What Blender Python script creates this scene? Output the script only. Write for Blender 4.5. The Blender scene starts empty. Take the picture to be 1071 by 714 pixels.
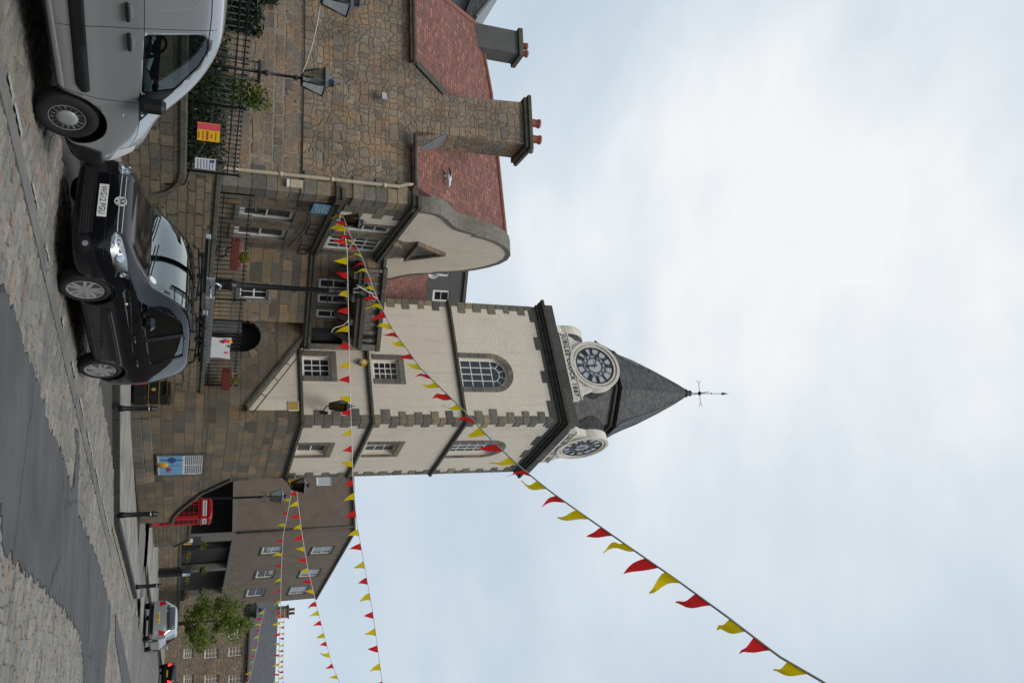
import bpy, bmesh, math, random
from mathutils import Vector, Matrix
from mathutils.bvhtree import BVHTree
from mathutils.geometry import delaunay_2d_cdt
R = math.radians
SC = bpy.context.scene
COL = SC.collection
random.seed(7)

# ------------------------------------------------------------------ camera
FPX, EYE = 817.0, 1.7
_phi, _th = math.atan(88 / 2265.0), math.atan(332 / FPX)
CF = Vector((0, math.cos(_th), math.sin(_th)))
_u0 = Vector((0, -math.sin(_th), math.cos(_th)))
_r0 = Vector((1, 0, 0))
CR = math.cos(_phi) * _r0 + math.sin(_phi) * _u0
CU = -math.sin(_phi) * _r0 + math.cos(_phi) * _u0
EYEP = Vector((0, 0, EYE))


def ray(x, y):
    return (CF * FPX + CR * (y - 357) + CU * (x - 535.5)).normalized()


def grd(x, y, z=0.0):
    d = ray(x, y)
    return EYEP + d * ((z - EYE) / d.z)


def at_y(x, y, Y):
    d = ray(x, y)
    return EYEP + d * (Y / d.y)


def at_d(x, y, dist):
    return EYEP + ray(x, y) * dist


class Frame:
    """a place on the ground with a heading: local x along, y away, z up"""
    def __init__(s, p, ang):
        s.p = Vector((p[0], p[1], 0))
        s.a = ang
        s.ex = Vector((math.cos(R(ang)), math.sin(R(ang)), 0))
        s.ey = Vector((-math.sin(R(ang)), math.cos(R(ang)), 0))

    def w(s, x, y, z=0):
        return s.p + s.ex * x + s.ey * y + Vector((0, 0, z))

    def loc(s, P):
        d = Vector((P[0], P[1], 0)) - s.p
        return Vector((d.dot(s.ex), d.dot(s.ey), P[2]))

    def onx(s, px, py, yy=0.0):          # meet the local plane y = yy
        d = ray(px, py)
        q = s.p + s.ey * yy
        t = (q - EYEP).dot(s.ey) / d.dot(s.ey)
        return s.loc(EYEP + d * t)

    def ony(s, px, py, xx=0.0):          # meet the local plane x = xx
        d = ray(px, py)
        q = s.p + s.ex * xx
        t = (q - EYEP).dot(s.ex) / d.dot(s.ex)
        return s.loc(EYEP + d * t)


# ------------------------------------------------------------------ objects
def tag(o, label=None, cat=None, group=None, kind=None):
    if label: o['label'] = label
    if cat: o['category'] = cat
    if group: o['group'] = group
    if kind: o['kind'] = kind
    return o


def empty(name, loc=(0, 0, 0), rz=0.0, label=None, cat=None, group=None):
    o = bpy.data.objects.new(name, None)
    COL.objects.link(o)
    o.location = loc
    o.rotation_euler = (0, 0, R(rz))
    o.empty_display_size = 0.2
    return tag(o, label, cat, group)


def kids(o):
    return [c for c in bpy.data.objects if c.parent == o]


def copy_tree(o, parent=None):
    c = o.copy()
    COL.objects.link(c)
    if parent: c.parent = parent
    for ch in kids(o):
        copy_tree(ch, c)
    return c


SIDE = Matrix(((0, -1, 0, 0), (1, 0, 0, 0), (0, 0, 1, 0), (0, 0, 0, 1)))   # front-wall drawing turned onto the right-hand wall


class MB:
    def __init__(s, M=None):
        s.v, s.f, s.m, s.sm = [], [], [], []
        s.M = M

    def add(s, vs, fs, mi=0, sm=False):
        n = len(s.v)
        for p in vs:
            p = Vector(p)
            s.v.append(s.M @ p if s.M else p)
        for f in fs:
            s.f.append([n + i for i in f]); s.m.append(mi); s.sm.append(sm)
        return s

    def box(s, x0, x1, y0, y1, z0, z1, mi=0):
        return s.add([(x0, y0, z0), (x1, y0, z0), (x1, y1, z0), (x0, y1, z0), (x0, y0, z1), (x1, y0, z1), (x1, y1, z1), (x0, y1, z1)],
                     [(0, 3, 2, 1), (4, 5, 6, 7), (0, 1, 5, 4), (1, 2, 6, 5), (2, 3, 7, 6), (3, 0, 4, 7)], mi)

    def cbox(s, x0, x1, y0, y1, z0, z1, c=.01, mi=0):
        """box with its edges taken off"""
        bm = bmesh.new()
        bmesh.ops.create_cube(bm, size=1)
        for v in bm.verts:
            v.co = Vector(((x0 + x1) / 2 + v.co.x * (x1 - x0), (y0 + y1) / 2 + v.co.y * (y1 - y0), (z0 + z1) / 2 + v.co.z * (z1 - z0)))
        c = min(c, .3 * min(abs(x1 - x0), abs(y1 - y0), abs(z1 - z0)))
        bmesh.ops.bevel(bm, geom=bm.edges[:], offset=c, segments=1, affect='EDGES')
        bm.verts.index_update()
        s.add([v.co.copy() for v in bm.verts], [[v.index for v in f.verts] for f in bm.faces], mi)
        bm.free()
        return s

    def prism(s, pts, a0, a1, ax='y', mi=0, sm=False):
        """outline pts (two coords) pushed from a0 to a1 along ax"""
        def P(u, v, a):
            return (u, a, v) if ax == 'y' else ((a, u, v) if ax == 'x' else (u, v, a))
        n = len(pts)
        area = sum(pts[i][0] * pts[(i + 1) % n][1] - pts[(i + 1) % n][0] * pts[i][1] for i in range(n))
        if (area < 0): pts = pts[::-1]
        vs = [P(u, v, a0) for u, v in pts] + [P(u, v, a1) for u, v in pts]
        side = [(i, (i + 1) % n, n + (i + 1) % n, n + i) for i in range(n)]
        c0, c1 = list(range(n)), list(range(2 * n - 1, n - 1, -1))
        if (ax == 'y') == (a1 > a0):
            fs = [c0, c1]; side = [tuple(reversed(q)) for q in side]
        else:
            fs = [c0[::-1], c1[::-1]]
        s.add(vs, fs, mi)
        s.add(vs, side, mi, sm)
        return s

    def tube(s, path, r, n=8, mi=0, cap=True, sm=True):
        path = [Vector(p) for p in path]
        rs = r if isinstance(r, (list, tuple)) else [r] * len(path)
        up = None
        rings = []
        for i, p in enumerate(path):
            a = path[max(i - 1, 0)]; b = path[min(i + 1, len(path) - 1)]
            t = (b - a).normalized()
            if up is None:
                up = Vector((0, 0, 1)) if abs(t.z) < .9 else Vector((1, 0, 0))
            x = t.cross(up).normalized()
            up = x.cross(t).normalized()
            rings.append([p + (x * math.cos(2 * math.pi * k / n) + up * math.sin(2 * math.pi * k / n)) * rs[i] for k in range(n)])
        vs = [q for g in rings for q in g]
        fs = [(i * n + k, i * n + (k + 1) % n, (i + 1) * n + (k + 1) % n, (i + 1) * n + k) for i in range(len(path) - 1) for k in range(n)]
        s.add(vs, fs, mi, sm)
        if cap:
            s.add(rings[0], [list(range(n))[::-1]], mi); s.add(rings[-1], [list(range(n))], mi)
        return s

    def lathe(s, prof, c=(0, 0, 0), n=16, mi=0, axis='z', sm=True, rot=0.0):
        def P(r, h, k):
            a = 2 * math.pi * k / n + rot
            x, y = r * math.cos(a), r * math.sin(a)
            q = (x, y, h) if axis == 'z' else ((h, x, y) if axis == 'x' else (y, h, x))
            return (q[0] + c[0], q[1] + c[1], q[2] + c[2])
        vs = [P(r, h, k) for r, h in prof for k in range(n)]
        fs = [(i * n + k, i * n + (k + 1) % n, (i + 1) * n + (k + 1) % n, (i + 1) * n + k) for i in range(len(prof) - 1) for k in range(n)]
        s.add(vs, fs, mi, sm)
        if prof[0][0] > 1e-4: s.add(vs[:n], [list(range(n))[::-1]], mi)
        if prof[-1][0] > 1e-4: s.add(vs[-n:], [list(range(n))], mi)
        return s

    def mesh(s, name, mats):
        me = bpy.data.meshes.new(name)
        me.from_pydata([tuple(v) for v in s.v], [], s.f)
        for m in (mats if isinstance(mats, (list, tuple)) else [mats]): me.materials.append(m)
        me.polygons.foreach_set('material_index', s.m)
        me.polygons.foreach_set('use_smooth', s.sm)
        me.update()
        return me

    def build(s, name, mats, parent=None, loc=None, rz=None, bevel=0, fix=True):
        me = s.mesh(name, mats)
        if fix and len(me.polygons) < 60000:
            bm = bmesh.new(); bm.from_mesh(me)
            bmesh.ops.remove_doubles(bm, verts=bm.verts, dist=1e-5)
            bmesh.ops.recalc_face_normals(bm, faces=bm.faces)
            bm.to_mesh(me); bm.free()
        o = bpy.data.objects.new(name, me)
        COL.objects.link(o)
        if parent: o.parent = parent
        if loc is not None: o.location = loc
        if rz is not None: o.rotation_euler = (0, 0, R(rz))
        if bevel:
            b = o.modifiers.new('b', 'BEVEL'); b.width = bevel; b.segments = 2; b.limit_method = 'ANGLE'
        return o


def carve(o, cutters, pre=()):
    """subtract closed shapes (each an MB) from o and keep the result as its mesh"""
    tmp = []
    for mb, mats in cutters:
        c = mb.build('cutter', mats, o.parent)
        tmp.append(c)
        m = o.modifiers.new('c', 'BOOLEAN'); m.object = c; m.operation = 'DIFFERENCE'; m.solver = 'EXACT'
        try: m.material_mode = 'TRANSFER'
        except Exception: pass
    dg = bpy.context.evaluated_depsgraph_get(); dg.update()
    me = bpy.data.meshes.new_from_object(o.evaluated_get(dg), depsgraph=dg)
    o.modifiers.clear()
    old = o.data
    o.data = me
    me.name = old.name
    for c in tmp: bpy.data.objects.remove(c)
    return o


def text(s, size, mat, M, parent, name='lettering', depth=.004, align='CENTER', xs=1.0, bold=0.0, space=1.0):
    cu = bpy.data.curves.new('t', 'FONT')
    cu.body = s; cu.size = size; cu.align_x = align; cu.align_y = 'CENTER'; cu.extrude = depth; cu.resolution_u = 3; cu.offset = bold; cu.space_character = space
    o = bpy.data.objects.new('t', cu)
    COL.objects.link(o)
    dg = bpy.context.evaluated_depsgraph_get(); dg.update()
    me = bpy.data.meshes.new_from_object(o.evaluated_get(dg), depsgraph=dg)
    bpy.data.objects.remove(o)
    me.transform(M @ Matrix.Diagonal((xs, 1, 1, 1)))
    me.materials.clear(); me.materials.append(mat)
    q = bpy.data.objects.new(name, me)
    COL.objects.link(q)
    q.parent = parent
    return q


def facing(x, y, z, side=False):
    """text lying in x-y turned up onto a wall that faces -y (or +x)"""
    M = Matrix.Rotation(R(90), 4, 'X')
    if side: M = Matrix.Rotation(R(90), 4, 'Z') @ M
    return Matrix.Translation((x, y, z)) @ M


# ------------------------------------------------------------------ materials
def new_mat(name):
    m = bpy.data.materials.new(name); m.use_nodes = True
    nt = m.node_tree
    b = nt.nodes['Principled BSDF']
    return m, nt, b


def N(nt, t, **k):
    n = nt.nodes.new(t)
    for a, v in k.items():
        if a.startswith('i_'):
            n.inputs[a[2:].replace('_', ' ')].default_value = v
        else: setattr(n, a, v)
    return n


def ramp(nt, cols, interp='LINEAR'):
    n = nt.nodes.new('ShaderNodeValToRGB')
    n.color_ramp.interpolation = interp
    e = n.color_ramp.elements
    while len(e) < len(cols): e.new(0.5)
    for i, (p, c) in enumerate(cols):
        e[i].position = p; e[i].color = (c[0], c[1], c[2], 1)
    return n


def mixc(nt, a, b, fac, mode='MIX'):
    n = nt.nodes.new('ShaderNodeMix'); n.data_type = 'RGBA'; n.blend_type = mode
    for sock, v in ((n.inputs[0], fac), (n.inputs[6], a), (n.inputs[7], b)):
        if isinstance(v, (int, float)): sock.default_value = v
        elif isinstance(v, (tuple, list)): sock.default_value = (v[0], v[1], v[2], 1)
        else: nt.links.new(v, sock)
    return n.outputs[2]


def math_(nt, op, a, b=0.0, c=None):
    n = nt.nodes.new('ShaderNodeMath'); n.operation = op
    for i, v in enumerate((a, b) if c is None else (a, b, c)):
        if isinstance(v, (int, float)): n.inputs[i].default_value = v
        else: nt.links.new(v, n.inputs[i])
    return n.outputs[0]


def wall_uv(nt, distort=0.0, dscale=3.0, vary=0.0):
    """metres along the wall and up it, in the object's own axes; vary: courses of unequal height, stones of unequal length"""
    tc = N(nt, 'ShaderNodeTexCoord')
    sx = N(nt, 'ShaderNodeSeparateXYZ'); nt.links.new(tc.outputs['Object'], sx.inputs[0])
    u = math_(nt, 'ADD', sx.outputs[0], sx.outputs[1])
    cb = N(nt, 'ShaderNodeCombineXYZ'); nt.links.new(u, cb.inputs[0]); nt.links.new(sx.outputs[2], cb.inputs[1])
    out = cb.outputs[0]
    if vary:
        c1 = N(nt, 'ShaderNodeCombineXYZ'); nt.links.new(math_(nt, 'MULTIPLY', sx.outputs[2], 1.9), c1.inputs[1])
        m1 = noise(nt, c1.outputs[0], 1.0, 2, .6)
        z2 = math_(nt, 'ADD', sx.outputs[2], math_(nt, 'MULTIPLY', math_(nt, 'SUBTRACT', m1.outputs['Fac'], .5), vary * 1.1))
        c2 = N(nt, 'ShaderNodeCombineXYZ'); nt.links.new(math_(nt, 'MULTIPLY', u, 1.1), c2.inputs[0]); nt.links.new(math_(nt, 'MULTIPLY', math_(nt, 'FLOOR', math_(nt, 'MULTIPLY', z2, 3.2)), 7.3), c2.inputs[1])
        m2 = noise(nt, c2.outputs[0], 1.0, 2, .6)
        u2 = math_(nt, 'ADD', u, math_(nt, 'MULTIPLY', math_(nt, 'SUBTRACT', m2.outputs['Fac'], .5), vary * 2.4))
        c3 = N(nt, 'ShaderNodeCombineXYZ'); nt.links.new(u2, c3.inputs[0]); nt.links.new(z2, c3.inputs[1])
        out = c3.outputs[0]
    if distort:
        nz = N(nt, 'ShaderNodeTexNoise'); nz.inputs['Scale'].default_value = dscale; nz.inputs['Detail'].default_value = 2
        nt.links.new(out, nz.inputs['Vector'])
        sub = N(nt, 'ShaderNodeVectorMath', operation='SUBTRACT'); nt.links.new(nz.outputs['Color'], sub.inputs[0]); sub.inputs[1].default_value = (.5, .5, .5)
        sc = N(nt, 'ShaderNodeVectorMath', operation='SCALE'); nt.links.new(sub.outputs[0], sc.inputs[0]); sc.inputs['Scale'].default_value = distort
        ad = N(nt, 'ShaderNodeVectorMath', operation='ADD'); nt.links.new(out, ad.inputs[0]); nt.links.new(sc.outputs[0], ad.inputs[1])
        out = ad.outputs[0]
    return out, tc.outputs['Object']


def noise(nt, vec, scale, detail=4, rough=.6, dim='3D'):
    n = N(nt, 'ShaderNodeTexNoise'); n.inputs['Scale'].default_value = scale; n.inputs['Detail'].default_value = detail; n.inputs['Roughness'].default_value = rough
    nt.links.new(vec, n.inputs['Vector'])
    return n


def bump(nt, b, height, strength=.5, dist=.02):
    n = N(nt, 'ShaderNodeBump'); n.inputs['Strength'].default_value = strength; n.inputs['Distance'].default_value = dist
    nt.links.new(height, n.inputs['Height']); nt.links.new(n.outputs[0], b.inputs['Normal'])
    return n


def masonry(name, cols, mortar, bw=.45, rh=.24, gap=.012, distort=.04, dscale=2.5, rubble=0.0, stain=(.09, .075, .055), stain_amt=.5, bumpd=.02, moss=None, vary=.45, mfac=1.0, rough2=0.0):
    m, nt, b = new_mat(name)
    uv, ob = wall_uv(nt, distort, dscale, vary)
    if rough2:
        nzr = noise(nt, uv, 11, 3, .6)
        s1 = N(nt, 'ShaderNodeVectorMath', operation='SUBTRACT'); nt.links.new(nzr.outputs['Color'], s1.inputs[0]); s1.inputs[1].default_value = (.5, .5, .5)
        s2 = N(nt, 'ShaderNodeVectorMath', operation='SCALE'); nt.links.new(s1.outputs[0], s2.inputs[0]); s2.inputs['Scale'].default_value = rough2
        s3 = N(nt, 'ShaderNodeVectorMath', operation='ADD'); nt.links.new(uv, s3.inputs[0]); nt.links.new(s2.outputs[0], s3.inputs[1]); uv = s3.outputs[0]
    br = N(nt, 'ShaderNodeTexBrick')
    br.offset = .5; br.offset_frequency = 2; br.squash = 1.35; br.squash_frequency = 3
    br.inputs['Color1'].default_value = (0, 0, 0, 1); br.inputs['Color2'].default_value = (1, 1, 1, 1); br.inputs['Mortar'].default_value = (.5, .5, .5, 1)
    br.inputs['Scale'].default_value = 1; br.inputs['Mortar Size'].default_value = gap; br.inputs['Mortar Smooth'].default_value = .3
    br.inputs['Brick Width'].default_value = bw; br.inputs['Row Height'].default_value = rh
    nt.links.new(uv, br.inputs['Vector'])
    rnd = br.outputs['Color']; fac = br.outputs['Fac']
    if rubble:
        mp = N(nt, 'ShaderNodeMapping'); mp.inputs['Scale'].default_value = (1 / (bw * .95), 1 / (rh * 1.05), 1); nt.links.new(uv, mp.inputs[0])
        vo = N(nt, 'ShaderNodeTexVoronoi', voronoi_dimensions='2D'); vo.inputs['Scale'].default_value = 1; vo.inputs['Randomness'].default_value = rubble
        nt.links.new(mp.outputs[0], vo.inputs['Vector'])
        ve = N(nt, 'ShaderNodeTexVoronoi', voronoi_dimensions='2D', feature='DISTANCE_TO_EDGE'); ve.inputs['Scale'].default_value = 1; ve.inputs['Randomness'].default_value = rubble
        nt.links.new(mp.outputs[0], ve.inputs['Vector'])
        sx = N(nt, 'ShaderNodeSeparateColor'); nt.links.new(vo.outputs['Color'], sx.inputs[0]); rnd = sx.outputs[0]
        mr = N(nt, 'ShaderNodeMapRange'); mr.inputs[1].default_value = .02; mr.inputs[2].default_value = gap * 9; mr.inputs[3].default_value = 1; mr.inputs[4].default_value = 0
        nt.links.new(ve.outputs['Distance'], mr.inputs[0]); fac = mr.outputs[0]
    k = len(cols)
    rp = ramp(nt, [((i + .5) / k, c) for i, c in enumerate(cols)]); nt.links.new(rnd, rp.inputs[0])
    n1 = noise(nt, ob, 14, 6, .7)
    c = mixc(nt, rp.outputs[0], n1.outputs['Fac'], .75, 'OVERLAY')
    n1b = noise(nt, ob, 45, 3, .7)
    c = mixc(nt, c, n1b.outputs['Fac'], .5, 'OVERLAY')
    nh = noise(nt, ob, 1.6, 3, .6)
    hr_ = ramp(nt, [(.35, (.44, .45, .48)), (.5, (.52, .50, .48)), (.66, (.66, .49, .34))]); nt.links.new(nh.outputs['Fac'], hr_.inputs[0])
    c = mixc(nt, c, hr_.outputs[0], .8, 'OVERLAY')
    c = mixc(nt, c, mortar, math_(nt, 'MULTIPLY', fac, mfac))
    n2 = noise(nt, ob, .9, 5, .65)
    st = ramp(nt, [(.42, (0, 0, 0)), (.68, (1, 1, 1))]); nt.links.new(n2.outputs['Fac'], st.inputs[0])
    c = mixc(nt, c, stain, math_(nt, 'MULTIPLY', st.outputs[0], stain_amt))
    if moss:
        n3 = noise(nt, ob, 2.3, 5, .7)
        s3 = ramp(nt, [(.5, (0, 0, 0)), (.66, (1, 1, 1))]); nt.links.new(n3.outputs['Fac'], s3.inputs[0])
        c = mixc(nt, c, moss, math_(nt, 'MULTIPLY', s3.outputs[0], .55))
    nt.links.new(c, b.inputs['Base Color'])
    b.inputs['Roughness'].default_value = .9
    h = math_(nt, 'SUBTRACT', math_(nt, 'MULTIPLY', n1.outputs['Fac'], .6), fac)
    bump(nt, b, h, 1.0, bumpd * 1.8)
    return m


def blocky(name, cols, rough=.85, stain=.35, scale=9, hscale=30, bd=.006, dark=(.05, .045, .04)):
    """dressed stone: each block its own tint"""
    m, nt, b = new_mat(name)
    g = N(nt, 'ShaderNodeNewGeometry')
    k = len(cols)
    rp = ramp(nt, [((i + .5) / k, c) for i, c in enumerate(cols)]); nt.links.new(g.outputs['Random Per Island'], rp.inputs[0])
    tc = N(nt, 'ShaderNodeTexCoord')
    n1 = noise(nt, tc.outputs['Object'], scale, 6, .7)
    c = mixc(nt, rp.outputs[0], n1.outputs['Fac'], .75, 'OVERLAY')
    n2 = noise(nt, tc.outputs['Object'], 1.7, 5, .7)
    st = ramp(nt, [(.45, (0, 0, 0)), (.7, (1, 1, 1))]); nt.links.new(n2.outputs['Fac'], st.inputs[0])
    c = mixc(nt, c, dark, math_(nt, 'MULTIPLY', st.outputs[0], stain))
    nt.links.new(c, b.inputs['Base Color']); b.inputs['Roughness'].default_value = rough
    n3 = noise(nt, tc.outputs['Object'], hscale, 4, .7)
    bump(nt, b, n3.outputs['Fac'], .7, bd)
    return m


def plain(name, col, rough=.5, metal=0.0, var=.0, vscale=8, bumps=0.0, bscale=40, coat=0.0, spec=.5, alt=None):
    m, nt, b = new_mat(name)
    b.inputs['Base Color'].default_value = (*col, 1)
    b.inputs['Roughness'].default_value = rough; b.inputs['Metallic'].default_value = metal
    b.inputs['Coat Weight'].default_value = coat; b.inputs['Coat Roughness'].default_value = .04
    b.inputs['Specular IOR Level'].default_value = spec
    if var or bumps:
        tc = N(nt, 'ShaderNodeTexCoord')
    if var:
        n1 = noise(nt, tc.outputs['Object'], vscale, 5, .7)
        a2 = alt or tuple(max(0, c * (1 - var)) for c in col)
        st = ramp(nt, [(.38, col), (.66, a2)]); nt.links.new(n1.outputs['Fac'], st.inputs[0])
        nt.links.new(st.outputs[0], b.inputs['Base Color'])
        rr = math_(nt, 'ADD', math_(nt, 'MULTIPLY', n1.outputs['Fac'], .2), rough - .1); nt.links.new(rr, b.inputs['Roughness'])
    if bumps:
        n2 = noise(nt, tc.outputs['Object'], bscale, 4, .65)
        bump(nt, b, n2.outputs['Fac'], .6, bumps)
    return m


def tiles(name, cols, w=.17, h=.11, rough=.8, patch=(.5, .45, .4), patch_amt=.25, gapc=(.03, .02, .02), bd=.02, moss=None):
    m, nt, b = new_mat(name)
    uv, ob = wall_uv(nt, .012, 4)
    br = N(nt, 'ShaderNodeTexBrick'); br.offset = .5
    br.inputs['Color1'].default_value = (0, 0, 0, 1); br.inputs['Color2'].default_value = (1, 1, 1, 1); br.inputs['Mortar'].default_value = (.5, .5, .5, 1)
    br.inputs['Scale'].default_value = 1; br.inputs['Mortar Size'].default_value = .006; br.inputs['Mortar Smooth'].default_value = .2
    br.inputs['Brick Width'].default_value = w; br.inputs['Row Height'].default_value = h
    nt.links.new(uv, br.inputs['Vector'])
    k = len(cols)
    rp = ramp(nt, [((i + .5) / k, c) for i, c in enumerate(cols)]); nt.links.new(br.outputs['Color'], rp.inputs[0])
    n1 = noise(nt, ob, 6, 5, .7)
    c = mixc(nt, rp.outputs[0], n1.outputs['Fac'], .8, 'OVERLAY')
    c = mixc(nt, c, gapc, br.outputs['Fac'])
    n2 = noise(nt, ob, 2.2, 6, .75)
    st = ramp(nt, [(.62, (0, 0, 0)), (.72, (1, 1, 1))]); nt.links.new(n2.outputs['Fac'], st.inputs[0])
    c = mixc(nt, c, patch, math_(nt, 'MULTIPLY', st.outputs[0], patch_amt))
    if moss:
        n3 = noise(nt, ob, .8, 5, .7)
        s3 = ramp(nt, [(.5, (0, 0, 0)), (.7, (1, 1, 1))]); nt.links.new(n3.outputs['Fac'], s3.inputs[0])
        c = mixc(nt, c, moss, math_(nt, 'MULTIPLY', s3.outputs[0], .5))
    nt.links.new(c, b.inputs['Base Color']); b.inputs['Roughness'].default_value = rough
    # each course laps the one below
    sx = N(nt, 'ShaderNodeSeparateXYZ'); nt.links.new(uv, sx.inputs[0])
    saw = math_(nt, 'FRACT', math_(nt, 'DIVIDE', sx.outputs[1], h))
    hh = math_(nt, 'SUBTRACT', math_(nt, 'MULTIPLY', saw, -.8), br.outputs['Fac'])
    hh = math_(nt, 'ADD', hh, math_(nt, 'MULTIPLY', br.outputs['Color'], .5))
    bump(nt, b, hh, .8, bd)
    return m


def glassy(name, tint=(.55, .62, .6), refl=1.0):
    m, nt, b = new_mat(name)
    nt.nodes.remove(b)
    tr = N(nt, 'ShaderNodeBsdfTransparent'); tr.inputs[0].default_value = (*tint, 1)
    gl = N(nt, 'ShaderNodeBsdfGlossy'); gl.inputs['Color'].default_value = (.86, .95, .97, 1); gl.inputs['Roughness'].default_value = .02
    fr = N(nt, 'ShaderNodeFresnel'); fr.inputs[0].default_value = 1.5
    mx = N(nt, 'ShaderNodeMixShader')
    nt.links.new(math_(nt, 'MINIMUM', math_(nt, 'MULTIPLY', fr.outputs[0], 1.6 * refl), 1.0), mx.inputs[0])
    nt.links.new(tr.outputs[0], mx.inputs[1]); nt.links.new(gl.outputs[0], mx.inputs[2])
    nt.links.new(mx.outputs[0], nt.nodes['Material Output'].inputs[0])
    return m


def cloth(name, col):
    m, nt, b = new_mat(name)
    nt.nodes.remove(b)
    d = N(nt, 'ShaderNodeBsdfDiffuse'); t = N(nt, 'ShaderNodeBsdfTranslucent')
    d.inputs[0].default_value = (*col, 1); t.inputs[0].default_value = (*col, 1)
    mx = N(nt, 'ShaderNodeMixShader'); mx.inputs[0].default_value = .62
    nt.links.new(d.outputs[0], mx.inputs[1]); nt.links.new(t.outputs[0], mx.inputs[2])
    nt.links.new(mx.outputs[0], nt.nodes['Material Output'].inputs[0])
    return m


def leafmat(name, cols):
    m, nt, b = new_mat(name)
    nt.nodes.remove(b)
    g = N(nt, 'ShaderNodeNewGeometry')
    k = len(cols)
    rp = ramp(nt, [((i + .5) / k, c) for i, c in enumerate(cols)]); nt.links.new(g.outputs['Random Per Island'], rp.inputs[0])
    d = N(nt, 'ShaderNodeBsdfPrincipled'); d.inputs['Roughness'].default_value = .55
    t = N(nt, 'ShaderNodeBsdfTranslucent')
    nt.links.new(rp.outputs[0], d.inputs[0]); nt.links.new(rp.outputs[0], t.inputs[0])
    mx = N(nt, 'ShaderNodeMixShader'); mx.inputs[0].default_value = .35
    nt.links.new(d.outputs[0], mx.inputs[1]); nt.links.new(t.outputs[0], mx.inputs[2])
    nt.links.new(mx.outputs[0], nt.nodes['Material Output'].inputs[0])
    return m


M = {}
M['rubble'] = masonry('ochre_rubble', [(.165, .145, .12), (.275, .215, .15), (.23, .185, .135), (.31, .225, .14), (.215, .19, .16), (.30, .25, .19), (.22, .15, .105), (.25, .20, .145)],
                      (.25, .19, .13), bw=.235, rh=.165, gap=.012, distort=.10, dscale=2.2, rubble=.62, stain_amt=.6, bumpd=.016, vary=.5, mfac=.5, rough2=.10)
M['coursed'] = masonry('brown_coursed_rubble', [(.14, .12, .105), (.25, .19, .135), (.2, .165, .13), (.30, .225, .15), (.165, .15, .135), (.26, .175, .11)],
                       (.31, .255, .185), bw=.34, rh=.215, gap=.026, distort=.10, dscale=2.4, stain_amt=.35, bumpd=.03, vary=.5, mfac=.8, rough2=.06)
M['ashlar'] = masonry('weathered_ashlar', [(.085, .078, .068), (.22, .17, .105), (.15, .13, .105), (.26, .19, .12), (.125, .115, .10), (.22, .155, .098), (.19, .165, .13), (.11, .10, .088)],
                      (.11, .095, .075), bw=.58, rh=.30, gap=.010, distort=.03, dscale=2, stain_amt=.6, bumpd=.015, moss=(.13, .115, .06), vary=.55, rough2=.015)
M['garden_stone'] = masonry('mossy_garden_wall', [(.12, .10, .075), (.17, .14, .10), (.14, .12, .09), (.2, .16, .11), (.1, .09, .075)],
                            (.055, .047, .036), bw=.38, rh=.2, gap=.016, distort=.07, dscale=2.5, stain_amt=.5, bumpd=.03, moss=(.11, .11, .05), vary=.5, rough2=.05)
M['far_stone'] = masonry('brown_far_stone', [(.16, .125, .09), (.21, .165, .12), (.18, .15, .115), (.24, .185, .125)],
                         (.17, .14, .105), bw=.5, rh=.25, gap=.012, distort=.08, rubble=.6, stain_amt=.4)


def harl():
    m, nt, b = new_mat('cream_roughcast')
    tc = N(nt, 'ShaderNodeTexCoord')
    n1 = noise(nt, tc.outputs['Object'], .7, 5, .6)
    rp = ramp(nt, [(.3, (.73, .64, .525)), (.55, (.69, .60, .485)), (.8, (.58, .49, .385))]); nt.links.new(n1.outputs['Fac'], rp.inputs[0])
    mp = N(nt, 'ShaderNodeMapping'); mp.inputs['Scale'].default_value = (6.5, 6.5, .35); nt.links.new(tc.outputs['Object'], mp.inputs[0])
    n2 = noise(nt, mp.outputs[0], 1, 4, .6)
    st = ramp(nt, [(.52, (0, 0, 0)), (.8, (1, 1, 1))]); nt.links.new(n2.outputs['Fac'], st.inputs[0])
    c = mixc(nt, rp.outputs[0], (.40, .335, .25), math_(nt, 'MULTIPLY', st.outputs[0], .38))
    n3 = noise(nt, tc.outputs['Object'], 22, 5, .75)
    c = mixc(nt, c, n3.outputs['Fac'], .3, 'OVERLAY')
    nt.links.new(c, b.inputs['Base Color']); b.inputs['Roughness'].default_value = .95
    bump(nt, b, n3.outputs['Fac'], .9, .03)
    return m


M['harl'] = harl()
M['brown_harl'] = plain('brown_drydash', (.17, .13, .10), .95, var=.22, vscale=1.2, bumps=.02, bscale=30)
M['grey_harl'] = plain('grey_drydash', (.10, .098, .094), .95, var=.2, vscale=1.5, bumps=.02, bscale=30)
M['dressed'] = blocky('dressed_sandstone', [(.15, .135, .108), (.20, .175, .132), (.105, .098, .085), (.17, .15, .118), (.125, .115, .098), (.33, .245, .14), (.14, .125, .10)])
M['dark_stone'] = blocky('sooty_sandstone', [(.06, .056, .05), (.095, .085, .068), (.045, .042, .038), (.11, .095, .07), (.07, .065, .055)], stain=.6)
M['black_moulding'] = plain('sooty_moulding', (.06, .055, .045), .9, var=.5, vscale=4, bumps=.01, alt=(.028, .028, .022))
M['moulding'] = plain('mossy_moulding', (.105, .095, .075), .9, var=.5, vscale=5, bumps=.01, alt=(.05, .05, .035))
M['red_tile'] = tiles('red_roof_tile', [(.15, .055, .042), (.24, .083, .056), (.19, .072, .052), (.29, .12, .085), (.115, .052, .044), (.21, .075, .05)], .17, .1, moss=(.09, .05, .04))
M['slate'] = tiles('blue_slate', [(.026, .027, .029), (.06, .058, .055), (.04, .041, .043), (.08, .075, .065), (.023, .024, .026)], .2, .11, rough=.55, patch=(.16, .15, .11), patch_amt=.3, moss=(.085, .08, .05))
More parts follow.
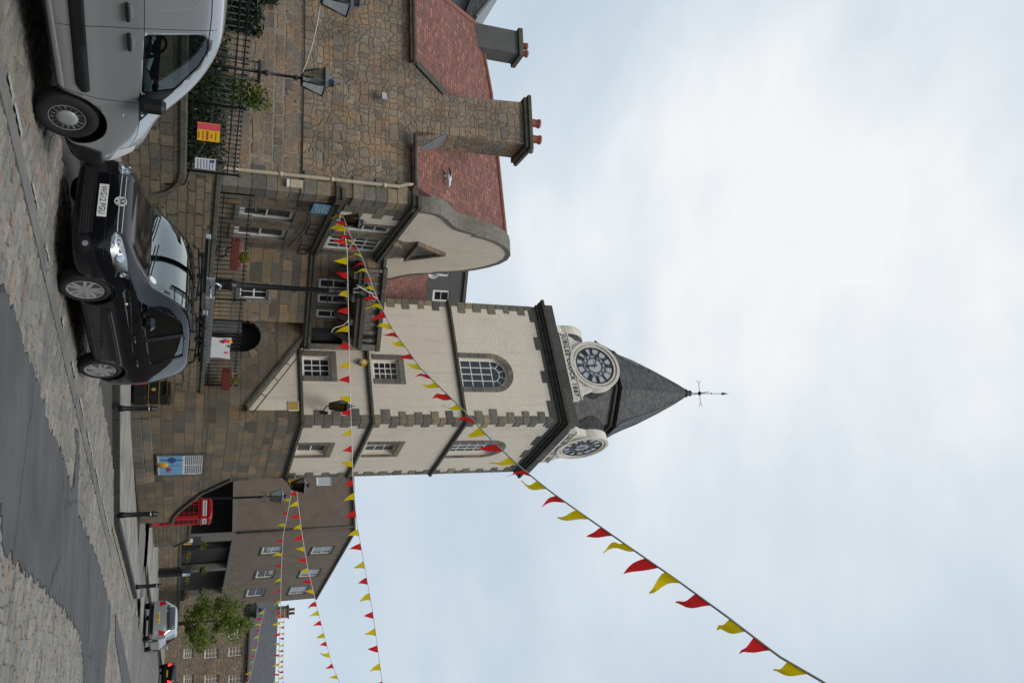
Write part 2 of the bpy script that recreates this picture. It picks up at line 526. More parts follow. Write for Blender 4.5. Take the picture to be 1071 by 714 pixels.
M['far_slate'] = tiles('dark_slate', [(.055, .058, .065), (.075, .077, .082), (.065, .066, .07)], .25, .18, rough=.6, patch_amt=.05)
M['lead'] = plain('lead_grey', (.19, .20, .21), .5, .3, var=.3)
M['ridge_tile'] = plain('ridge_red', (.24, .09, .06), .8, var=.35)
M['pot'] = plain('chimney_pot_red', (.34, .10, .06), .75, var=.3)
M['paint_white'] = plain('white_paint', (.74, .73, .70), .5, var=.12, vscale=6)
M['clock_stone'] = plain('clock_stone_paint', (.68, .62, .53), .75, var=.2, vscale=4, bumps=.004)
M['iron'] = plain('black_iron', (.012, .0125, .014), .42, var=.3, vscale=20)
M['black_plastic'] = plain('black_plastic', (.010, .010, .0105), .5, spec=.35)
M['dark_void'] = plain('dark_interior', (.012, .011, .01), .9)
M['cream_pipe'] = plain('cream_pipe', (.46, .38, .27), .6, var=.25)
M['red'] = plain('phone_red', (.42, .012, .014), .35, var=.2)
M['cord'] = plain('white_cord', (.62, .60, .56), .8)
M['flag_red'] = cloth('flag_red', (.86, .035, .035))
M['flag_yellow'] = cloth('flag_yellow', (.95, .70, .012))
M['pane'] = plain('window_glass', (.018, .02, .022), .06, spec=.7)
M['pane_mid'] = plain('grey_window_glass', (.10, .11, .12), .06, spec=.7)
M['pane_pale'] = plain('net_curtain_glass', (.42, .44, .45), .12)
M['opal'] = plain('opal_dial', (.44, .45, .47), .3)
M['black_paint'] = plain('black_paint', (.012, .012, .012), .5)
M['lamp_glass'] = glassy('lamp_glass', (.62, .62, .58), 1.0)
M['amber_glass'] = glassy('amber_lamp_glass', (.27, .21, .12), .8)
M['lamp_top'] = plain('lamp_cap', (.05, .055, .065), .3, .2)
M['column_grey'] = plain('column_grey', (.15, .14, .125), .8, var=.25)
M['reflector'] = plain('lamp_reflector', (.6, .6, .58), .4)
M['silver'] = plain('silver_car_paint', (.45, .465, .48), .22, .5, coat=1.0)
M['black_car'] = plain('black_car_paint', (.006, .0065, .009), .12, .0, coat=.4, spec=.25)
M['tyre'] = plain('tyre_rubber', (.014, .014, .014), .8, var=.2)
M['alloy'] = plain('alloy', (.50, .50, .51), .35, .45)
M['hubcap'] = plain('wheel_cover', (.36, .365, .37), .45, .3)
M['chrome'] = plain('chrome', (.75, .75, .76), .08, 1.0)
M['car_glass'] = glassy('car_glass', (.30, .37, .35), 1.1)
M['screen_glass'] = glassy('windscreen_glass', (.36, .45, .45), 2.0)
M['dark_glass'] = plain('dark_car_glass', (.008, .009, .009), .03, spec=1.0)
M['lens'] = glassy('headlight_lens', (.9, .92, .94), 1.0)
M['seat'] = plain('seat_fabric', (.045, .045, .05), .9)
M['trim'] = plain('dash_trim', (.03, .03, .032), .7)
M['plate_white'] = plain('plate_white', (.72, .72, .70), .4)
M['plate_yellow'] = plain('plate_yellow', (.75, .50, .03), .4)
M['tail_red'] = plain('tail_red', (.4, .01, .012), .15)
M['lit_red'] = plain('tail_lit', (.9, .02, .02), .2)
M['lit_red'].node_tree.nodes['Principled BSDF'].inputs['Emission Color'].default_value = (1, .05, .03, 1)
M['lit_red'].node_tree.nodes['Principled BSDF'].inputs['Emission Strength'].default_value = 1.2
M['amber'] = plain('amber_cover', (.60, .33, .04), .4)
M['alu'] = plain('aluminium', (.45, .45, .45), .4, .8)
M['steel'] = plain('brushed_steel', (.6, .6, .6), .25, .9)
M['mint'] = plain('pale_papers', (.30, .42, .42), .8)
M['sign_blue'] = plain('sign_blue', (.16, .36, .55), .5)
M['sign_white'] = plain('sign_white', (.62, .64, .66), .5)
M['sign_yellow'] = plain('sign_yellow', (.85, .50, .01), .5)
M['sign_pink'] = plain('sign_pink', (.75, .09, .12), .5)
M['ink_red'] = plain('ink_red', (.35, .03, .03), .6)
M['ink_blue'] = plain('ink_blue', (.03, .06, .22), .6)
M['gold'] = plain('gold_paint', (.55, .33, .05), .45, .3)
M['planter'] = plain('red_planter', (.13, .022, .014), .6, var=.2)
M['banner'] = plain('banner_cloth', (.62, .63, .64), .8, var=.12, vscale=3)
M['leaf_dark'] = leafmat('ivy_leaf', [(.008, .022, .008), (.014, .04, .012), (.02, .05, .015), (.006, .016, .007), (.03, .06, .02)])
M['leaf_bright'] = leafmat('shrub_leaf', [(.10, .14, .015), (.07, .11, .012), (.16, .17, .02), (.05, .09, .015)])
M['leaf_tree'] = leafmat('tree_leaf', [(.09, .16, .016), (.15, .22, .022), (.21, .26, .03), (.06, .11, .014), (.25, .28, .045)])
M['flower_y'] = leafmat('yellow_flower', [(.24, .21, .015), (.16, .17, .018), (.09, .12, .018), (.28, .24, .02)])
M['flower_p'] = leafmat('pink_flower', [(.4, .12, .16), (.5, .3, .3)])
M['bark'] = plain('bark', (.06, .05, .04), .95, var=.4, bumps=.02)
# ------------------------------------------------------------------ frames of the place
T = Frame((2.81, 25.34), -31.4)        # tower: x along its front (corner at 0), y along its street side
B = Frame((-3.64, 20.9), -12)          # old house: front wall y=0, shaped gable x=0
A = Frame((-2.154, 25.83), 15)          # recessed house with the balcony
W = Frame((-3.22, 16.69), 58.6)        # garden wall along the parking bay
W2P, W2Q = Vector((-3.3, 20.4)), Vector((1.9, 25.4))
W2 = Frame(W2P, math.degrees(math.atan2(W2Q.y - W2P.y, W2Q.x - W2P.x)))
W2L = (W2Q - W2P).length
S = Frame((0, 10), 58.6)               # the street


def xy(p): return (p[0], p[1])


def inside(pt, poly):
    x, y = pt; c = False; n = len(poly)
    for i in range(n):
        x1, y1 = poly[i]; x2, y2 = poly[(i + 1) % n]
        if (y1 > y) != (y2 > y) and x < (x2 - x1) * (y - y1) / (y2 - y1) + x1: c = not c
    return c


def jag(poly, step, amp, rnd):
    out = []
    n = len(poly)
    for i in range(n):
        a, b = Vector(poly[i]), Vector(poly[(i + 1) % n])
        L = (b - a).length
        k = max(1, int(L / step))
        nrm = Vector((-(b - a).y, (b - a).x)).normalized()
        for j in range(k):
            q = a.lerp(b, j / k) + nrm * rnd.uniform(-amp, amp)
            out.append((q.x, q.y))
    return out


# ------------------------------------------------------------------ ground
def sett_sheet():
    m, nt, b = new_mat('worn_setts_sheet')
    tc = N(nt, 'ShaderNodeTexCoord')
    mp = N(nt, 'ShaderNodeMapping'); mp.inputs['Rotation'].default_value = (0, 0, R(-58.6 + 90)); nt.links.new(tc.outputs['Object'], mp.inputs[0])
    br = N(nt, 'ShaderNodeTexBrick'); br.inputs['Scale'].default_value = 1
    br.inputs['Color1'].default_value = (0, 0, 0, 1); br.inputs['Color2'].default_value = (1, 1, 1, 1); br.inputs['Mortar'].default_value = (.5, .5, .5, 1)
    br.inputs['Mortar Size'].default_value = .012; br.inputs['Brick Width'].default_value = .22; br.inputs['Row Height'].default_value = .13
    nt.links.new(mp.outputs[0], br.inputs['Vector'])
    rp = ramp(nt, [(0, (.13, .125, .12)), (.35, (.18, .17, .155)), (.7, (.21, .195, .175)), (1, (.19, .165, .145))]); nt.links.new(br.outputs['Color'], rp.inputs[0])
    n1 = noise(nt, tc.outputs['Object'], .35, 5, .7)
    c = mixc(nt, rp.outputs[0], n1.outputs['Fac'], .6, 'OVERLAY')
    c = mixc(nt, c, (.06, .055, .05), br.outputs['Fac'])
    nt.links.new(c, b.inputs['Base Color']); b.inputs['Roughness'].default_value = .75
    bump(nt, b, math_(nt, 'SUBTRACT', 1, br.outputs['Fac']), .8, .02)
    return m


def sett_stone():
    m, nt, b = new_mat('sett_stone')
    g = N(nt, 'ShaderNodeNewGeometry'); tc = N(nt, 'ShaderNodeTexCoord')
    rp = ramp(nt, [(0, (.14, .132, .122)), (.2, (.21, .194, .167)), (.4, (.172, .166, .157)), (.6, (.25, .226, .187)), (.8, (.185, .172, .148)), (.92, (.25, .212, .17)), (.99, (.25, .175, .135))])
    nt.links.new(g.outputs['Random Per Island'], rp.inputs[0])
    n1 = noise(nt, tc.outputs['Object'], .5, 5, .7)
    c = mixc(nt, rp.outputs[0], n1.outputs['Fac'], .7, 'OVERLAY')
    n2 = noise(nt, tc.outputs['Object'], 40, 4, .7)
    c = mixc(nt, c, n2.outputs['Fac'], .6, 'OVERLAY')
    nt.links.new(c, b.inputs['Base Color']); b.inputs['Roughness'].default_value = .62
    bump(nt, b, n2.outputs['Fac'], .6, .006)
    return m


def asphalt(name, col, var):
    m, nt, b = new_mat(name)
    tc = N(nt, 'ShaderNodeTexCoord')
    n1 = noise(nt, tc.outputs['Object'], .6, 5, .65); n2 = noise(nt, tc.outputs['Object'], 160, 3, .7)
    mp = N(nt, 'ShaderNodeMapping'); mp.inputs['Rotation'].default_value = (0, 0, R(-58.6)); mp.inputs['Scale'].default_value = (.15, 2.2, 1); nt.links.new(tc.outputs['Object'], mp.inputs[0])
    n3 = noise(nt, mp.outputs[0], 1, 3, .6)
    rp = ramp(nt, [(.3, tuple(c * (1 - var) for c in col)), (.7, tuple(c * (1 + var) for c in col))]); nt.links.new(n1.outputs['Fac'], rp.inputs[0])
    c = mixc(nt, rp.outputs[0], n3.outputs['Fac'], .4, 'OVERLAY')
    c = mixc(nt, c, n2.outputs['Fac'], 1.0, 'OVERLAY')
    n4 = noise(nt, tc.outputs['Object'], 2.6, 6, .75)
    s4 = ramp(nt, [(.58, (0, 0, 0)), (.66, (1, 1, 1))]); nt.links.new(n4.outputs['Fac'], s4.inputs[0])
    c = mixc(nt, c, tuple(k * .72 for k in col), math_(nt, 'MULTIPLY', s4.outputs[0], .55))
    vo = N(nt, 'ShaderNodeTexVoronoi', feature='DISTANCE_TO_EDGE'); vo.inputs['Scale'].default_value = .42
    wv = mixc(nt, tc.outputs['Object'], noise(nt, tc.outputs['Object'], 1.5, 4, .7).outputs['Color'], .35)
    nt.links.new(wv, vo.inputs['Vector'])
    ck_ = N(nt, 'ShaderNodeMapRange'); ck_.inputs[1].default_value = .003; ck_.inputs[2].default_value = .010; ck_.inputs[3].default_value = .7; ck_.inputs[4].default_value = 0; nt.links.new(vo.outputs['Distance'], ck_.inputs[0])
    c = mixc(nt, c, tuple(k * .3 for k in col), ck_.outputs[0])
    nt.links.new(c, b.inputs['Base Color']); b.inputs['Roughness'].default_value = .8
    bump(nt, b, n2.outputs['Fac'], .8, .006)
    return m


def paving():
    m, nt, b = new_mat('pavement_flags')
    tc = N(nt, 'ShaderNodeTexCoord')
    mp = N(nt, 'ShaderNodeMapping'); mp.inputs['Rotation'].default_value = (0, 0, R(-58.6)); nt.links.new(tc.outputs['Object'], mp.inputs[0])
    br = N(nt, 'ShaderNodeTexBrick'); br.inputs['Scale'].default_value = 1
    br.inputs['Color1'].default_value = (0, 0, 0, 1); br.inputs['Color2'].default_value = (1, 1, 1, 1); br.inputs['Mortar'].default_value = (.5, .5, .5, 1)
    br.inputs['Mortar Size'].default_value = .008; br.inputs['Brick Width'].default_value = .85; br.inputs['Row Height'].default_value = .6
    nt.links.new(mp.outputs[0], br.inputs['Vector'])
    rp = ramp(nt, [(0, (.205, .19, .17)), (.5, (.24, .225, .20)), (1, (.27, .25, .22))]); nt.links.new(br.outputs['Color'], rp.inputs[0])
    n1 = noise(nt, tc.outputs['Object'], .8, 6, .7)
    c = mixc(nt, rp.outputs[0], n1.outputs['Fac'], .8, 'OVERLAY')
    c = mixc(nt, c, (.08, .075, .065), br.outputs['Fac'])
    nt.links.new(c, b.inputs['Base Color']); b.inputs['Roughness'].default_value = .8
    return m


M['setts_far'] = sett_sheet(); M['sett'] = sett_stone()
M['asphalt'] = asphalt('asphalt_patch', (.080, .080, .081), .30)
M['gutter'] = asphalt('gutter_strip', (.145, .14, .13), .35)
M['ground'] = asphalt('earth', (.10, .095, .085), .2)
M['paving'] = paving()
M['kerb'] = plain('shaded_dark_kerb', (.035, .034, .034), .8, var=.3)  # dark granite, with the shade on its upright face put into the colour
M['road_paint'] = plain('worn_white_paint', (.42, .415, .39), .7, var=.5, vscale=9)
M['yellow_paint'] = plain('worn_yellow_paint', (.30, .235, .13), .8, var=.3, vscale=6)
M['joint'] = plain('sett_joint_grit', (.055, .05, .044), .95)

tag(MB().add([(-300, -60, -.07), (300, -60, -.07), (300, 400, -.07), (-300, 400, -.07)], [(0, 1, 2, 3)]).build('ground', M['ground']), kind='structure')
tag(MB().add([S.w(-22, -22, -.034), S.w(90, -22, -.034), S.w(90, 9, -.034), S.w(-22, 9, -.034)], [(0, 1, 2, 3)]).build('roadbed', M['joint']), kind='structure')
sheet = MB().add([S.w(24, -22, -.006), S.w(90, -22, -.006), S.w(90, 7, -.006), S.w(24, 7, -.006)], [(0, 1, 2, 3)])
tag(sheet.build('road', M['setts_far']), kind='structure')

gut_a, gut_b = grd(37.8, 240), grd(86, 447)
gdir = (gut_b - gut_a).normalized(); gn = Vector((-gdir.y, gdir.x, 0))
glen = (grd(117, 545) - gut_a).length


def along(t, off, z): return gut_a + gdir * t + gn * off + Vector((0, 0, z))


PATCH = [(-14, 285), (1, 297), (7, 306), (14, 328), (24, 361), (33, 385), (43, 413), (52, 447), (65, 476), (74, 509), (77, 512), (79.5, 470), (78.5, 452), (82, 450), (83, 480), (80.5, 520), (81.5, 539), (92, 561), (103.5, 590), (111, 620), (116, 635),
         (114.6, 657), (110, 700), (107, 760), (85, 740), (88, 714), (87, 690), (85, 668), (74, 646), (61, 631), (48, 616), (30, 601), (15, 587), (4, 572), (0, 530), (-4, 500), (-16, 470)]
PP0 = [xy(grd(*p)) for p in PATCH]
KERB = [grd(86, 168), grd(119, 400), grd(119.4, 548), grd(139.7, 626)]
KERB = [KERB[0] - (KERB[1] - KERB[0]).normalized() * 9] + KERB
RW = random.Random(3)
setts = MB()
rows = []
x = -9.0
while x < 24:
    w = RW.uniform(.085, .115)
    y = -17 + RW.uniform(0, .2)
    ph = RW.uniform(0, 6)
    while y < 4.2:
        l = RW.uniform(.14, .26)
        cx, cy = x + w / 2 + .05 * math.sin(y * .7 + ph * .1), y + l / 2
        P = S.w(cx, cy)
        v = P - EYEP; d = v.dot(CF)
        ok = d > 2
        if ok:
            sx_, sy_ = v.dot(CU) / d * FPX, v.dot(CR) / d * FPX
            ok = sx_ > -640 and -430 < sy_ < 470
        if ok and cy > 2.9:                        # behind the kerb
            ok = False
        if ok:
            t = (P - gut_a).dot(gdir); o = (P - gut_a).dot(gn)
            if o > .6 and S.loc(P).y > 3.1: ok = False
        if ok:
            if all(inside((S.w(cx + i, cy + j).x, S.w(cx + i, cy + j).y), PP0) for i, j in ((-w, -l), (w, -l), (w, l), (-w, l))): y += l; continue
            g_ = .005
            a, c = RW.uniform(-.006, .006), RW.uniform(-.008, .008)
            zt = RW.uniform(-.013, -.003)
            hl, hw = l / 2 - g_, w / 2 - g_
            q = [(-hw, -hl), (hw, -hl), (hw, hl), (-hw, hl)]
            q = [(i + RW.uniform(-.008, .008), j + RW.uniform(-.008, .008)) for i, j in q]
            tl = [zt + a * i / hw + c * j / hl for i, j in q]
            k1, k2 = .90, .66
            bot = [S.w(cx + i, cy + j, -.034) for i, j in q]
            mid = [S.w(cx + i * .97, cy + j * .98, tl[n] - .012) for n, (i, j) in enumerate(q)]
            top = [S.w(cx + i * .80, cy + j * .90, tl[n]) for n, (i, j) in enumerate(q)]
            vs = bot + mid + top
            fs = [(8, 9, 10, 11)]
            for k in range(4):
                n_ = (k + 1) % 4
                fs += [(k, n_, 4 + n_, 4 + k), (4 + k, 4 + n_, 8 + n_, 8 + k)]
            setts.add(vs, fs, 0, False)
        y += l
    x += w
tag(setts.build('cobbled_road', M['sett'], fix=False), kind='structure')

pp = [xy(grd(*p)) for p in PATCH]
pc_ = Vector((sum(p[0] for p in pp) / len(pp), sum(p[1] for p in pp) / len(pp)))
pj = jag(pp, .075, .07, RW)
vs2, ed2, fc2, *_ = delaunay_2d_cdt([Vector(p) for p in pj], [(i, (i + 1) % len(pj)) for i in range(len(pj))], [], 1, 1e-5)
am_ = MB().add([(v.x, v.y, .007) for v in vs2], [tuple(f) for f in fc2])
for i in range(len(pj)):
    a, b = pj[i], pj[(i + 1) % len(pj)]
    am_.add([(a[0], a[1], -.034), (b[0], b[1], -.034), (b[0], b[1], .007), (a[0], a[1], .007)], [(0, 1, 2, 3)])
tag(am_.build('asphalt_strip', M['asphalt']), kind='structure')
st2 = [(121, 640), (128, 668), (137, 714), (143, 760), (134, 760), (126, 700), (121, 668)]
tag(MB().add([grd(px, py, .008) for px, py in st2], [tuple(range(len(st2)))]).build('asphalt_strip', M['asphalt']), kind='structure')
gs_ = [along(-14, -.12, .008), along(glen + .5, -.12, .008), along(glen + .5, .12, .008), along(-14, .12, .008)]
tag(MB().add(gs_ + [p - Vector((0, 0, .04)) for p in gs_], [(0, 1, 2, 3), (0, 1, 5, 4), (1, 2, 6, 5), (2, 3, 7, 6), (3, 0, 4, 7)]).build('gutter', M['gutter']), kind='structure')

# worn white bay line and yellow line
lines = MB()
def dash(a, b, o, w=.07):
    tt = a
    while tt < b:
        t2 = min(b, tt + RW.uniform(.14, .3))
        if RW.random() > .12:
            j = [RW.uniform(-.02, .02) for _ in range(4)]
            lines.add([along(tt, o - w / 2 + j[0], .010), along(t2 - .015, o - w / 2 + j[1], .010), along(t2 - .015, o + w / 2 + j[2], .010), along(tt, o + w / 2 + j[3], .010)], [(0, 1, 2, 3)])
        tt = t2
for (pa, pb) in [((12, 60), (18, 80)), ((17, 93), (23, 140)), ((31, 180), (40, 217)), ((48, 250), (53, 266)), ((64, 338), (69, 362)), ((75, 374), (80, 396)), ((84, 408), (88, 425)), ((92, 440), (98, 465)), ((101, 478), (106, 500)), ((108, 510), (117, 545))]:
    ta, tb = (grd(*pa) - gut_a).dot(gdir), (grd(*pb) - gut_a).dot(gdir)
    dash(ta, tb, .22)
tag(lines.build('bay_line', M['road_paint']), kind='structure')
yl = MB()
def strip(p, q, w, z, mb):
    n_ = Vector((-(q - p).y, (q - p).x, 0)).normalized() * w
    k = max(1, int((q - p).length / .4))
    for i in range(k):
        a, b = p.lerp(q, i / k), p.lerp(q, (i + .93) / k)
        mb.add([a - n_ + Vector((0, 0, z)), b - n_ + Vector((0, 0, z)), b + n_ + Vector((0, 0, z)), a + n_ + Vector((0, 0, z))], [(0, 1, 2, 3)])
strip(grd(117.5, 552), grd(137.5, 630), .06, .012, yl)
tag(yl.build('yellow_line', M['yellow_paint']), kind='structure')
wl = MB()
for i in range(26):
    a = grd(139, 630).lerp(grd(166, 722), i / 26); b = grd(139, 630).lerp(grd(166, 722), (i + .62) / 26)
    strip(a, b, .05, .0125, wl)
tag(wl.build('edge_line', M['road_paint']), kind='structure')

# kerbs and pavement
def kerb(pts, h=.12, w=.16):
    mb = MB()
    for i in range(len(pts) - 1):
        a, b = pts[i], pts[i + 1]
        L = (b - a).length; k = max(1, int(L / .9))
        dv = (b - a) / L; nv = Vector((-dv.y, dv.x, 0))
        ang = math.atan2(dv.y, dv.x)
        mb.M = Matrix.Translation(a) @ Matrix.Rotation(ang, 4, 'Z')
        for j in range(k):
            mb.cbox(L * j / k + .004, L * (j + 1) / k - .004, 0, w, -.06, h + .004, .012)
        mb.M = None
    return mb
K2 = [grd(147, 624), grd(151, 592), grd(153.7, 621), grd(165.5, 677), grd(168.5, 700), grd(173, 770)]
tag(kerb(KERB).build('kerb', M['kerb']), kind='structure')
tag(kerb(K2[1:]).build('kerb', M['kerb']), kind='structure')
pv = [(p.x, p.y, .12) for p in KERB] + [(p.x, p.y, .12) for p in K2]
last = K2[-1]
back = [(last.x + 4, last.y + 14, .12)] + [tuple(S.w(60, 14, .12)), tuple(S.w(30, 13, .12)), tuple(T.w(3, 14, .12)), tuple(T.w(1.0, 4, .12)), tuple(T.w(.6, -1, .14)), tuple(W2.w(W2L * .5, -1.2, .2)), tuple(W2.w(-.5, -1.0, .3)), tuple(W.w(.9, 1.5, .3)), tuple(W.w(.2, .25, .3)), tuple(W.w(-10, .25, .3))]
bd = pv + back
vsx, _e, fcx, ov, *_ = delaunay_2d_cdt([Vector((p[0], p[1])) for p in bd], [(i, (i + 1) % len(bd)) for i in range(len(bd))], [], 1, 1e-6)
zz = [bd[o[0]][2] if o else .12 for o in ov]
tag(MB().add([(v.x, v.y, zz[i]) for i, v in enumerate(vsx)], [tuple(f) for f in fcx]).build('pavement', M['paving']), kind='structure')

# raised garden and terrace behind the walls
tag(MB().add([W.w(-12, .3, 1.18), W.w(.1, .3, 1.18), B.w(.1, .3, 1.18), B.w(-14, .3, 1.18)], [(0, 1, 2, 3)]).build('garden_terrain', M['ground']), kind='structure')
tz = 2.0
tag(MB().add([W2.w(0, .3, tz), W2.w(W2L, .3, tz), T.w(-3, 1, tz), A.w(3.5, 1, tz), A.w(-1, 1, tz), B.w(-.3, 3, tz), B.w(-.3, -.2, tz)], [(0, 1, 2, 3, 4, 5, 6)]).build('terrace_pavement', M['paving']), kind='structure')

# ------------------------------------------------------------------ garden wall, stair cheek, terrace wall
gw = empty('garden_wall', W.w(0, 0), W.a, 'low mossy stone garden wall with a swept end, below the black railings on the left', 'wall')
sweep = [(.25, 1.30)] + [(.25 + .75 * math.sin(R(a)) * .9, .72 + .58 * math.cos(R(a))) for a in range(10, 91, 10)]
MB().prism([(-12, .05), (.98, .05), (.92, .72)] + sweep[::-1] + [(-12, 1.30)], 0, .36).build('masonry', M['garden_stone'], gw)
cp = MB()
xx = -12.0
while xx < .2:
    cp.cbox(xx + .004, min(xx + 1.1, .25) - .004, -.05, .41, 1.302, 1.43, .02); xx += 1.1
ring = [(px, pz) for px, pz in sweep]
for i in range(len(ring) - 1):
    (a, b), (c, d) = ring[i], ring[i + 1]
    nx, nz = -(d - b), (c - a); l_ = math.hypot(nx, nz); nx, nz = nx / l_ * .1, nz / l_ * .1
    cp.prism([(a, b + .002), (c, d + .002), (c + nx, d + nz), (a + nx, b + nz)], -.05, .41)
cp.build('coping', M['moulding'], gw)

tw = empty('terrace_wall', W2.w(0, 0), W2.a, 'dark mossy stone terrace wall behind the black estate car', 'wall')
MB().prism([(-.6, .05), (W2L, .05), (W2L, 1.90), (-.6, 2.05)], 0, .34).build('masonry', M['garden_stone'], tw)
cp = MB()
k = 8
for i in range(k):
    x0, x1 = -.6 + (W2L + .6) * i / k + .004, -.6 + (W2L + .6) * (i + 1) / k - .004
    z0, z1 = 2.053 - .15 * i / k, 2.053 - .15 * (i + 1) / k
    cp.add([(x0, -.05, z0), (x1, -.05, z1), (x1, .39, z1), (x0, .39, z0), (x0, -.05, z0 + .11), (x1, -.05, z1 + .11), (x1, .39, z1 + .11), (x0, .39, z0 + .11)],
           [(0, 3, 2, 1), (4, 5, 6, 7), (0, 1, 5, 4), (1, 2, 6, 5), (2, 3, 7, 6), (3, 0, 4, 7)])
cp.build('coping', M['moulding'], tw, bevel=.015)


def railing(fr, x0, x1, z0f, z1, step, yy, label, tips=.10, mid=None, name='railing', posts=3):
    r = empty(name, fr.w(0, 0), fr.a, label, 'railing')
    def zb(x): return z0f(x)
    bars = MB(); n = int((x1 - x0) / step)
    for i in range(n + 1):
        x = x0 + (x1 - x0) * i / n
        bars.tube([(x, yy, zb(x) - .02), (x, yy, z1 + .03)], .0115, 6)
        bars.lathe([(.012, z1 + .03), (.025, z1 + .05), (.0, z1 + tips)], (x, yy, 0), 6)
    bars.build('bars', M['iron'], r)
    for nm, z in (('top_rail', z1), ('bottom_rail', None)) + ((('middle_rail', mid),) if mid else ()):
        mb = MB()
        za = z if z else zb(x0) + .09; zc = z if z else zb(x1) + .09
        mb.add([(x0, yy - .02, za - .012), (x1, yy - .02, zc - .012), (x1, yy + .02, zc - .012), (x0, yy + .02, za - .012), (x0, yy - .02, za + .012), (x1, yy - .02, zc + .012), (x1, yy + .02, zc + .012), (x0, yy + .02, za + .012)],
               [(0, 3, 2, 1), (4, 5, 6, 7), (0, 1, 5, 4), (1, 2, 6, 5), (2, 3, 7, 6), (3, 0, 4, 7)])
        mb.build(nm, M['iron'], r)
    for i in range(posts):
        x = x0 + (x1 - x0) * (i / (posts - 1))
        MB().tube([(x, yy, zb(x) - .02), (x, yy, z1 + .05)], .022, 8).lathe([(.022, z1 + .05), (.04, z1 + .08), (.03, z1 + .13), (0, z1 + .17)], (x, yy, 0), 8).build('post', M['iron'], r)
    return r


railing(W, -5.2, .35, lambda x: 1.43, 2.33, .125, .18, 'black iron railing with spear tips on the garden wall, holding two notices', mid=2.2, posts=4)
railing(W2, .05, W2L - .15, lambda x: 2.16 - .15 * x / W2L, 2.86, .15, .17, 'black spear topped railing on the terrace wall behind the estate car', posts=3)
# swept hand rail at the foot of the garden steps
hr = MB().tube([W.w(.62, -.02, 1.05), W.w(.60, .02, 1.40), W.w(.50, .1, 1.46), W.w(.42, .4, 1.50), W.w(.35, .9, 1.72), W.w(.3, 1.6, 1.86), W.w(.25, 2.4, 1.9)], .026, 8)
tag(hr.build('hand_rail', M['iron']), 'swept black iron hand rail at the curved end of the garden wall', 'hand rail')
# ------------------------------------------------------------------ windows
def arch_outline(s0, s1, z0, zt, n=14):
    r = (s1 - s0) / 2; c = (s0 + s1) / 2; zs = zt - r
    return [(s0, z0), (s1, z0)] + [(c + r * math.cos(math.pi * k / n), zs + r * math.sin(math.pi * k / n)) for k in range(n + 1)]


def hole(MX, s0, s1, z0, z1, d=.16, arch=False):
    mb = MB(MX)
    o = arch_outline(s0, s1, z0, z1) if arch else [(s0, z0), (s1, z0), (s1, z1), (s0, z1)]
    return mb.prism(o, -.3, d)


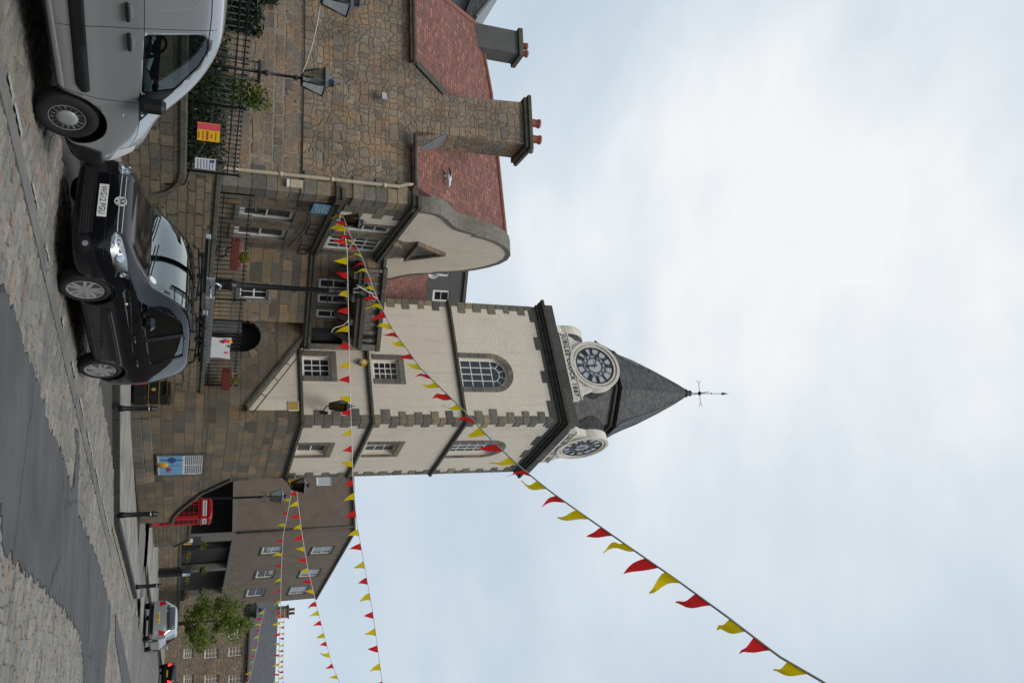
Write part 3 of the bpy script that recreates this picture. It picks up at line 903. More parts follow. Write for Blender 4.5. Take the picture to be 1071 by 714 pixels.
def window(parent, MX, s0, s1, z0, z1, nx=3, nz=4, d=.16, fr=.05, bar=.02, arch=False, sur=None, surmat='dressed', pane='pane', meet=None, sill=True, name='window'):
    w = MB(MX)
    y0, y1 = d - .07, d - .005
    r = (s1 - s0) / 2; cx = (s0 + s1) / 2; zs = z1 - r if arch else z1
    w.box(s0, s0 + fr, y0, y1, z0, zs); w.box(s1 - fr, s1, y0, y1, z0, zs); w.box(s0 + fr, s1 - fr, y0, y1, z0, z0 + fr * 1.3)
    if not arch: w.box(s0 + fr, s1 - fr, y0, y1, z1 - fr, z1)
    if arch:
        n = 14
        for k in range(n):
            a, b = math.pi * k / n, math.pi * (k + 1) / n
            q = [(cx + rr * math.cos(t), zs + rr * math.sin(t)) for rr, t in ((r - fr, a), (r, a), (r, b), (r - fr, b))]
            w.prism(q, y0, y1)
        r2 = r * .5
        for k in range(n):
            a, b = math.pi * k / n, math.pi * (k + 1) / n
            q = [(cx + rr * math.cos(t), zs + rr * math.sin(t)) for rr, t in ((r2 - bar / 2, a), (r2 + bar / 2, a), (r2 + bar / 2, b), (r2 - bar / 2, b))]
            w.prism(q, y0 + .015, y1 - .015)
        for t in (R(36), R(72), R(108), R(144)):
            c_, s_ = math.cos(t), math.sin(t)
            q = [(cx + c_ * a - s_ * b, zs + s_ * a + c_ * b) for a, b in ((r2, -bar / 2), (r - fr, -bar / 2), (r - fr, bar / 2), (r2, bar / 2))]
            w.prism(q, y0 + .017, y1 - .017)
    for i in range(1, nx):
        s = s0 + fr + (s1 - s0 - 2 * fr) * i / nx
        top = zs if arch else z1 - fr
        w.box(s - bar / 2, s + bar / 2, y0 + .015, y1 - .015, z0 + fr, top)
    hz = (zs if arch else z1 - fr) - (z0 + fr)
    for j in range(1, nz + (1 if arch else 0)):
        z = z0 + fr + hz * j / nz
        b = .045 if (meet and j == meet) else bar
        w.box(s0 + fr, s1 - fr, y0 + (.005 if b > bar else .018), y1 - .018, z - b / 2, z + b / 2)
    f = w.build(name, M['paint_white'], parent)
    p = MB(MX)
    o = arch_outline(s0 + .01, s1 - .01, z0 + .01, z1 - .01) if arch else [(s0 + .01, z0 + .01), (s1 - .01, z0 + .01), (s1 - .01, z1 - .01), (s0 + .01, z1 - .01)]
    p.prism(o, d - .035, d - .028)
    p.build('pane', M[pane], f)
    if sur:
        g = MB(MX); pr = -.018
        rnd = random.Random(int((s0 * 31 + z0 * 17) * 10))
        for (a, b) in ((s0 - sur, s0 - .003), (s1 + .003, s1 + sur)):
            z = z0; 
            while z < zs - .05:
                h = min(rnd.uniform(.26, .42), zs - z)
                if zs - (z + h) < .12: h = zs - z
                g.cbox(a, b, pr, d - .002, z + .003, z + h - .003, .008); z += h
        if sill: g.cbox(s0 - sur, s1 + sur, pr - .03, d - .004, z0 - .14, z0 - .004, .01)
        if arch:
            n = 9
            for k in range(n):
                a, b = math.pi * k / n + .012, math.pi * (k + 1) / n - .012
                m_ = (a + b) / 2
                q = [(cx + rr * math.cos(t), zs + rr * math.sin(t)) for rr, t in ((r + .003, a), (r + sur, a), (r + sur, m_), (r + sur, b), (r + .003, b), (r + .003, m_))]
                g.prism(q, pr, d - .002)
        else:
            g.cbox(s0 - sur, s1 + sur, pr - .002, d - .002, z1 + .003, z1 + sur, .008)
        g.build('surround', M[surmat], f)
    return f


# ------------------------------------------------------------------ old stone house on the left
hs = empty('stone_house', B.w(0, 0), B.a, 'large old rubble stone house with red tiled roof, wallhead chimney and white curved gable', 'house')
XL = -18.0
front = MB()
front.prism([(XL, 4.1), (-.0, 4.1), (-.0, 7.25), (-2.02, 7.25), (-2.2, 7.95), (-2.26, 10.55), (-3.6, 10.55), (-3.42, 8.02), (-4.15, 7.25), (XL, 7.25)], 0, 1.0)
fw = front.build('wall', M['rubble'], hs)
MB().box(XL, -.46, .95, 6.6, 4.0, 7.1).build('wall', M['rubble'], hs)
lw = MB().box(XL, -.002, -.035, .9, .8, 4.13)
lw = lw.build('lower_wall', M['coursed'], hs)
# corner stones between front and gable
q = MB(); z = 1.2; k = 0
rq = random.Random(5)
while z < 7.0:
    h = rq.uniform(.27, .36)
    a, b = (.62, .34) if k % 2 else (.36, .58)
    if not (4.98 < z + h and z < 5.3): q.cbox(-a, .022, -.05, .5, z + .003, z + h - .003, .012)
    z += h; k += 1
q.build('quoins', M['dressed'], hs)

# shaped gable
GC = 4.05
hl = [(.50, 7.31), (.53, 7.70), (.64, 7.98), (.88, 8.22), (1.28, 8.50), (1.58, 8.78), (1.78, 9.12), (1.90, 9.50), (2.06, 9.53), (2.20, 9.95), (2.44, 10.38), (2.76, 10.76), (3.14, 11.06), (3.58, 11.28), (4.05, 11.36)]
ins = hl + [(2 * GC - y, z_) for y, z_ in hl[:-1]][::-1]
cop = .13
def grow(pts, d):
    out = []
    for i, p in enumerate(pts):
        a = Vector(pts[max(i - 1, 0)]); b = Vector(pts[min(i + 1, len(pts) - 1)])
        t = (b - a).normalized(); out.append((p[0] - t.y * d, p[1] + t.x * d))
    return out
outer = grow(ins, cop)
gpoly = [(-.02, 1.0), (8.1, 1.0), (8.1, 7.2)] + outer[::-1] + [(-.02, 7.2)]
gb = MB(SIDE).prism(gpoly, 0, .45).build('gable_wall', M['ashlar'], hs)
def gy(px, py): p = B.ony(px, py); return p.y, p.z
gw_up = [(2.02, 2.66, 5.40, 7.02), (3.2, 4.52, 5.36, 7.03), (5.0, 5.65, 5.36, 6.95)]
gw_dn = [(1.42, 2.30, 2.72, 4.16), (3.02, 3.95, 2.66, 4.12), (5.10, 5.80, 2.72, 3.85)]
carve(gb, [(hole(SIDE, *g, d=.2), M['dressed']) for g in gw_up + gw_dn])
for i, g in enumerate(gw_up): window(hs, SIDE, *g, nx=(3 if i == 1 else 1), nz=4, d=.12, sur=.2, meet=2, sill=False, fr=.09, bar=.035)
for i, g in enumerate(gw_dn): window(hs, SIDE, *g, nx=1, nz=2, d=.14, sur=.17, meet=1, fr=.10, pane='pane')
# white panels on the gable
pan = MB(SIDE)
low = [(y, z_) for y, z_ in ins if z_ > 7.32]
pan.prism([(low[0][0], 7.32)] + low + [(low[-1][0], 7.32)], -.012, .02)
pan.prism([(1.0, 5.34), (1.8, 5.34), (1.8, 7.08), (1.0, 7.08)], -.010, .02)
pan.prism([(6.1, 5.34), (7.1, 5.34), (7.1, 7.08), (6.1, 7.08)], -.010, .02)
pan.build('white_panel', M['harl'], hs)
tooth = MB(SIDE); z = 5.36; k = 0
while z < 6.9:
    if k % 2: tooth.cbox(.5, 1.32, -.022, .1, z, z + .29, .01)
    else: tooth.cbox(.5, 1.0, -.020, .1, z, z + .29, .01)
    z += .295; k += 1
tooth.build('quoins', M['dressed'], hs)
cpp = MB(SIDE)
for i in range(len(ins) - 1):
    cpp.prism([ins[i], ins[i + 1], grow(ins, .15)[i + 1], grow(ins, .15)[i]], -.03, .50)
cpp.build('gable_coping', M['dressed'], hs)
cr = MB(SIDE)
for a, b, z0, z1, pr in ((-.16, 8.2, 7.08, 7.20, .10), (-.22, 8.26, 7.20, 7.30, .18), (-.12, 6.1, 5.02, 5.16, .08), (-.18, 6.1, 5.16, 5.26, .14)):
    cr.box(a, b, -pr, .2, z0, z1)
cr.M = None
cr.box(-.5, .16, -.10, .2, 7.082, 7.198); cr.box(-.5, .16, -.08, .2, 5.022, 5.158)
cr.build('cornice', M['moulding'], hs)
# carved pediment over the middle window
pd = MB(SIDE)
cy = 3.85
arc = [(cy + .72 * math.cos(math.pi * k / 12), 7.34 + .42 * math.sin(math.pi * k / 12)) for k in range(13)]
pd.prism(arc + [(cy - .45, 7.34), (cy + .45, 7.34)][:0], -.16, .05)
pd.prism([(2.75, 7.31), (4.95, 7.31), (4.6, 7.62), (4.62, 8.05), (3.08, 8.05), (3.1, 7.62)], -.05, .05)
tri = [(2.95, 8.06), (4.75, 8.06), (3.85, 9.25)]
pd.prism(tri, -.05, .05)
for i in range(3):
    a, b = Vector(tri[i]), Vector(tri[(i + 1) % 3]); c = Vector((3.85, 8.45))
    pd.prism([tuple(a), tuple(b), tuple(b.lerp(c, .24)), tuple(a.lerp(c, .24))], -.14, -.04)
pd.build('pediment', M['ashlar'], hs)
# iron window-box frames on the band
for y_ in (1.5, 3.4):
    wb = MB(SIDE)
    wb.box(y_, y_ + .9, -.30, -.27, 4.55, 4.58); wb.box(y_, y_ + .9, -.30, -.27, 4.80, 4.83)
    for t in (0, .43, .87): wb.box(y_ + t, y_ + t + .03, -.30, .0, 4.55, 4.575); wb.box(y_ + t, y_ + t + .03, -.30, -.27, 4.58, 4.80)
    wb.build('window_box_bracket', M['iron'], hs)

# roof
rp_ = B.onx(528.6, 243, GC); RZ = rp_.z; 
rl_, rm_ = B.onx(500, 27, GC), B.onx(513, 98, GC)        # the old ridge sags and ends in a hip
xe = B.onx(433, -26, -.18).x
e0, e1 = (xe, -.18, 7.20), (-.44, -.18, 7.20)
r0, r1, r2 = (rl_.x, GC, rl_.z), (rm_.x, GC, rm_.z), (-.44, GC, RZ)
b0, b1 = (xe, 2 * GC + .2, 7.2), (-.44, 2 * GC + .2, 7.2)
em = (rm_.x - .8, -.18, 7.20); bm2 = (rm_.x - .8, 2 * GC + .2, 7.2)
low_ = [(p[0], p[1], p[2] - .12) for p in (e0, em, e1, b1, bm2, b0)]
roof = MB().add([e0, em, e1, r2, r1, r0, b0, bm2, b1] + low_, [(0, 1, 4, 5), (1, 2, 3, 4), (7, 6, 5, 4), (8, 7, 4, 3), (6, 0, 5), (9, 10, 1, 0), (10, 11, 2, 1), (12, 13, 7, 8), (13, 14, 6, 7), (14, 9, 0, 6), (11, 12, 8, 3, 2), (9, 14, 13, 10), (10, 13, 12, 11)])
rf = roof.build('roof', M['red_tile'], hs)
carve(rf, [(MB().box(-4.24, -1.72, -1.2, .04, 6.5, 9.0), M['red_tile'])])
MB().tube([Vector(p) + Vector((0, 0, .01)) for p in (e0, r0, r1, r2)], .085, 8).build('ridge', M['ridge_tile'], rf)
gt = MB().tube([(XL, -.16, 7.19), (-4.2, -.16, 7.19)], .065, 8).tube([(-2.0, -.16, 7.17), (-.46, -.16, 7.16)], .065, 8)
gt.build('roof_gutter', M['moulding'], hs)
# wallhead chimney: raking stones, cap, pots
ck = MB()
ck.prism([(-4.2, 7.27), (-3.43, 8.05), (-3.53, 8.17), (-4.36, 7.34)], -.04, 1.02)
ck.build('chimney_haunch', M['dressed'], hs)
MB().prism([(-2.19, 7.2), (-1.70, 7.2), (-1.70, 7.34), (-2.19, 8.02)], .0, 1.0).build('wall', M['rubble'], hs)
MB().prism([(-2.19, 8.03), (-1.70, 7.35), (-1.62, 7.40), (-2.17, 8.14)], -.02, 1.02).build('flashing', M['lead'], hs)
cap = MB().box(-3.72, -2.14, -.10, 1.12, 10.55, 10.66).box(-3.78, -2.08, -.16, 1.18, 10.66, 10.76).build('chimney_cap', M['moulding'], hs)
for x_ in (-3.25, -2.72):
    MB().lathe([(.13, 10.76), (.125, 11.0), (.115, 11.22), (.14, 11.24), (.14, 11.30), (.09, 11.30), (.085, 11.1)], (x_, .5, 0), 14).build('chimney_pot', M['pot'], hs)
MB().lathe([(.07, 10.76), (.06, 10.95), (.10, 10.98), (.07, 11.05), (0, 11.06)], (-2.35, .55, 0), 12).build('chimney_cowl', M['lead'], hs)
# second stack on the ridge
c0, c1 = B.onx(508, 33, GC), B.onx(511, 60, GC)
ct = B.onx(538, 45, GC)
xa, xb = c0.x - .02, c1.x - .12
st = MB().box(xa, xb, GC - .35, GC + .35, 9.3, ct.z).build('ridge_chimney', M['grey_harl'], hs)
MB().box(xa - .09, xb + .09, GC - .44, GC + .44, ct.z, ct.z + .16).build('chimney_cap', M['moulding'], st)
for t in (.35, .68):
    MB().lathe([(.11, ct.z + .16), (.11, ct.z + .42), (.13, ct.z + .44), (.13, ct.z + .5), (.08, ct.z + .5)], (xa + (xb - xa) * t, GC, 0), 12).build('chimney_pot', M['pot'], st)
# down pipe, cables
dp = MB().tube([(-.52, -.14, 7.12), (-.52, -.12, 6.95), (-.44, -.1, 6.7), (-.42, -.1, 4.2), (-.40, -.1, 2.2), (-.40, -.1, 1.3)], .05, 10)
for z_ in (6.3, 4.9, 3.6, 2.5): dp.lathe([(.05, z_ - .05), (.066, z_ - .045), (.066, z_ + .045), (.05, z_ + .05)], (-.43 + (6.6 - z_) * -.0 + .01 * (z_ < 4), -.1, 0), 10)
dp.build('drain_pipe', M['cream_pipe'], hs)
MB().tube([(XL, -.06, 4.16), (-8, -.06, 4.15), (-4, -.06, 4.16), (-.7, -.06, 4.14), (-.1, -.08, 4.12), (.05, -.05, 4.1), (.05, .6, 4.12), (.05, 1.4, 4.5), (.05, 2.6, 4.55), (.05, 4.4, 4.3)], .016, 5).build('cable', M['black_paint'], hs)

# small fittings fixed to the house (each can be lifted off)
def bolted(fr, name, label, cat, at, rz=None):
    return empty(name, fr.w(*at), fr.a if rz is None else rz, label, cat)
p = B.onx(400, 104)
fl = bolted(B, 'floodlight', 'small grey floodlight fixed high on the rubble wall below the chimney', 'floodlight', (p.x, 0, p.z))
MB().cbox(-.11, .11, -.22, -.12, -.08, .08, .02).build('lamp_body', M['alu'], fl)
MB().box(-.09, .09, -.226, -.221, -.06, .06).build('lens', M['opal'], fl)
MB().tube([(0, -.14, 0), (0, -.06, .03), (0, .0, .05)], .025, 8).build('bracket', M['iron'], fl)
p = B.onx(309, 194)
ab = bolted(B, 'alarm_box', 'cream alarm box on the house corner beside the drain pipe', 'alarm box', (p.x, -.04, p.z))
MB().cbox(-.11, .11, -.12, 0, -.16, .16, .02).build('cover', M['cream_pipe'], ab); MB().cbox(-.10, .10, -.115, -.0, -.24, -.165, .01).build('strobe', M['sign_white'], ab)
y_, z_ = gy(335.5, 217)
bp = bolted(B, 'wall_plaque', 'small blue plaque with white lettering on the gable of the stone house', 'plaque', (.03, y_, z_))
MB(SIDE).cbox(-.34, .34, -.03, 0, -.24, .24, .01).build('plate', M['sign_blue'], bp)
pl = MB(SIDE)
for i, (a, b) in enumerate(((-.22, .22), (-.26, .2), (-.18, .24), (-.2, .12))): pl.box(a, b, -.034, -.031, .13 - i * .09, .16 - i * .09)
pl.build('lettering', M['sign_white'], bp)
# gull on the roof
gp = B.onx(478, 186, .9)
gz = 7.20 + (RZ - .12 - 7.20) * (.9 + .18) / (GC + .18)
gu = bolted(B, 'gull', 'white gull with dark wing tips standing on the red roof', 'gull', (gp.x, .9, gz))
gb_ = MB().lathe([(0, -.24), (.04, -.20), (.075, -.08), (.085, .04), (.06, .13), (.045, .18), (.05, .23), (.035, .28), (0, .30)], (0, 0, .20), 12, axis='x')
for s_ in (-.03, .03): gb_.tube([(0, s_, .14), (0, s_, .0)], .008, 5)
gb_.tube([(.28, 0, .20), (.36, 0, .19)], [.018, .004], 6)
gb_.build('body', M['sign_white'], gu)
MB().add([(.08, -.088, .25), (-.12, -.09, .24), (-.36, -.03, .2), (-.1, -.092, .18)], [(0, 1, 2, 3)]).add([(.08, .088, .25), (-.12, .09, .24), (-.36, .03, .2), (-.1, .092, .18)], [(0, 1, 2, 3)]).build('wing', M['black_paint'], gu)

# dark gabled roof peeping over on the far left
nb = empty('slate_house', B.w(0, 8.5), B.a, 'slate roofed building peeping over the red roof at the far left', 'house')
def q8(px, py): p = B.onx(px, py, 8.5); return (p.x, p.z)
MB().prism([(-22, 0), (q8(484, 16)[0], 0), q8(484, 16), q8(491, -1), (-22, q8(491, -1)[1])], 0, 6, ax='y').build('wall', M['grey_harl'], nb)
a, b, c, d = q8(484.5, 17.5), q8(495, 20.5), q8(535, -28), q8(491.6, -1)
MB().prism([a, b, c, (-22, c[1]), (-22, d[1] + .02), d], -.25, 6, ax='y').build('roof', M['slate'], nb)
MB().prism([b, c, (c[0], c[1] + .09), (b[0] + .05, b[1] + .09)], -.30, 6, ax='y').build('verge', M['lead'], nb)

# ------------------------------------------------------------------ recessed house with balcony
rh = empty('balcony_house', A.w(0, 0), A.a, 'narrow stone house with a stone balcony between the curved gable and the tower', 'house')
wl_ = MB().prism([(-1.2, .5), (1.88, .5), (1.88, 5.0), (2.75, 5.0), (2.75, 7.5), (-1.2, 7.5)], 0, .5).build('wall', M['ashlar'], rh)
up = [(.36, .68, 5.38, 6.36), (.88, 1.18, 5.38, 6.36), (1.40, 1.68, 5.38, 6.36)]
gnd = (.72, 1.16, 2.98, 3.82)
dr = (2.02, 2.56, 5.26, 6.30)
carve(wl_, [(hole(None, *u, d=.16), M['dressed']) for u in up] + [(hole(None, *gnd, d=.16), M['dressed']), (hole(None, *dr, d=.42), M['dark_void'])])
for u in up: window(rh, None, *u, nx=1, nz=2, d=.12, sur=.09, fr=.06, bar=.04, sill=False)
window(rh, None, *gnd, nx=2, nz=2, d=.16, sur=.12, fr=.05, meet=1)
MB().box(2.04, 2.54, .30, .36, 5.27, 6.28).build('door', M['black_paint'], rh)
for z0, z1, pr in ((5.06, 5.17, .08), (5.17, 5.25, .13), (7.42, 7.52, .12)):
    MB().box(-1.2, 2.75, -pr, .05, z0, z1).build('string_course', M['moulding'], rh)
bal = MB().box(-.25, 2.3, -1.25, .02, 6.44, 6.58).box(-.32, 2.37, -1.32, .02, 6.58, 6.70).build('balcony', M['dark_stone'], rh)
for x_ in (.0, .75, 1.5, 2.12):
    MB().prism([(0.02, 5.95), (0.02, 6.438), (-1.15, 6.438), (-1.15, 6.30), (-.75, 6.22), (-.3, 6.05)], x_ - .09, x_ + .09, ax='x').build('bracket', M['dressed'], bal)
rb = random.Random(2)
for i in range(9):
    x_ = -.1 + i * .27
    MB().lathe([(.05, 6.70), (.05, 6.76), (.035, 6.79), (.075, 6.90), (.07, 6.98), (.035, 7.08), (.05, 7.11), (.05, 7.17)], (x_, -1.2, 0), 10).build('baluster', M['dressed'], bal)
MB().box(2.18, 2.36, -1.31, -1.10, 6.70, 7.17).build('pier', M['dressed'], bal)
MB().box(-.30, -.2, -1.31, -1.10, 6.70, 7.17).build('pier', M['dressed'], bal)
MB().box(-.34, 2.39, -1.34, -1.06, 7.172, 7.30).build('parapet_rail', M['moulding'], bal)
MB().box(2.2, 2.37, -1.06, .0, 6.70, 7.30).build('side_parapet', M['dark_stone'], bal)
ze_, zr = A.onx(397, 300, 1.9).z, A.onx(447, 298, 4.2).z
MB().prism([(1.9, ze_), (4.2, zr), (6.5, ze_)], -.6, 2.4, ax='x').build('roof', M['red_tile'], rh)
MB().prism([(1.92, 5.0), (6.4, 5.0), (6.4, ze_ - .01), (1.92, ze_ - .01)], -.5, 2.3, ax='x').build('wall', M['ashlar'], rh)
MB().box(-1.0, 2.6, .505, 1.9, 7.2, 7.42).build('flat_roof', M['lead'], rh)

# grey block behind
P0 = at_y(487, 283, 35.0); P1 = at_y(487, 318, 36.0)
G = Frame((P0.x - 1.5, 35.0), 10)
gbk = empty('grey_block', G.w(0, 0), G.a, 'plain grey rendered building with white windows rising behind the balcony house', 'building')
gwall = MB().box(0, 5.2, 0, 5, 0, P0.z + .05).build('wall', M['grey_harl'], gbk)
a0, a1 = G.onx(453, 303), G.onx(470, 316)
b0, b1 = G.onx(453, 284), G.onx(465, 289)
carve(gwall, [(hole(None, a0.x, a1.x, a0.z, a1.z, .14), M['grey_harl']), (hole(None, b0.x - .5, b1.x, a0.z, a1.z - .1, .14), M['grey_harl'])])
window(gbk, None, a0.x, a1.x, a0.z, a1.z, nx=1, nz=2, d=.14, fr=.09)
window(gbk, None, b0.x - .5, b1.x, a0.z, a1.z - .1, nx=1, nz=2, d=.14, fr=.09)
MB().box(-.1, 5.3, -.1, 5.1, P0.z + .05, P0.z + .2).build('roof_edge', M['moulding'], gbk)
sd = bolted(G, 'satellite_dish', 'grey satellite dish on the grey building behind the curved gable', 'satellite dish', tuple(G.onx(452, 284.5, -.05)))
MB().lathe([(0, -.06), (.15, -.09), (.30, -.17), (.31, -.165), (.15, -.075), (0, -.045)], (0, 0, 0), 18, axis='y').build('dish', M['alu'], sd)
MB().tube([(0, .05, 0), (0, -.06, 0)], .03, 8).tube([(0, -.08, -.28), (0, -.4, -.1)], .012, 5).build('arm', M['alu'], sd)
# ------------------------------------------------------------------ clock tower
tt = empty('clock_tower', T.w(0, 0), T.a, 'tall cream harled clock tower with stone corners, two white clock faces and a slate spire', 'clock tower')
TW, TD = 4.9, 4.75
base = MB().box(-TW, 0, 0, TD, -.05, 4.86).build('stone_base', M['ashlar'], tt)
sh = MB().box(-TW + .01, -.01, .01, TD - .01, 4.86, 14.1).build('shaft', M['harl'], tt)
fr_ = [(-2.42, -1.68, 5.02, 5.94, False), (-2.36, -1.62, 7.36, 8.26, False), (-2.53, -1.36, 10.50, 12.30, True)]
rt_ = [(1.82, 2.66, 5.02, 6.05, False), (1.80, 2.72, 7.38, 8.48, False), (1.80, 2.95, 10.50, 12.50, True)]
cut = [(hole(None, *f[:4], d=.2, arch=f[4]), M['harl']) for f in fr_]
SR = SIDE
cut += [(hole(SR, *f[:4], d=.2, arch=f[4]), M['harl']) for f in rt_]
carve(sh, cut)
for k, f in enumerate(fr_):
    window(tt, None, *f[:4], nx=(3, 3, 4)[k], nz=(3, 4, 3)[k], d=.2, arch=f[4], sur=(.20, .20, .20)[k], fr=.055, bar=.03, sill=False)
for k, f in enumerate(rt_):
    window(tt, SR, *f[:4], nx=(1, 2, 4)[k], nz=(2, 3, 4)[k], d=.2, arch=f[4], sur=.20, fr=.055, bar=.03, meet=(1, None, None)[k], sill=False)
# white harled panel above the stair
hp = [(-3.4, 4.86), (-3.4, 4.8), (-.42, 3.25), (-.42, 4.86)]
MB().prism(hp, -.02, .0).build('harl_panel', M['harl'], tt)


def quoin(cx, cy, dx, dy, z0, z1, seed):
    mb = MB(); rnd = random.Random(seed)
    n = max(1, round((z1 - z0) / .287)); h = (z1 - z0) / n; cuts_ = [z0] + [z0 + h * k + rnd.uniform(-.03, .03) for k in range(1, n)] + [z1]
    for k in range(n):
        a, b = (.43, .21) if k % 2 else (.22, .43)
        a += rnd.uniform(-.07, .07); b += rnd.uniform(-.07, .07)
        x0, x1 = sorted((cx - dx * .016, cx + dx * a)); y0, y1 = sorted((cy - dy * .016, cy + dy * b))
        mb.cbox(x0, x1, y0, y1, cuts_[k] + .004, cuts_[k + 1] - .004, .016)
    return mb
bands = [(5.0, 7.1), (7.24, 10.31), (10.45, 13.75)]
for ci, (cx, cy, dx, dy) in enumerate(((0, 0, -1, 1), (-TW, 0, 1, 1), (0, TD, -1, -1), (-TW, TD, 1, -1))):
    mb = MB()
    for bi, (z0, z1) in enumerate(bands):
        q_ = quoin(cx, cy, dx, dy, z0, z1, ci * 7 + bi); n0 = len(mb.v)
        mb.v += q_.v; mb.f += [[n0 + i for i in f] for f in q_.f]; mb.m += q_.m; mb.sm += q_.sm
    mb.build('quoins', M['dressed'], tt)


def ring(z0, z1, pr, mb):
    """a band right round the tower"""
    o = [(-TW - pr, -pr), (pr, -pr), (pr, TD + pr), (-TW - pr, TD + pr)]
    i_ = [(-TW + .1, .1), (-.1, .1), (-.1, TD - .1), (-TW + .1, TD - .1)]
    for k in range(4):
        a, b = o[k], o[(k + 1) % 4]; c, d = i_[(k + 1) % 4], i_[k]
        mb.add([(*a, z0), (*b, z0), (*c, z0), (*d, z0), (*a, z1), (*b, z1), (*c, z1), (*d, z1)], [(0, 3, 2, 1), (4, 5, 6, 7), (0, 1, 5, 4), (2, 3, 7, 6)])
    return mb
for z in (4.86, 7.11, 10.32):
    mb = ring(z, z + .06, .045, MB()); ring(z + .061, z + .14, .09, mb)
    mb.build('string_course', M['moulding'], tt)
# dark toothed stones under the cornice, cornice and blocking course
fz = MB(); rnd = random.Random(9)
for side, L in ((0, TW), (1, TD)):
    fz.M = None if side == 0 else SIDE
    s = -L if side == 0 else 0; e = s + L
    k = 0
    while s < e - .1:
        w = min(rnd.uniform(.5, .95), e - s)
        z0 = 13.80 if k % 2 else 13.62
        fz.cbox(s + .004, s + w - .004, -.014, .1, z0, 13.94, .01)
        s += w; k += 1
fz.build('frieze', M['dark_stone'], tt)
co = MB()
for z0, z1, pr in ((13.945, 14.06, .06), (14.061, 14.16, .13), (14.161, 14.27, .22)): ring(z0, z1, pr, co)
co.build('cornice', M['black_moulding'], tt)
bk = MB()
for side, L in ((0, TW), (1, TD)):
    bk.M = None if side == 0 else SIDE
    s = -L - .1 if side == 0 else -.1; e = s + L + .2
    n = 7
    for k in range(n): bk.cbox(s + (e - s) * k / n + .004, s + (e - s) * (k + 1) / n - .004, -.05, .45, 14.275, 14.68, .012)
bk.M = None
bk.box(-TW - .05, -.46, TD - .35, TD + .05, 14.275, 14.68).box(-TW - .05, -TW + .35, .46, TD - .36, 14.275, 14.68)
bk.build('blocking_course', M['dark_stone'], tt)
MB().box(-TW + .3, -.3, .3, TD - .3, 14.1, 14.69).build('lead_flat', M['lead'], tt)

# spire: eight sided slate drum and bell-cast spire
sx_, sy_ = -TW / 2, TD / 2
def octa(r, z):
    return [(sx_ + r / math.cos(R(22.5)) * math.cos(R(22.5 + 45 * k)), sy_ + r / math.cos(R(22.5)) * math.sin(R(22.5 + 45 * k)), z) for k in range(8)]
def loft(rings, mi=0):
    mb = MB()
    for a in range(len(rings) - 1):
        for k in range(8): mb.add([rings[a][k], rings[a][(k + 1) % 8], rings[a + 1][(k + 1) % 8], rings[a + 1][k]], [(0, 1, 2, 3)], mi)
    return mb
sp = loft([octa(2.30, 14.7), octa(2.02, 15.3), octa(1.86, 16.0), octa(1.80, 16.92)]).build('drum', M['slate'], tt)
loft([octa(1.80, 16.92), octa(1.90, 16.96), octa(1.90, 17.04), octa(1.70, 17.12)]).build('drum_moulding', M['black_moulding'], tt)
MB().lathe([(1.0, 17.2)], (sx_, sy_, 0)) 
s2 = loft([octa(1.70, 17.12), octa(1.98, 17.20), octa(1.80, 17.46), octa(1.61, 17.85), octa(1.43, 18.35), octa(1.23, 19.0), octa(.84, 20.0), octa(.42, 20.98), octa(.19, 21.45), octa(.10, 21.55)]).build('spire', M['slate'], tt)
hipm = MB()
for k in range(8):
    hipm.tube([octa(r_, z_)[k] for r_, z_ in ((1.98, 17.21), (1.80, 17.47), (1.61, 17.86), (1.43, 18.36), (1.23, 19.01), (.84, 20.01), (.42, 20.99), (.19, 21.46))], .028, 6)
hipm.build('hip_roll', M['slate'], s2)
fn = empty('weather_vane', (sx_, sy_, 21.5)); fn.parent = tt
FZ = MB().lathe([(.12, 0), (.20, .06), (.16, .14), (.07, .2), (.13, .27), (.13, .33), (.05, .38), (.02, .42)], n=12)
FZ.tube([(0, 0, .3), (0, 0, 2.3)], [.022, .012], 8)
FZ.lathe([(.02, .72), (.09, .79), (.09, .85), (.02, .92)], n=10).lathe([(.015, 1.4), (.04, 1.44), (.015, 1.48)], n=8)
FZ.lathe([(.012, 1.95), (.055, 2.02), (.05, 2.12), (.018, 2.27), (0, 2.42)], n=8)
for k in range(4):
    a = R(20 + 90 * k); c_, s_ = math.cos(a), math.sin(a)
    FZ.tube([(0, 0, .82), (c_ * .46, s_ * .46, .82)], .012, 6)
    for sg in (-1, 1): FZ.tube([(c_ * .44, s_ * .44, .82), (c_ * .52, s_ * .52, .82 + sg * .07), (c_ * .58, s_ * .58, .82 + sg * .09)], .01, 5)
FZ.build('vane', M['iron'], fn)

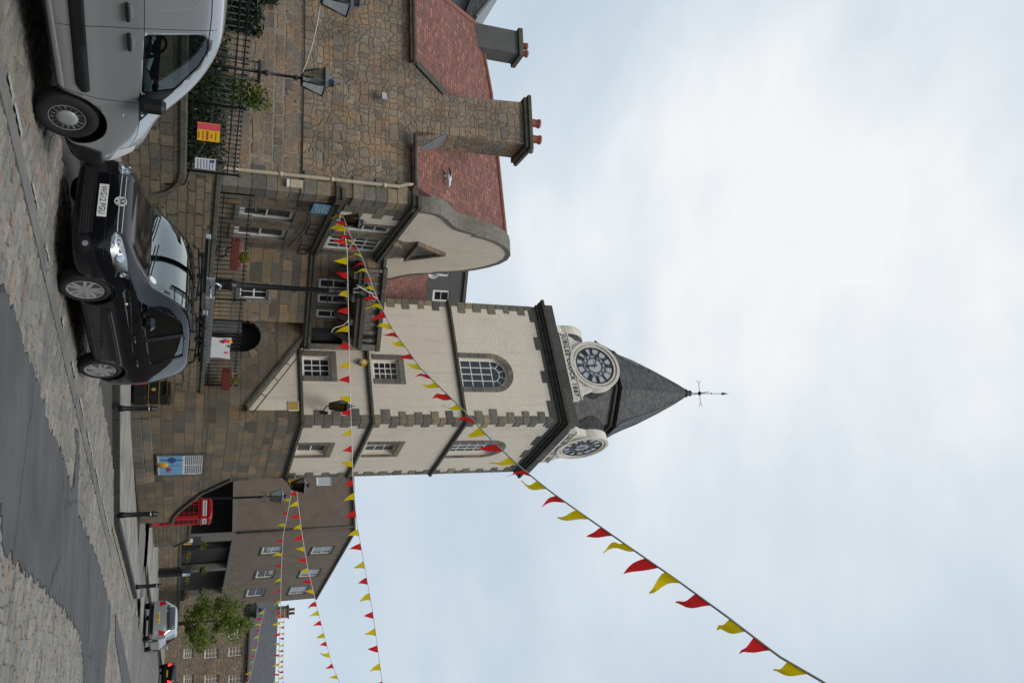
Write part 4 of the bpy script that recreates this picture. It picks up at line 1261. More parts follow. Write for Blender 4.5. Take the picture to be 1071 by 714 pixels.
# clock gables on all four sides
def clock_gable(MX, c, detail):
    g = MB(MX)
    zc, r = 15.93, 1.02
    prof = [(-1.40, 14.70), (1.40, 14.70), (1.40, 15.06), (1.28, 15.06), (1.26, 15.16), (1.17, 15.30), (1.10, 15.34), (1.06, 15.5)]
    for k in range(0, 21):
        a = R(-15) + (R(195) - R(-15)) * k / 20; prof.append((r * math.cos(a), zc + r * math.sin(a)))
    prof += [(-1.06, 15.5), (-1.10, 15.34), (-1.17, 15.30), (-1.26, 15.16), (-1.28, 15.06), (-1.40, 15.06)]
    y0 = -.02
    g.prism([(c + s, z) for s, z in prof], y0, y0 + .30)
    gob = g.build('clock_gable', M['clock_stone'], tt)
    tr = MB(MX)
    def annulus(r0, r1, ya, yb, mi, n=40):
        for k in range(n):
            a, b = 2 * math.pi * k / n, 2 * math.pi * (k + 1) / n
            tr.prism([(c + q * math.cos(t), zc + q * math.sin(t)) for q, t in ((r0, a), (r1, a), (r1, b), (r0, b))], ya, yb, mi=mi)
    annulus(.80, .865, y0 - .05, y0 + .01, 0); annulus(.93, 1.04, y0 - .07, y0 + .01, 0)
    tr.prism([(c - 1.44, 14.70), (c + 1.44, 14.70), (c + 1.44, 15.02), (c - 1.44, 15.02)], y0 - .035, y0 - .001, mi=0)
    tr.prism([(c - 1.46, 15.022), (c + 1.46, 15.022), (c + 1.46, 15.07), (c - 1.46, 15.07)], y0 - .06, y0 - .001, mi=0)
    for sg in (-1, 1):
        o = (c + sg * 1.17, 15.12)
        tr.prism([(o[0] + .075 * math.cos(2 * math.pi * k / 12), o[1] + .075 * math.sin(2 * math.pi * k / 12)) for k in range(12)], y0 - .04, y0 + .0, mi=0)
        for q0, q1 in (((.42, 15.06), (.93, 15.06)), ((.93, 15.06), (.93, 15.44)), ((.93, 15.44), (.42, 15.06))):
            a, b = Vector((c + sg * q0[0], q0[1])), Vector((c + sg * q1[0], q1[1])); n_ = Vector((-(b - a).y, (b - a).x)).normalized() * .018
            tr.prism([tuple(a - n_), tuple(b - n_), tuple(b + n_), tuple(a + n_)], y0 - .022, y0 + .0, mi=0)
    tr.build('moulding', M['clock_stone'], gob)
    # barrel roof behind
    br = MB(MX)
    br.prism([(c + .99 * math.cos(R(-15 + 10.5 * k)), zc + .99 * math.sin(R(-15 + 10.5 * k))) for k in range(21)] + [(c - 1.0, 14.7), (c + 1.0, 14.7)], y0 + .31, 1.2)
    br.build('barrel_roof', M['slate'], gob)
    if not detail: return gob
    d = MB(MX); n = 40
    d.prism([(c + .79 * math.cos(2 * math.pi * k / n), zc + .79 * math.sin(2 * math.pi * k / n)) for k in range(n)], y0 - .012, y0 - .004)
    dial = d.build('dial', M['opal'], gob)
    ir = MB(MX)
    def ring_(r0, r1, n=48):
        for k in range(n):
            a, b = 2 * math.pi * k / n, 2 * math.pi * (k + 1) / n
            ir.prism([(c + q * math.cos(t), zc + q * math.sin(t)) for q, t in ((r0, a), (r1, a), (r1, b), (r0, b))], y0 - .03, y0 - .014)
    def barr(p, q, w):
        a, b = Vector(p), Vector(q); n_ = Vector((-(b - a).y, (b - a).x)).normalized() * w
        ir.prism([tuple(Vector((c, zc)) + v) for v in (a - n_, b - n_, b + n_, a + n_)], y0 - .032, y0 - .013)
    ring_(.735, .79); ring_(.475, .497); ring_(.30, .316)
    for k in range(12):
        t = R(90 - 30 * k); u = Vector((math.cos(t), math.sin(t))); w = Vector((-u.y, u.x))
        num = ['XII', 'I', 'II', 'III', 'IIII', 'V', 'VI', 'VII', 'VIII', 'IX', 'X', 'XI'][k]
        wid = {'I': .045, 'V': .085, 'X': .085}
        tot = sum(wid[ch] for ch in num); o = tot / 2
        for ch in num:
            o -= wid[ch] / 2
            a, b = u * .51 + w * o * .95, u * .725 + w * o * 1.1
            if ch == 'I': barr(a, b, .015)
            elif ch == 'V': barr(a, b + w * .035, .016); barr(a, b - w * .035, .010)
            else: barr(a + w * .03, b - w * .035, .016); barr(a - w * .03, b + w * .035, .010)
            o -= wid[ch] / 2
        t2 = R(75 - 30 * k); u2 = Vector((math.cos(t2), math.sin(t2))); m_ = u * .40
        barr(u * .31, u2 * .39, .007); barr(u2 * .39, u * .48, .007)
        t3 = R(105 - 30 * k); u3 = Vector((math.cos(t3), math.sin(t3)))
        barr(u * .31, u3 * .39, .007); barr(u3 * .39, u * .48, .007)
    ir.build('chapter_ring', M['black_paint'], dial)
    for nm, ang, L, w in (('minute_hand', 294, .62, .018), ('hour_hand', 174.5, .40, .028)):
        t = R(90 - ang); u = Vector((math.cos(t), math.sin(t))); n_ = Vector((-u.y, u.x))
        h = MB(MX)
        yy = y0 - (.055 if nm == 'minute_hand' else .044)
        pts = [-u * .12 + n_ * w, -u * .12 - n_ * w, u * L * .6 - n_ * w, u * L * .72 - n_ * w * 2.2, u * L, u * L * .72 + n_ * w * 2.2, u * L * .6 + n_ * w]
        h.prism([(c + p.x, zc + p.y) for p in pts], yy, yy + .008)
        h.build(nm, M['black_paint'], dial)
    tm = MX if MX else Matrix.Identity(4)
    tx = text('JUBILEE CLOCK 1887', .235, M['black_paint'], tm @ Matrix.Translation((c, y0 - .041, 14.865)) @ Matrix.Rotation(R(90), 4, 'X'), gob, 'lettering', .003, xs=1.06, bold=.006, space=1.18)
    me = tx.data
    return gob


clock_gable(None, -2.33, True)
clock_gable(SIDE, 2.3, True)
clock_gable(Matrix.Translation((-TW, TD, 0)) @ Matrix.Rotation(R(-90), 4, 'Z'), TD / 2, False)
clock_gable(Matrix.Translation((-TW, TD, 0)) @ Matrix.Rotation(R(180), 4, 'Z'), -TW / 2, False)

# ------------------------------------------------------------------ stair in front of the tower, with the dark arch
fs = empty('front_stair', T.w(0, 0), T.a, 'stone forestair in front of the tower with a dark arched pend and sloping coping', 'stair')
wall = MB().prism([(-3.9, 0), (-.42, 0), (-.42, 3.22), (-3.15, 5.12), (-3.9, 5.12)], -.42, -.001).build('stair_wall', M['ashlar'], fs)
ar = T.onx(273, 352, -.42); al = T.onx(255, 334, -.42); arr = T.onx(255, 368, -.42)
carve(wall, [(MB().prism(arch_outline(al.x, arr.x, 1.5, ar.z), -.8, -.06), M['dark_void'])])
vb = MB(); r_ = (arr.x - al.x) / 2; cx_ = (arr.x + al.x) / 2; zs_ = ar.z - r_
for k in range(9):
    a, b = math.pi * k / 9 + .015, math.pi * (k + 1) / 9 - .015
    vb.prism([(cx_ + q * math.cos(t), zs_ + q * math.sin(t)) for q, t in ((r_ + .003, a), (r_ + .24, a), (r_ + .24, b), (r_ + .003, b))], -.436, -.30)
vb.build('arch_stones', M['dressed'], fs)
MB().box(al.x + .02, al.x + .42, -.30, -.24, 1.9, 3.1).build('door_leaf', M['lead'], fs)
sc = MB()
a, b = Vector((-.36, 3.20)), Vector((-3.15, 5.14)); n_ = Vector((-(b - a).y, (b - a).x)).normalized()
if n_.y < 0: n_ = -n_
for k in range(6):
    p, q2 = a.lerp(b, k / 6 + .002), a.lerp(b, (k + 1) / 6 - .002)
    sc.prism([tuple(p), tuple(q2), tuple(q2 + n_ * .09), tuple(p + n_ * .09)], -.48, -.06)
sc.prism([(-3.92, 5.122), (-3.16, 5.122), (-3.16, 5.22), (-3.92, 5.22)], -.48, -.06)
sc.build('coping', M['moulding'], fs)
hr = MB()
pts = [a.lerp(b, t) + n_ * .30 for t in (0, .25, .5, .75, 1)]
hr.tube([(p.x, -.3, p.y) for p in pts], .018, 6)
for t in (0, .2, .4, .6, .8, 1.0): p = a.lerp(b, t); p2 = p + n_ * .30; hr.tube([(p.x, -.3, p.y), (p2.x, -.3, p2.y)], .012, 6)
hr.build('hand_rail', M['iron'], fs)

# street side: wall that carries the board and slopes down beyond the tower
ss = empty('street_stair', T.w(0, 0), T.a, 'long ashlar stair wall sloping down beyond the tower, carrying the notice board', 'stair')
px_ = [(300, 497), (280, 495), (262, 492.5), (240, 501), (225, 508), (210, 515), (196, 526), (186, 534), (181, 540), (178, 548)]
pr_ = [T.ony(*p) for p in px_]
poly = [(p.y, p.z) for p in pr_]
poly = [(max(y, TD - .4 + .0), z) for y, z in poly[3:]]
poly = [(TD - .0, poly[0][1] + .65), ] + poly + [(9.15, poly[-1][1] - .02), (9.15, .0), (TD + .0, .0)]
MB(SIDE).prism(poly, .02, .5).build('stair_wall', M['ashlar'], ss)
ccp = MB(SIDE); crv = poly[:-3]
gcr = []
for i in range(len(crv) - 1):
    a, b = Vector(crv[i]), Vector(crv[i + 1]); n_ = Vector((-(b - a).y, (b - a).x)).normalized()
    if n_.y < 0: n_ = -n_
    ccp.prism([tuple(a + n_ * .001), tuple(b + n_ * .001), tuple(b + n_ * .11), tuple(a + n_ * .11)], -.05, .56)
ccp.build('coping', M['moulding'], ss)
# plinth courses at the foot of the tower
plm = MB(SIDE); rnd = random.Random(4)
for z0, z1, pr in ((.02, .34, .06), (.344, .60, .035)):
    y_ = -.06
    while y_ < TD - .1:
        w = min(rnd.uniform(.5, .9), TD - y_); plm.cbox(y_ + .004, y_ + w - .004, -pr, .1, z0, z1, .015); y_ += w
plm.build('plinth', M['dressed'], tt)

# fittings on the tower
def on_tower(name, label, cat, x, y, z): return empty(name, T.w(x, y, z), T.a, label, cat)
q_ = T.onx(380, 380)
al_ = on_tower('alarm_box', 'yellow hexagonal alarm box under the middle string course of the tower', 'alarm box', q_.x, 0, q_.z)
MB().prism([(.135 * math.cos(R(60 * k + 30)), .135 * math.sin(R(60 * k + 30))) for k in range(6)], -.10, 0).build('cover', M['amber'], al_)
MB().prism([(.055 * math.cos(R(30 * k)), .055 * math.sin(R(30 * k))) for k in range(12)], -.106, -.099).build('badge', M['sign_white'], al_)
MB().lathe([(.0, -.23), (.05, -.21), (.05, -.14)], (0, -.05, 0), 10).build('strobe', M['ink_blue'], al_)
q_ = T.onx(307, 425)
nt_ = on_tower('vent_plate', 'small brass coloured vent plate in the harling left of the tower corner', 'vent', q_.x, -.02, q_.z)
MB().cbox(-.17, .17, -.03, 0, -.17, .17, .008).build('frame', M['sign_white'], nt_)
vg = MB()
for i in range(2):
    for j in range(2): vg.box(-.14 + i * .145, -.005 + i * .145, -.036, -.031, -.14 + j * .145, -.005 + j * .145)
vg.build('grille', M['gold'], nt_)

# notice board: blue picture panel with a gold badge and a white text panel
nb_ = on_tower('notice_board', 'framed notice board, blue below with a gold badge and white above, on the tower base', 'notice board', 0, 0, 0)
y0, y1, z0, z1 = 2.36, 4.02, .74, 2.12
MB(SIDE).box(y0, y1, -.05, -.001, z0, z1).build('back_board', M['sign_white'], nb_)
fr2 = MB(SIDE)
for a in ((y0 - .05, y0, z0 - .05, z1 + .05), (y1, y1 + .05, z0 - .05, z1 + .05), (y0, y1, z0 - .05, z0), (y0, y1, z1, z1 + .05)): fr2.cbox(a[0], a[1], -.075, -.001, a[2], a[3], .008)
fr2.build('frame', M['moulding'], nb_)
zm = z0 + .75
MB(SIDE).box(y0 + .03, y1 - .03, -.056, -.051, z0 + .05, zm).build('blue_panel', M['sign_blue'], nb_)
cr_ = MB(SIDE)
yc, zc_ = y0 + .38, z0 + .42
for a, b, c_, d in ((-.26, .26, -.04, .04), (-.05, .05, -.30, .30), (-.17, .17, -.12, .12), (-.03, .03, -.36, .36)):
    cr_.prism([(yc + a, zc_ + c_ * .95), (yc + b, zc_ + c_ * .95), (yc + b, zc_ + d * .95), (yc + a, zc_ + d * .95)], -.060 - abs(a) * .004, -.057)
cr_.build('emblem', M['ink_blue'], nb_)
bo = MB(SIDE)
bo.prism([(yc + .62, z0 + .25), (yc + 1.0, z0 + .25), (yc + 1.06, z0 + .33), (yc + .56, z0 + .33)], -.062, -.057)
bo.box(yc + .70, yc + .92, -.062, -.057, z0 + .335, z0 + .40)
bo.build('picture', M['ink_red'], nb_)
tx2 = MB(SIDE); rnd = random.Random(11)
for (ya, yb) in ((y0 + .08, y0 + .80), (y0 + .88, y1 - .08)):
    for i in range(9):
        z_ = zm + .08 + i * .058; s = ya
        while s < yb - .04:
            w = min(rnd.uniform(.05, .16), yb - s); tx2.box(s, s + w, -.057, -.0512, z_, z_ + .024); s += w + .025
tx2.build('lettering', M['trim'], nb_)
MB(SIDE).lathe([(0, -.14), (.07, -.13), (.15, -.10), (.19, -.057), (.2, -.052)], (y0 + .78, 0, z0 + .14), 16, axis='y').build('gold_badge', M['gold'], nb_)
tx3 = MB(SIDE)
for i in range(5): tx3.box(y0 + .78, y0 + .86 + .04 * (i % 2), -.062, -.057, z0 + .33 + i * .075, z0 + .36 + i * .075)
tx3.build('lettering', M['ink_blue'], nb_)
# ------------------------------------------------------------------ brown building beyond the tower
D0 = at_y(200, 565, 53.0)
D = Frame(D0, -20); DS = Frame(D0, 58.6)     # left face and street face share the corner
zc_ = D.onx(370, 565).z
p500 = D.onx(368, 498); xl = p500.x - 1.6
yr = DS.onx(333, 625).x
bb = empty('brown_building', D0 * 0 + Vector((D0.x, D0.y, 0)), 0, 'brown harled building with small white windows over an open colonnade, right of the tower', 'building')
a_, b_ = R(-20), R(58.6)
ea, eb = Vector((math.cos(a_), math.sin(a_))), Vector((math.cos(b_), math.sin(b_)))
pl_ = ea * xl; pr_2 = eb * yr
zf = D.onx(248, 540).z                       # underside of the upper floors
foot = [(pl_.x, pl_.y), (0, 0), (pr_2.x, pr_2.y), (pr_2.x - 4, pr_2.y + 7), (pl_.x + 2, pl_.y + 9)]
up_ = MB().prism(foot, zf, zc_, ax='z').build('upper_wall', M['brown_harl'], bb)
MF = Matrix.Rotation(a_, 4, 'Z'); MS = Matrix.Rotation(b_, 4, 'Z')
ws = []
for (bx, ty) in (((274, 576), (294, 576)), ((268, 601), (286, 601)), ((258, 620.5), (276, 620.5)), ((326, 576), (347, 576)), ((314, 600), (333, 600)), ((303, 618), (320, 618))):
    p, q2 = DS.onx(*bx), DS.onx(*ty)
    pa, pb_ = DS.onx(bx[0], bx[1] - 4), DS.onx(bx[0], bx[1] + 4); ws.append((pa.x, pb_.x, p.z, q2.z))
pw = D.onx(331, 501), D.onx(348, 501)
ws1 = (pw[0].x - .5, pw[0].x + .45, pw[0].z, pw[1].z)
carve(up_, [(hole(MS, *w, d=.14), M['brown_harl']) for w in ws] + [(hole(MF, *ws1, d=.14), M['brown_harl'])])
for w in ws: window(bb, MS, *w, nx=1, nz=2, d=.14, fr=.09, meet=1, sur=.11, surmat='moulding', sill=True, pane='pane_mid')
window(bb, MF, *ws1, nx=1, nz=1, d=.14, fr=.09, pane='pane_pale')
dp2 = MB().tube([tuple(ea * -.35 + Vector((0, -.12))) + (zf,), tuple(ea * -.35 + Vector((0, -.12))) + (zc_,)], .06, 8)
dp2.build('drain_pipe', M['moulding'], bb)
MB().prism([(foot[0][0] - .15, foot[0][1] - .12), (.02, -.2), (foot[2][0] + .12, foot[2][1] - .05), foot[3], foot[4]], zc_ + .001, zc_ + .12, ax='z').build('roof_edge', M['moulding'], bb)
# open ground floor: beam, columns, back wall
bm_ = MB(MS).box(.0, yr, -.06, .3, zf - .28, zf - .001)
bm_.M = MF; bm_.box(xl, -.0, -.05, .3, zf - .28, zf - .001)
bm_.build('beam', M['column_grey'], bb)
for px in (565, 596, 622):
    p = DS.onx(215, px)
    MB(MS).cbox(p.x - .26, p.x + .22, -.04, .4, .1, zf - .285, .02).build('column', M['column_grey'], bb)
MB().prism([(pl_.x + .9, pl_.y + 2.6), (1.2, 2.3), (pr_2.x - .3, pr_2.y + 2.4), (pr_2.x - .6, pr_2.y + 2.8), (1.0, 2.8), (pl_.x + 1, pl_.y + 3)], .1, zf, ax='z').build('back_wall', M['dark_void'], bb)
MB().prism([(pl_.x, pl_.y), (0, 0), (pr_2.x, pr_2.y), (pr_2.x - 1, pr_2.y + 3), (pl_.x + 1, pl_.y + 3)], .08, .16, ax='z').build('colonnade_floor', M['paving'], bb)
MB(MS).box(yr * .52, yr * .96, 1.6, 1.68, .3, 2.4).build('shop_front', M['brown_harl'], bb)

# ------------------------------------------------------------------ low walls, planters
LW = Frame(grd(156, 549), 58.6)
lw1 = empty('end_wall', Vector((LW.p.x, LW.p.y, 0)), LW.a, 'short pale stone wall stub with a sloping shoulder beside the phone box', 'wall')
q0, q1 = LW.onx(160, 572), LW.onx(192, 560)
MB().prism([(.02, 0), (q0.x, 0), (q0.x, 1.05), (q0.x - .9, 1.75), (.02, 1.78)], 0, .5).build('masonry', M['garden_stone'], lw1)
MB().prism([(-.05, 1.785), (q0.x - .9, 1.755), (q0.x + .04, 1.06), (q0.x + .04, 1.16), (q0.x - .86, 1.87), (-.05, 1.90)], -.06, .56).build('coping', M['moulding'], lw1)
LB = Frame(grd(163, 573), 50)
qe = LB.onx(172, 640)
lw2 = empty('terrace_front_wall', Vector((LB.p.x, LB.p.y, 0)), LB.a, 'long low brown rubble wall in front of the brown building', 'wall')
MB().box(0, qe.x + 2.0, 0, .4, 0, 1.30).build('masonry', M['far_stone'], lw2)
MB().box(-.04, qe.x + 2.04, -.05, .45, 1.303, 1.42).build('coping', M['moulding'], lw2)


def bush(mb, c, r, n, size, rnd, flat=1.0, mi=0):
    for _ in range(n):
        d = Vector((rnd.gauss(0, 1), rnd.gauss(0, 1), rnd.gauss(0, 1))).normalized() * r * rnd.uniform(.35, 1.0) ** .6
        p = Vector(c) + Vector((d.x, d.y, d.z * flat))
        a = Vector((rnd.gauss(0, 1), rnd.gauss(0, 1), rnd.gauss(0, .6))).normalized()
        b = a.cross(Vector((rnd.gauss(0, 1), rnd.gauss(0, 1), rnd.gauss(0, 1)))).normalized()
        s = size * rnd.uniform(.6, 1.35)
        mb.add([p - a * s, p + b * s * .45, p + a * s, p - b * s * .45], [(0, 1, 2, 3)], mi)


def planter(fr, x, y, z, L, label, group, seed, pot='trim', flower='flower_y', h=.28):
    rnd = random.Random(seed)
    t = empty('planter', fr.w(x, y, z), fr.a, label, 'planter', group)
    MB().prism([(-L / 2, 0), (L / 2, 0), (L / 2 + .03, h), (-L / 2 - .03, h)], -.12, .12).build('trough', M[pot], t)
    mb = MB()
    for k in range(3): bush(mb, (-L / 3 + L / 3 * k, 0, h + .10), .2, 60, .05, rnd, .9)
    mb.build('flowers', M[flower], t)
    return t
for i, (px, lb) in enumerate(((582, 'dark trough of yellow flowers on the low brown wall, nearest the phone box'), (605, 'dark trough of yellow flowers on the low brown wall, behind the blue parking sign'), (622, 'dark trough of yellow flowers on the low brown wall, nearest the tree'))):
    p = LB.onx(196, px, .2); planter(LB, p.x, .2, 1.43, 1.3, lb, 'flower troughs on the low brown wall', i)
for i, (px, py, lb) in enumerate(((212, 570, 'hanging flower basket by the corner column of the colonnade'), (213, 596, 'hanging flower basket by the middle column of the colonnade'), (212, 618, 'hanging flower basket by the last column of the colonnade'))):
    p = DS.onx(px, py, -.25)
    hb = empty('hanging_basket', DS.w(p.x, -.25, p.z), DS.a, lb, 'flower basket', 'flower baskets on the colonnade')
    mb = MB(); bush(mb, (0, 0, 0), .30, 160, .06, random.Random(i + 40), .9); mb.build('flowers', M['flower_y'], hb)
    MB().lathe([(0, -.28), (.15, -.22), (.22, -.06)], n=12).tube([(0, 0, 0), (0, 0, .55), (0, .22, .62)], .01, 5).build('basket', M['trim'], hb)

# signs leaning in the colonnade, white and amber cards by the phone box
p = LB.onx(203, 569, -.0)
nc = empty('notice_case', LB.w(p.x, .25, 1.43), LB.a, 'dark notice case with a white card and an amber strip beside the phone box', 'notice')
MB().cbox(-.5, .5, -.06, .02, 0, 1.1, .02).build('case', M['trim'], nc)
MB().box(-.42, .1, -.068, -.062, .18, .62).build('white_card', M['sign_white'], nc)
MB().box(.2, .38, -.068, -.062, .12, .58).build('amber_card', M['amber'], nc)

# far house with slate roof
HF = Frame(at_y(195, 628, 82.0), 4)
fh = empty('far_house', Vector((HF.p.x, HF.p.y, 0)), HF.a, 'long brown stone house with dark slate roof at the far right end', 'house')
ze = HF.onx(261, 670).z; zr = HF.onx(289.5, 670, 4.0).z
fwl = MB().box(-8, 26, 0, 8, 0, ze).build('wall', M['far_stone'], fh)
wins = []
for px, v0, v1 in ((664, 239, 252), (682, 239, 254), (711, 239, 254), (684, 214, 229), (711, 214, 229), (684, 192, 203), (711, 192, 203)):
    p, q2 = HF.onx(v0, px), HF.onx(v1, px); wins.append((p.x - .5, p.x + .5, p.z, q2.z))
carve(fwl, [(hole(None, *w, d=.15), M['far_stone']) for w in wins])
for w in wins: window(fh, None, *w, nx=2, nz=4, d=.2, fr=.07, bar=.03, pane='pane')
MB().prism([(-.3, ze), (4.0, zr), (8.3, ze)], -8.2, 26.2, ax='x').build('roof', M['far_slate'], fh)
MB().box(-8.2, 26.2, -.36, -.22, ze - .12, ze + .02).build('roof_gutter', M['moulding'], fh)
p = HF.onx(292, 640, 4.0)
fc = MB().box(p.x - .5, p.x + .5, 3.6, 4.4, zr - .5, zr + .95).build('chimney', M['far_stone'], fh)
MB().box(p.x - .58, p.x + .58, 3.52, 4.48, zr + .951, zr + 1.1).build('chimney_cap', M['moulding'], fc)
for t in (-.22, .22): MB().lathe([(.14, zr + 1.1), (.13, zr + 1.6), (.16, zr + 1.62), (.16, zr + 1.7)], (p.x + t, 4.0, 0), 10).build('chimney_pot', M['pot'], fc)

# tree
def tree(pos, zb, height, crown, label, seed, nleaf=11000):
    rnd = random.Random(seed)
    t = empty('street_tree', pos, 0, label, 'tree')
    tr = MB()
    tr.tube([(0, 0, -.1), (.05, 0, zb * .5), (0, .05, zb), (.1, 0, height * .75)], [.17, .14, .11, .04], 8)
    lv = MB(); tips = []
    for k in range(20):
        a = rnd.uniform(0, 6.28); z0 = rnd.uniform(zb * .8, height * .72); L = crown * rnd.uniform(.45, 1.25) * (1 - .45 * max(0, (z0 - zb) / height))
        p0 = Vector((0, 0, z0)); p1 = p0 + Vector((math.cos(a) * L * .5, math.sin(a) * L * .5, rnd.uniform(.2, .7))); p2 = p0 + Vector((math.cos(a) * L, math.sin(a) * L, rnd.uniform(.1, 1.5)))
        tr.tube([p0, p1, p2], [.05, .03, .012], 5); tips += [p1, p1.lerp(p2, .5), p2]
    tips += [Vector((rnd.uniform(-.5, .5), rnd.uniform(-.5, .5), height * rnd.uniform(.75, .98))) for _ in range(8)]
    for c in tips:
        bush(lv, c, rnd.uniform(.25, .8), int(nleaf / len(tips) * rnd.uniform(.3, 1.4)), .085, rnd, .8)
    tr.build('trunk', M['bark'], t)
    lv.build('crown', M['leaf_tree'], t, fix=False)
    return t
p = at_y(170, 650, 55.0)
tree((p.x + .2, 55.0, .1), 2.0, 6.1, 1.9, 'bright green street tree in front of the far brown stone house', 5)

# ------------------------------------------------------------------ ivy and shrubs behind the left railing
def leafmass(name, label, cat, boxes, mat, n, size, seed, origin):
    rnd = random.Random(seed); mb = MB()
    vol = [b[6] for b in boxes]; tot = sum(vol)
    for b in boxes:
        for _ in range(int(n * b[6] / tot)):
            c = Vector((rnd.uniform(b[0], b[1]), rnd.uniform(b[2], b[3]), rnd.uniform(b[4], b[5])))
            bush(mb, c, size * 2.2, 5, size, rnd)
    r = empty(name, origin, B.a, label, cat)
    mb.build('foliage', M[mat], r, fix=False)
    st = MB()
    for b in boxes:
        st.tube([(b[0] * .5 + b[1] * .5, b[3], 1.2), (b[0] * .4 + b[1] * .6, b[3] - .05, (b[4] + b[5]) / 2), (b[0] * .6 + b[1] * .4, b[3], b[5])], .02, 5)
    st.build('stem', M['bark'], r)
    return r
v = B.onx(292, 20)
leafmass('ivy', 'dark ivy climbing the lower house wall at the far left', 'ivy', [(-8.2, -5.2, -.35, .0, 1.2, 3.4, 3), (-5.6, -4.25, -.3, .0, 1.2, 3.0, 1.3), (-8.2, -5.8, -.35, 0, 3.0, 3.7, 1)], 'leaf_dark', 4200, .06, 1, B.w(0, 0))
leafmass('shrub_bed', 'dark leafy shrubs along the garden bed behind the black railing', 'shrubs', [(-7, -3.6, -2.4, -.6, 1.2, 2.05, 2), (-4.2, -1.0, -1.6, -.2, 1.2, 2.2, 2), (-1.6, -.2, -.8, -.1, 1.2, 2.2, .7)], 'leaf_dark', 2600, .055, 2, B.w(0, 0))
s_ = B.onx(262, 98, -.8)
leafmass('yellow_shrub', 'yellow green shrub beside the lantern post on the left', 'shrub', [(s_.x - .42, s_.x + .36, -1.0, -.5, 1.6, s_.z + .18, 1), (s_.x - .2, s_.x + .3, -.9, -.6, 2.4, s_.z + .45, .35)], 'leaf_bright', 300, .06, 3, B.w(0, 0))
# ------------------------------------------------------------------ the other side of the street, mirrored in the parked cars
OP = Frame(S.w(0, -11.8), 58.6 + 180)
for i, (x0, x1, h, mt) in enumerate(((-95, -20, 10.4, 'far_stone'), (-20, -6, 10.0, 'grey_harl'), (-6, 9, 10.6, 'far_stone'), (9, 26, 10.2, 'brown_harl'))):
    t = empty('town_house', OP.w(0, 0), OP.a, ('brown stone house across the street, farthest up the street', 'grey house across the street, mirrored in the bonnet of the black car', 'brown stone house across the street, mirrored in the side of the black car', 'brown harled house across the street, mirrored in the side of the silver van')[i], 'house', 'houses across the street')
    w = MB().box(x0, x1, 0, 7, 0, h).build('wall', M[mt], t)
    k = max(4, int((x1 - x0) / 5)); ws_ = []
    for a in range(k):
        c = x0 + (x1 - x0) * (a + .5) / k
        ws_ += [(c - .5, c + .5, 1.0, 2.6), (c - .5, c + .5, 4.3, 5.9)]
    carve(w, [(hole(None, *q, d=.18), M[mt]) for q in ws_])
    for q in ws_: window(t, None, *q, nx=2, nz=2, d=.18, fr=.08, meet=1)
    MB().prism([(-.25, h), (3.5, h + 2.6), (7.25, h)], x0 - .05, x1 + .05, ax='x').build('roof', M['far_slate'], t)
# ------------------------------------------------------------------ lanterns
def lantern(parent, z0, z1, rb, rt, c=(0, 0), rot=45, glass='lamp_glass', burner=True):
    """four sided tapering lantern, wider at the top"""
    cx, cy = c
    def cr(r, z): return [Vector((cx + r * 1.414 * math.cos(R(rot + 45 + 90 * k)), cy + r * 1.414 * math.sin(R(rot + 45 + 90 * k)), z)) for k in range(4)]
    a, b = cr(rb, z0), cr(rt, z1)
    f = MB(); t = .012 + rt * .03
    for k in range(4):
        f.tube([a[k], b[k]], t * .8, 5); f.tube([a[k], a[(k + 1) % 4]], t, 5); f.tube([b[k], b[(k + 1) % 4]], t, 5)
    fr = f.build('lantern_frame', M['iron'], parent)
    g = MB()
    for k in range(4): g.add([a[k], a[(k + 1) % 4], b[(k + 1) % 4], b[k]], [(0, 1, 2, 3)])
    g.build('glass', M[glass], fr)
    h = rt * .55
    cap = MB(); m1, m2 = cr(rt * 1.1, z1 + .006), cr(rt * .36, z1 + h)
    for k in range(4): cap.add([m1[k], m1[(k + 1) % 4], m2[(k + 1) % 4], m2[k]], [(0, 1, 2, 3)])
    cap.add(m1, [(0, 1, 2, 3)])
    q = rt
    cap.lathe([(q * .36, z1 + h), (q * .42, z1 + h + q * .1), (q * .30, z1 + h + q * .3), (q * .42, z1 + h + q * .36), (q * .2, z1 + h + q * .6), (q * .08, z1 + h + q * .75), (q * .12, z1 + h + q * .95), (q * .03, z1 + h + q * 1.15), (0, z1 + h + q * 1.4)], (cx, cy, 0), 10)
    cap.build('lantern_cap', M['lamp_top'], fr)
    if burner:
        MB().lathe([(rb * .9, z0 + .012), (rb * .2, z0 + .05), (rb * .3, (z0 + z1) / 2), (rt * .85, z1 - .02)], (cx, cy, 0), 8).build('reflector', M['reflector'], fr)
    return fr


def standard(fr, x, y, zb, zc, z0, z1, label, rb=.095, rt=.185):
    t = empty('lantern_post', fr.w(x, y, 0), fr.a, label, 'lamp post', 'lantern posts on the garden wall')
    cg = MB()
    for sx in (-.11, .11):
        for sy in (-.11, .11): cg.tube([(sx, sy, zb), (sx, sy, zc)], .014, 6)
    cg.cbox(-.15, .15, -.15, .15, zc, zc + .05, .01); cg.box(-.13, .13, -.13, .13, zb + .3, zb + .33); cg.box(-.14, .14, -.14, .14, zb, zb + .03)
    cg.build('cage', M['iron'], t)
    MB().lathe([(.03, zb), (.03, zc + .1), (.06, zc + .14), (.03, zc + .18), (.024, z0 - .16), (.045, z0 - .14), (.045, z0 - .09), (.02, z0 - .06), (.018, z0)], n=10).build('pole', M['iron'], t)
    lantern(t, z0, z1, rb, rt, rot=20)
    return t
zA = W.onx(270, 78).z
standard(W, -2.48, .12, 1.44, zA, 3.34, 3.72, 'black lantern post standing among the railings beside the yellow green shrub')
standard(W, -4.26, .12, 1.44, zA, 3.44, 3.86, 'black lantern post at the far left edge, above the van roof')
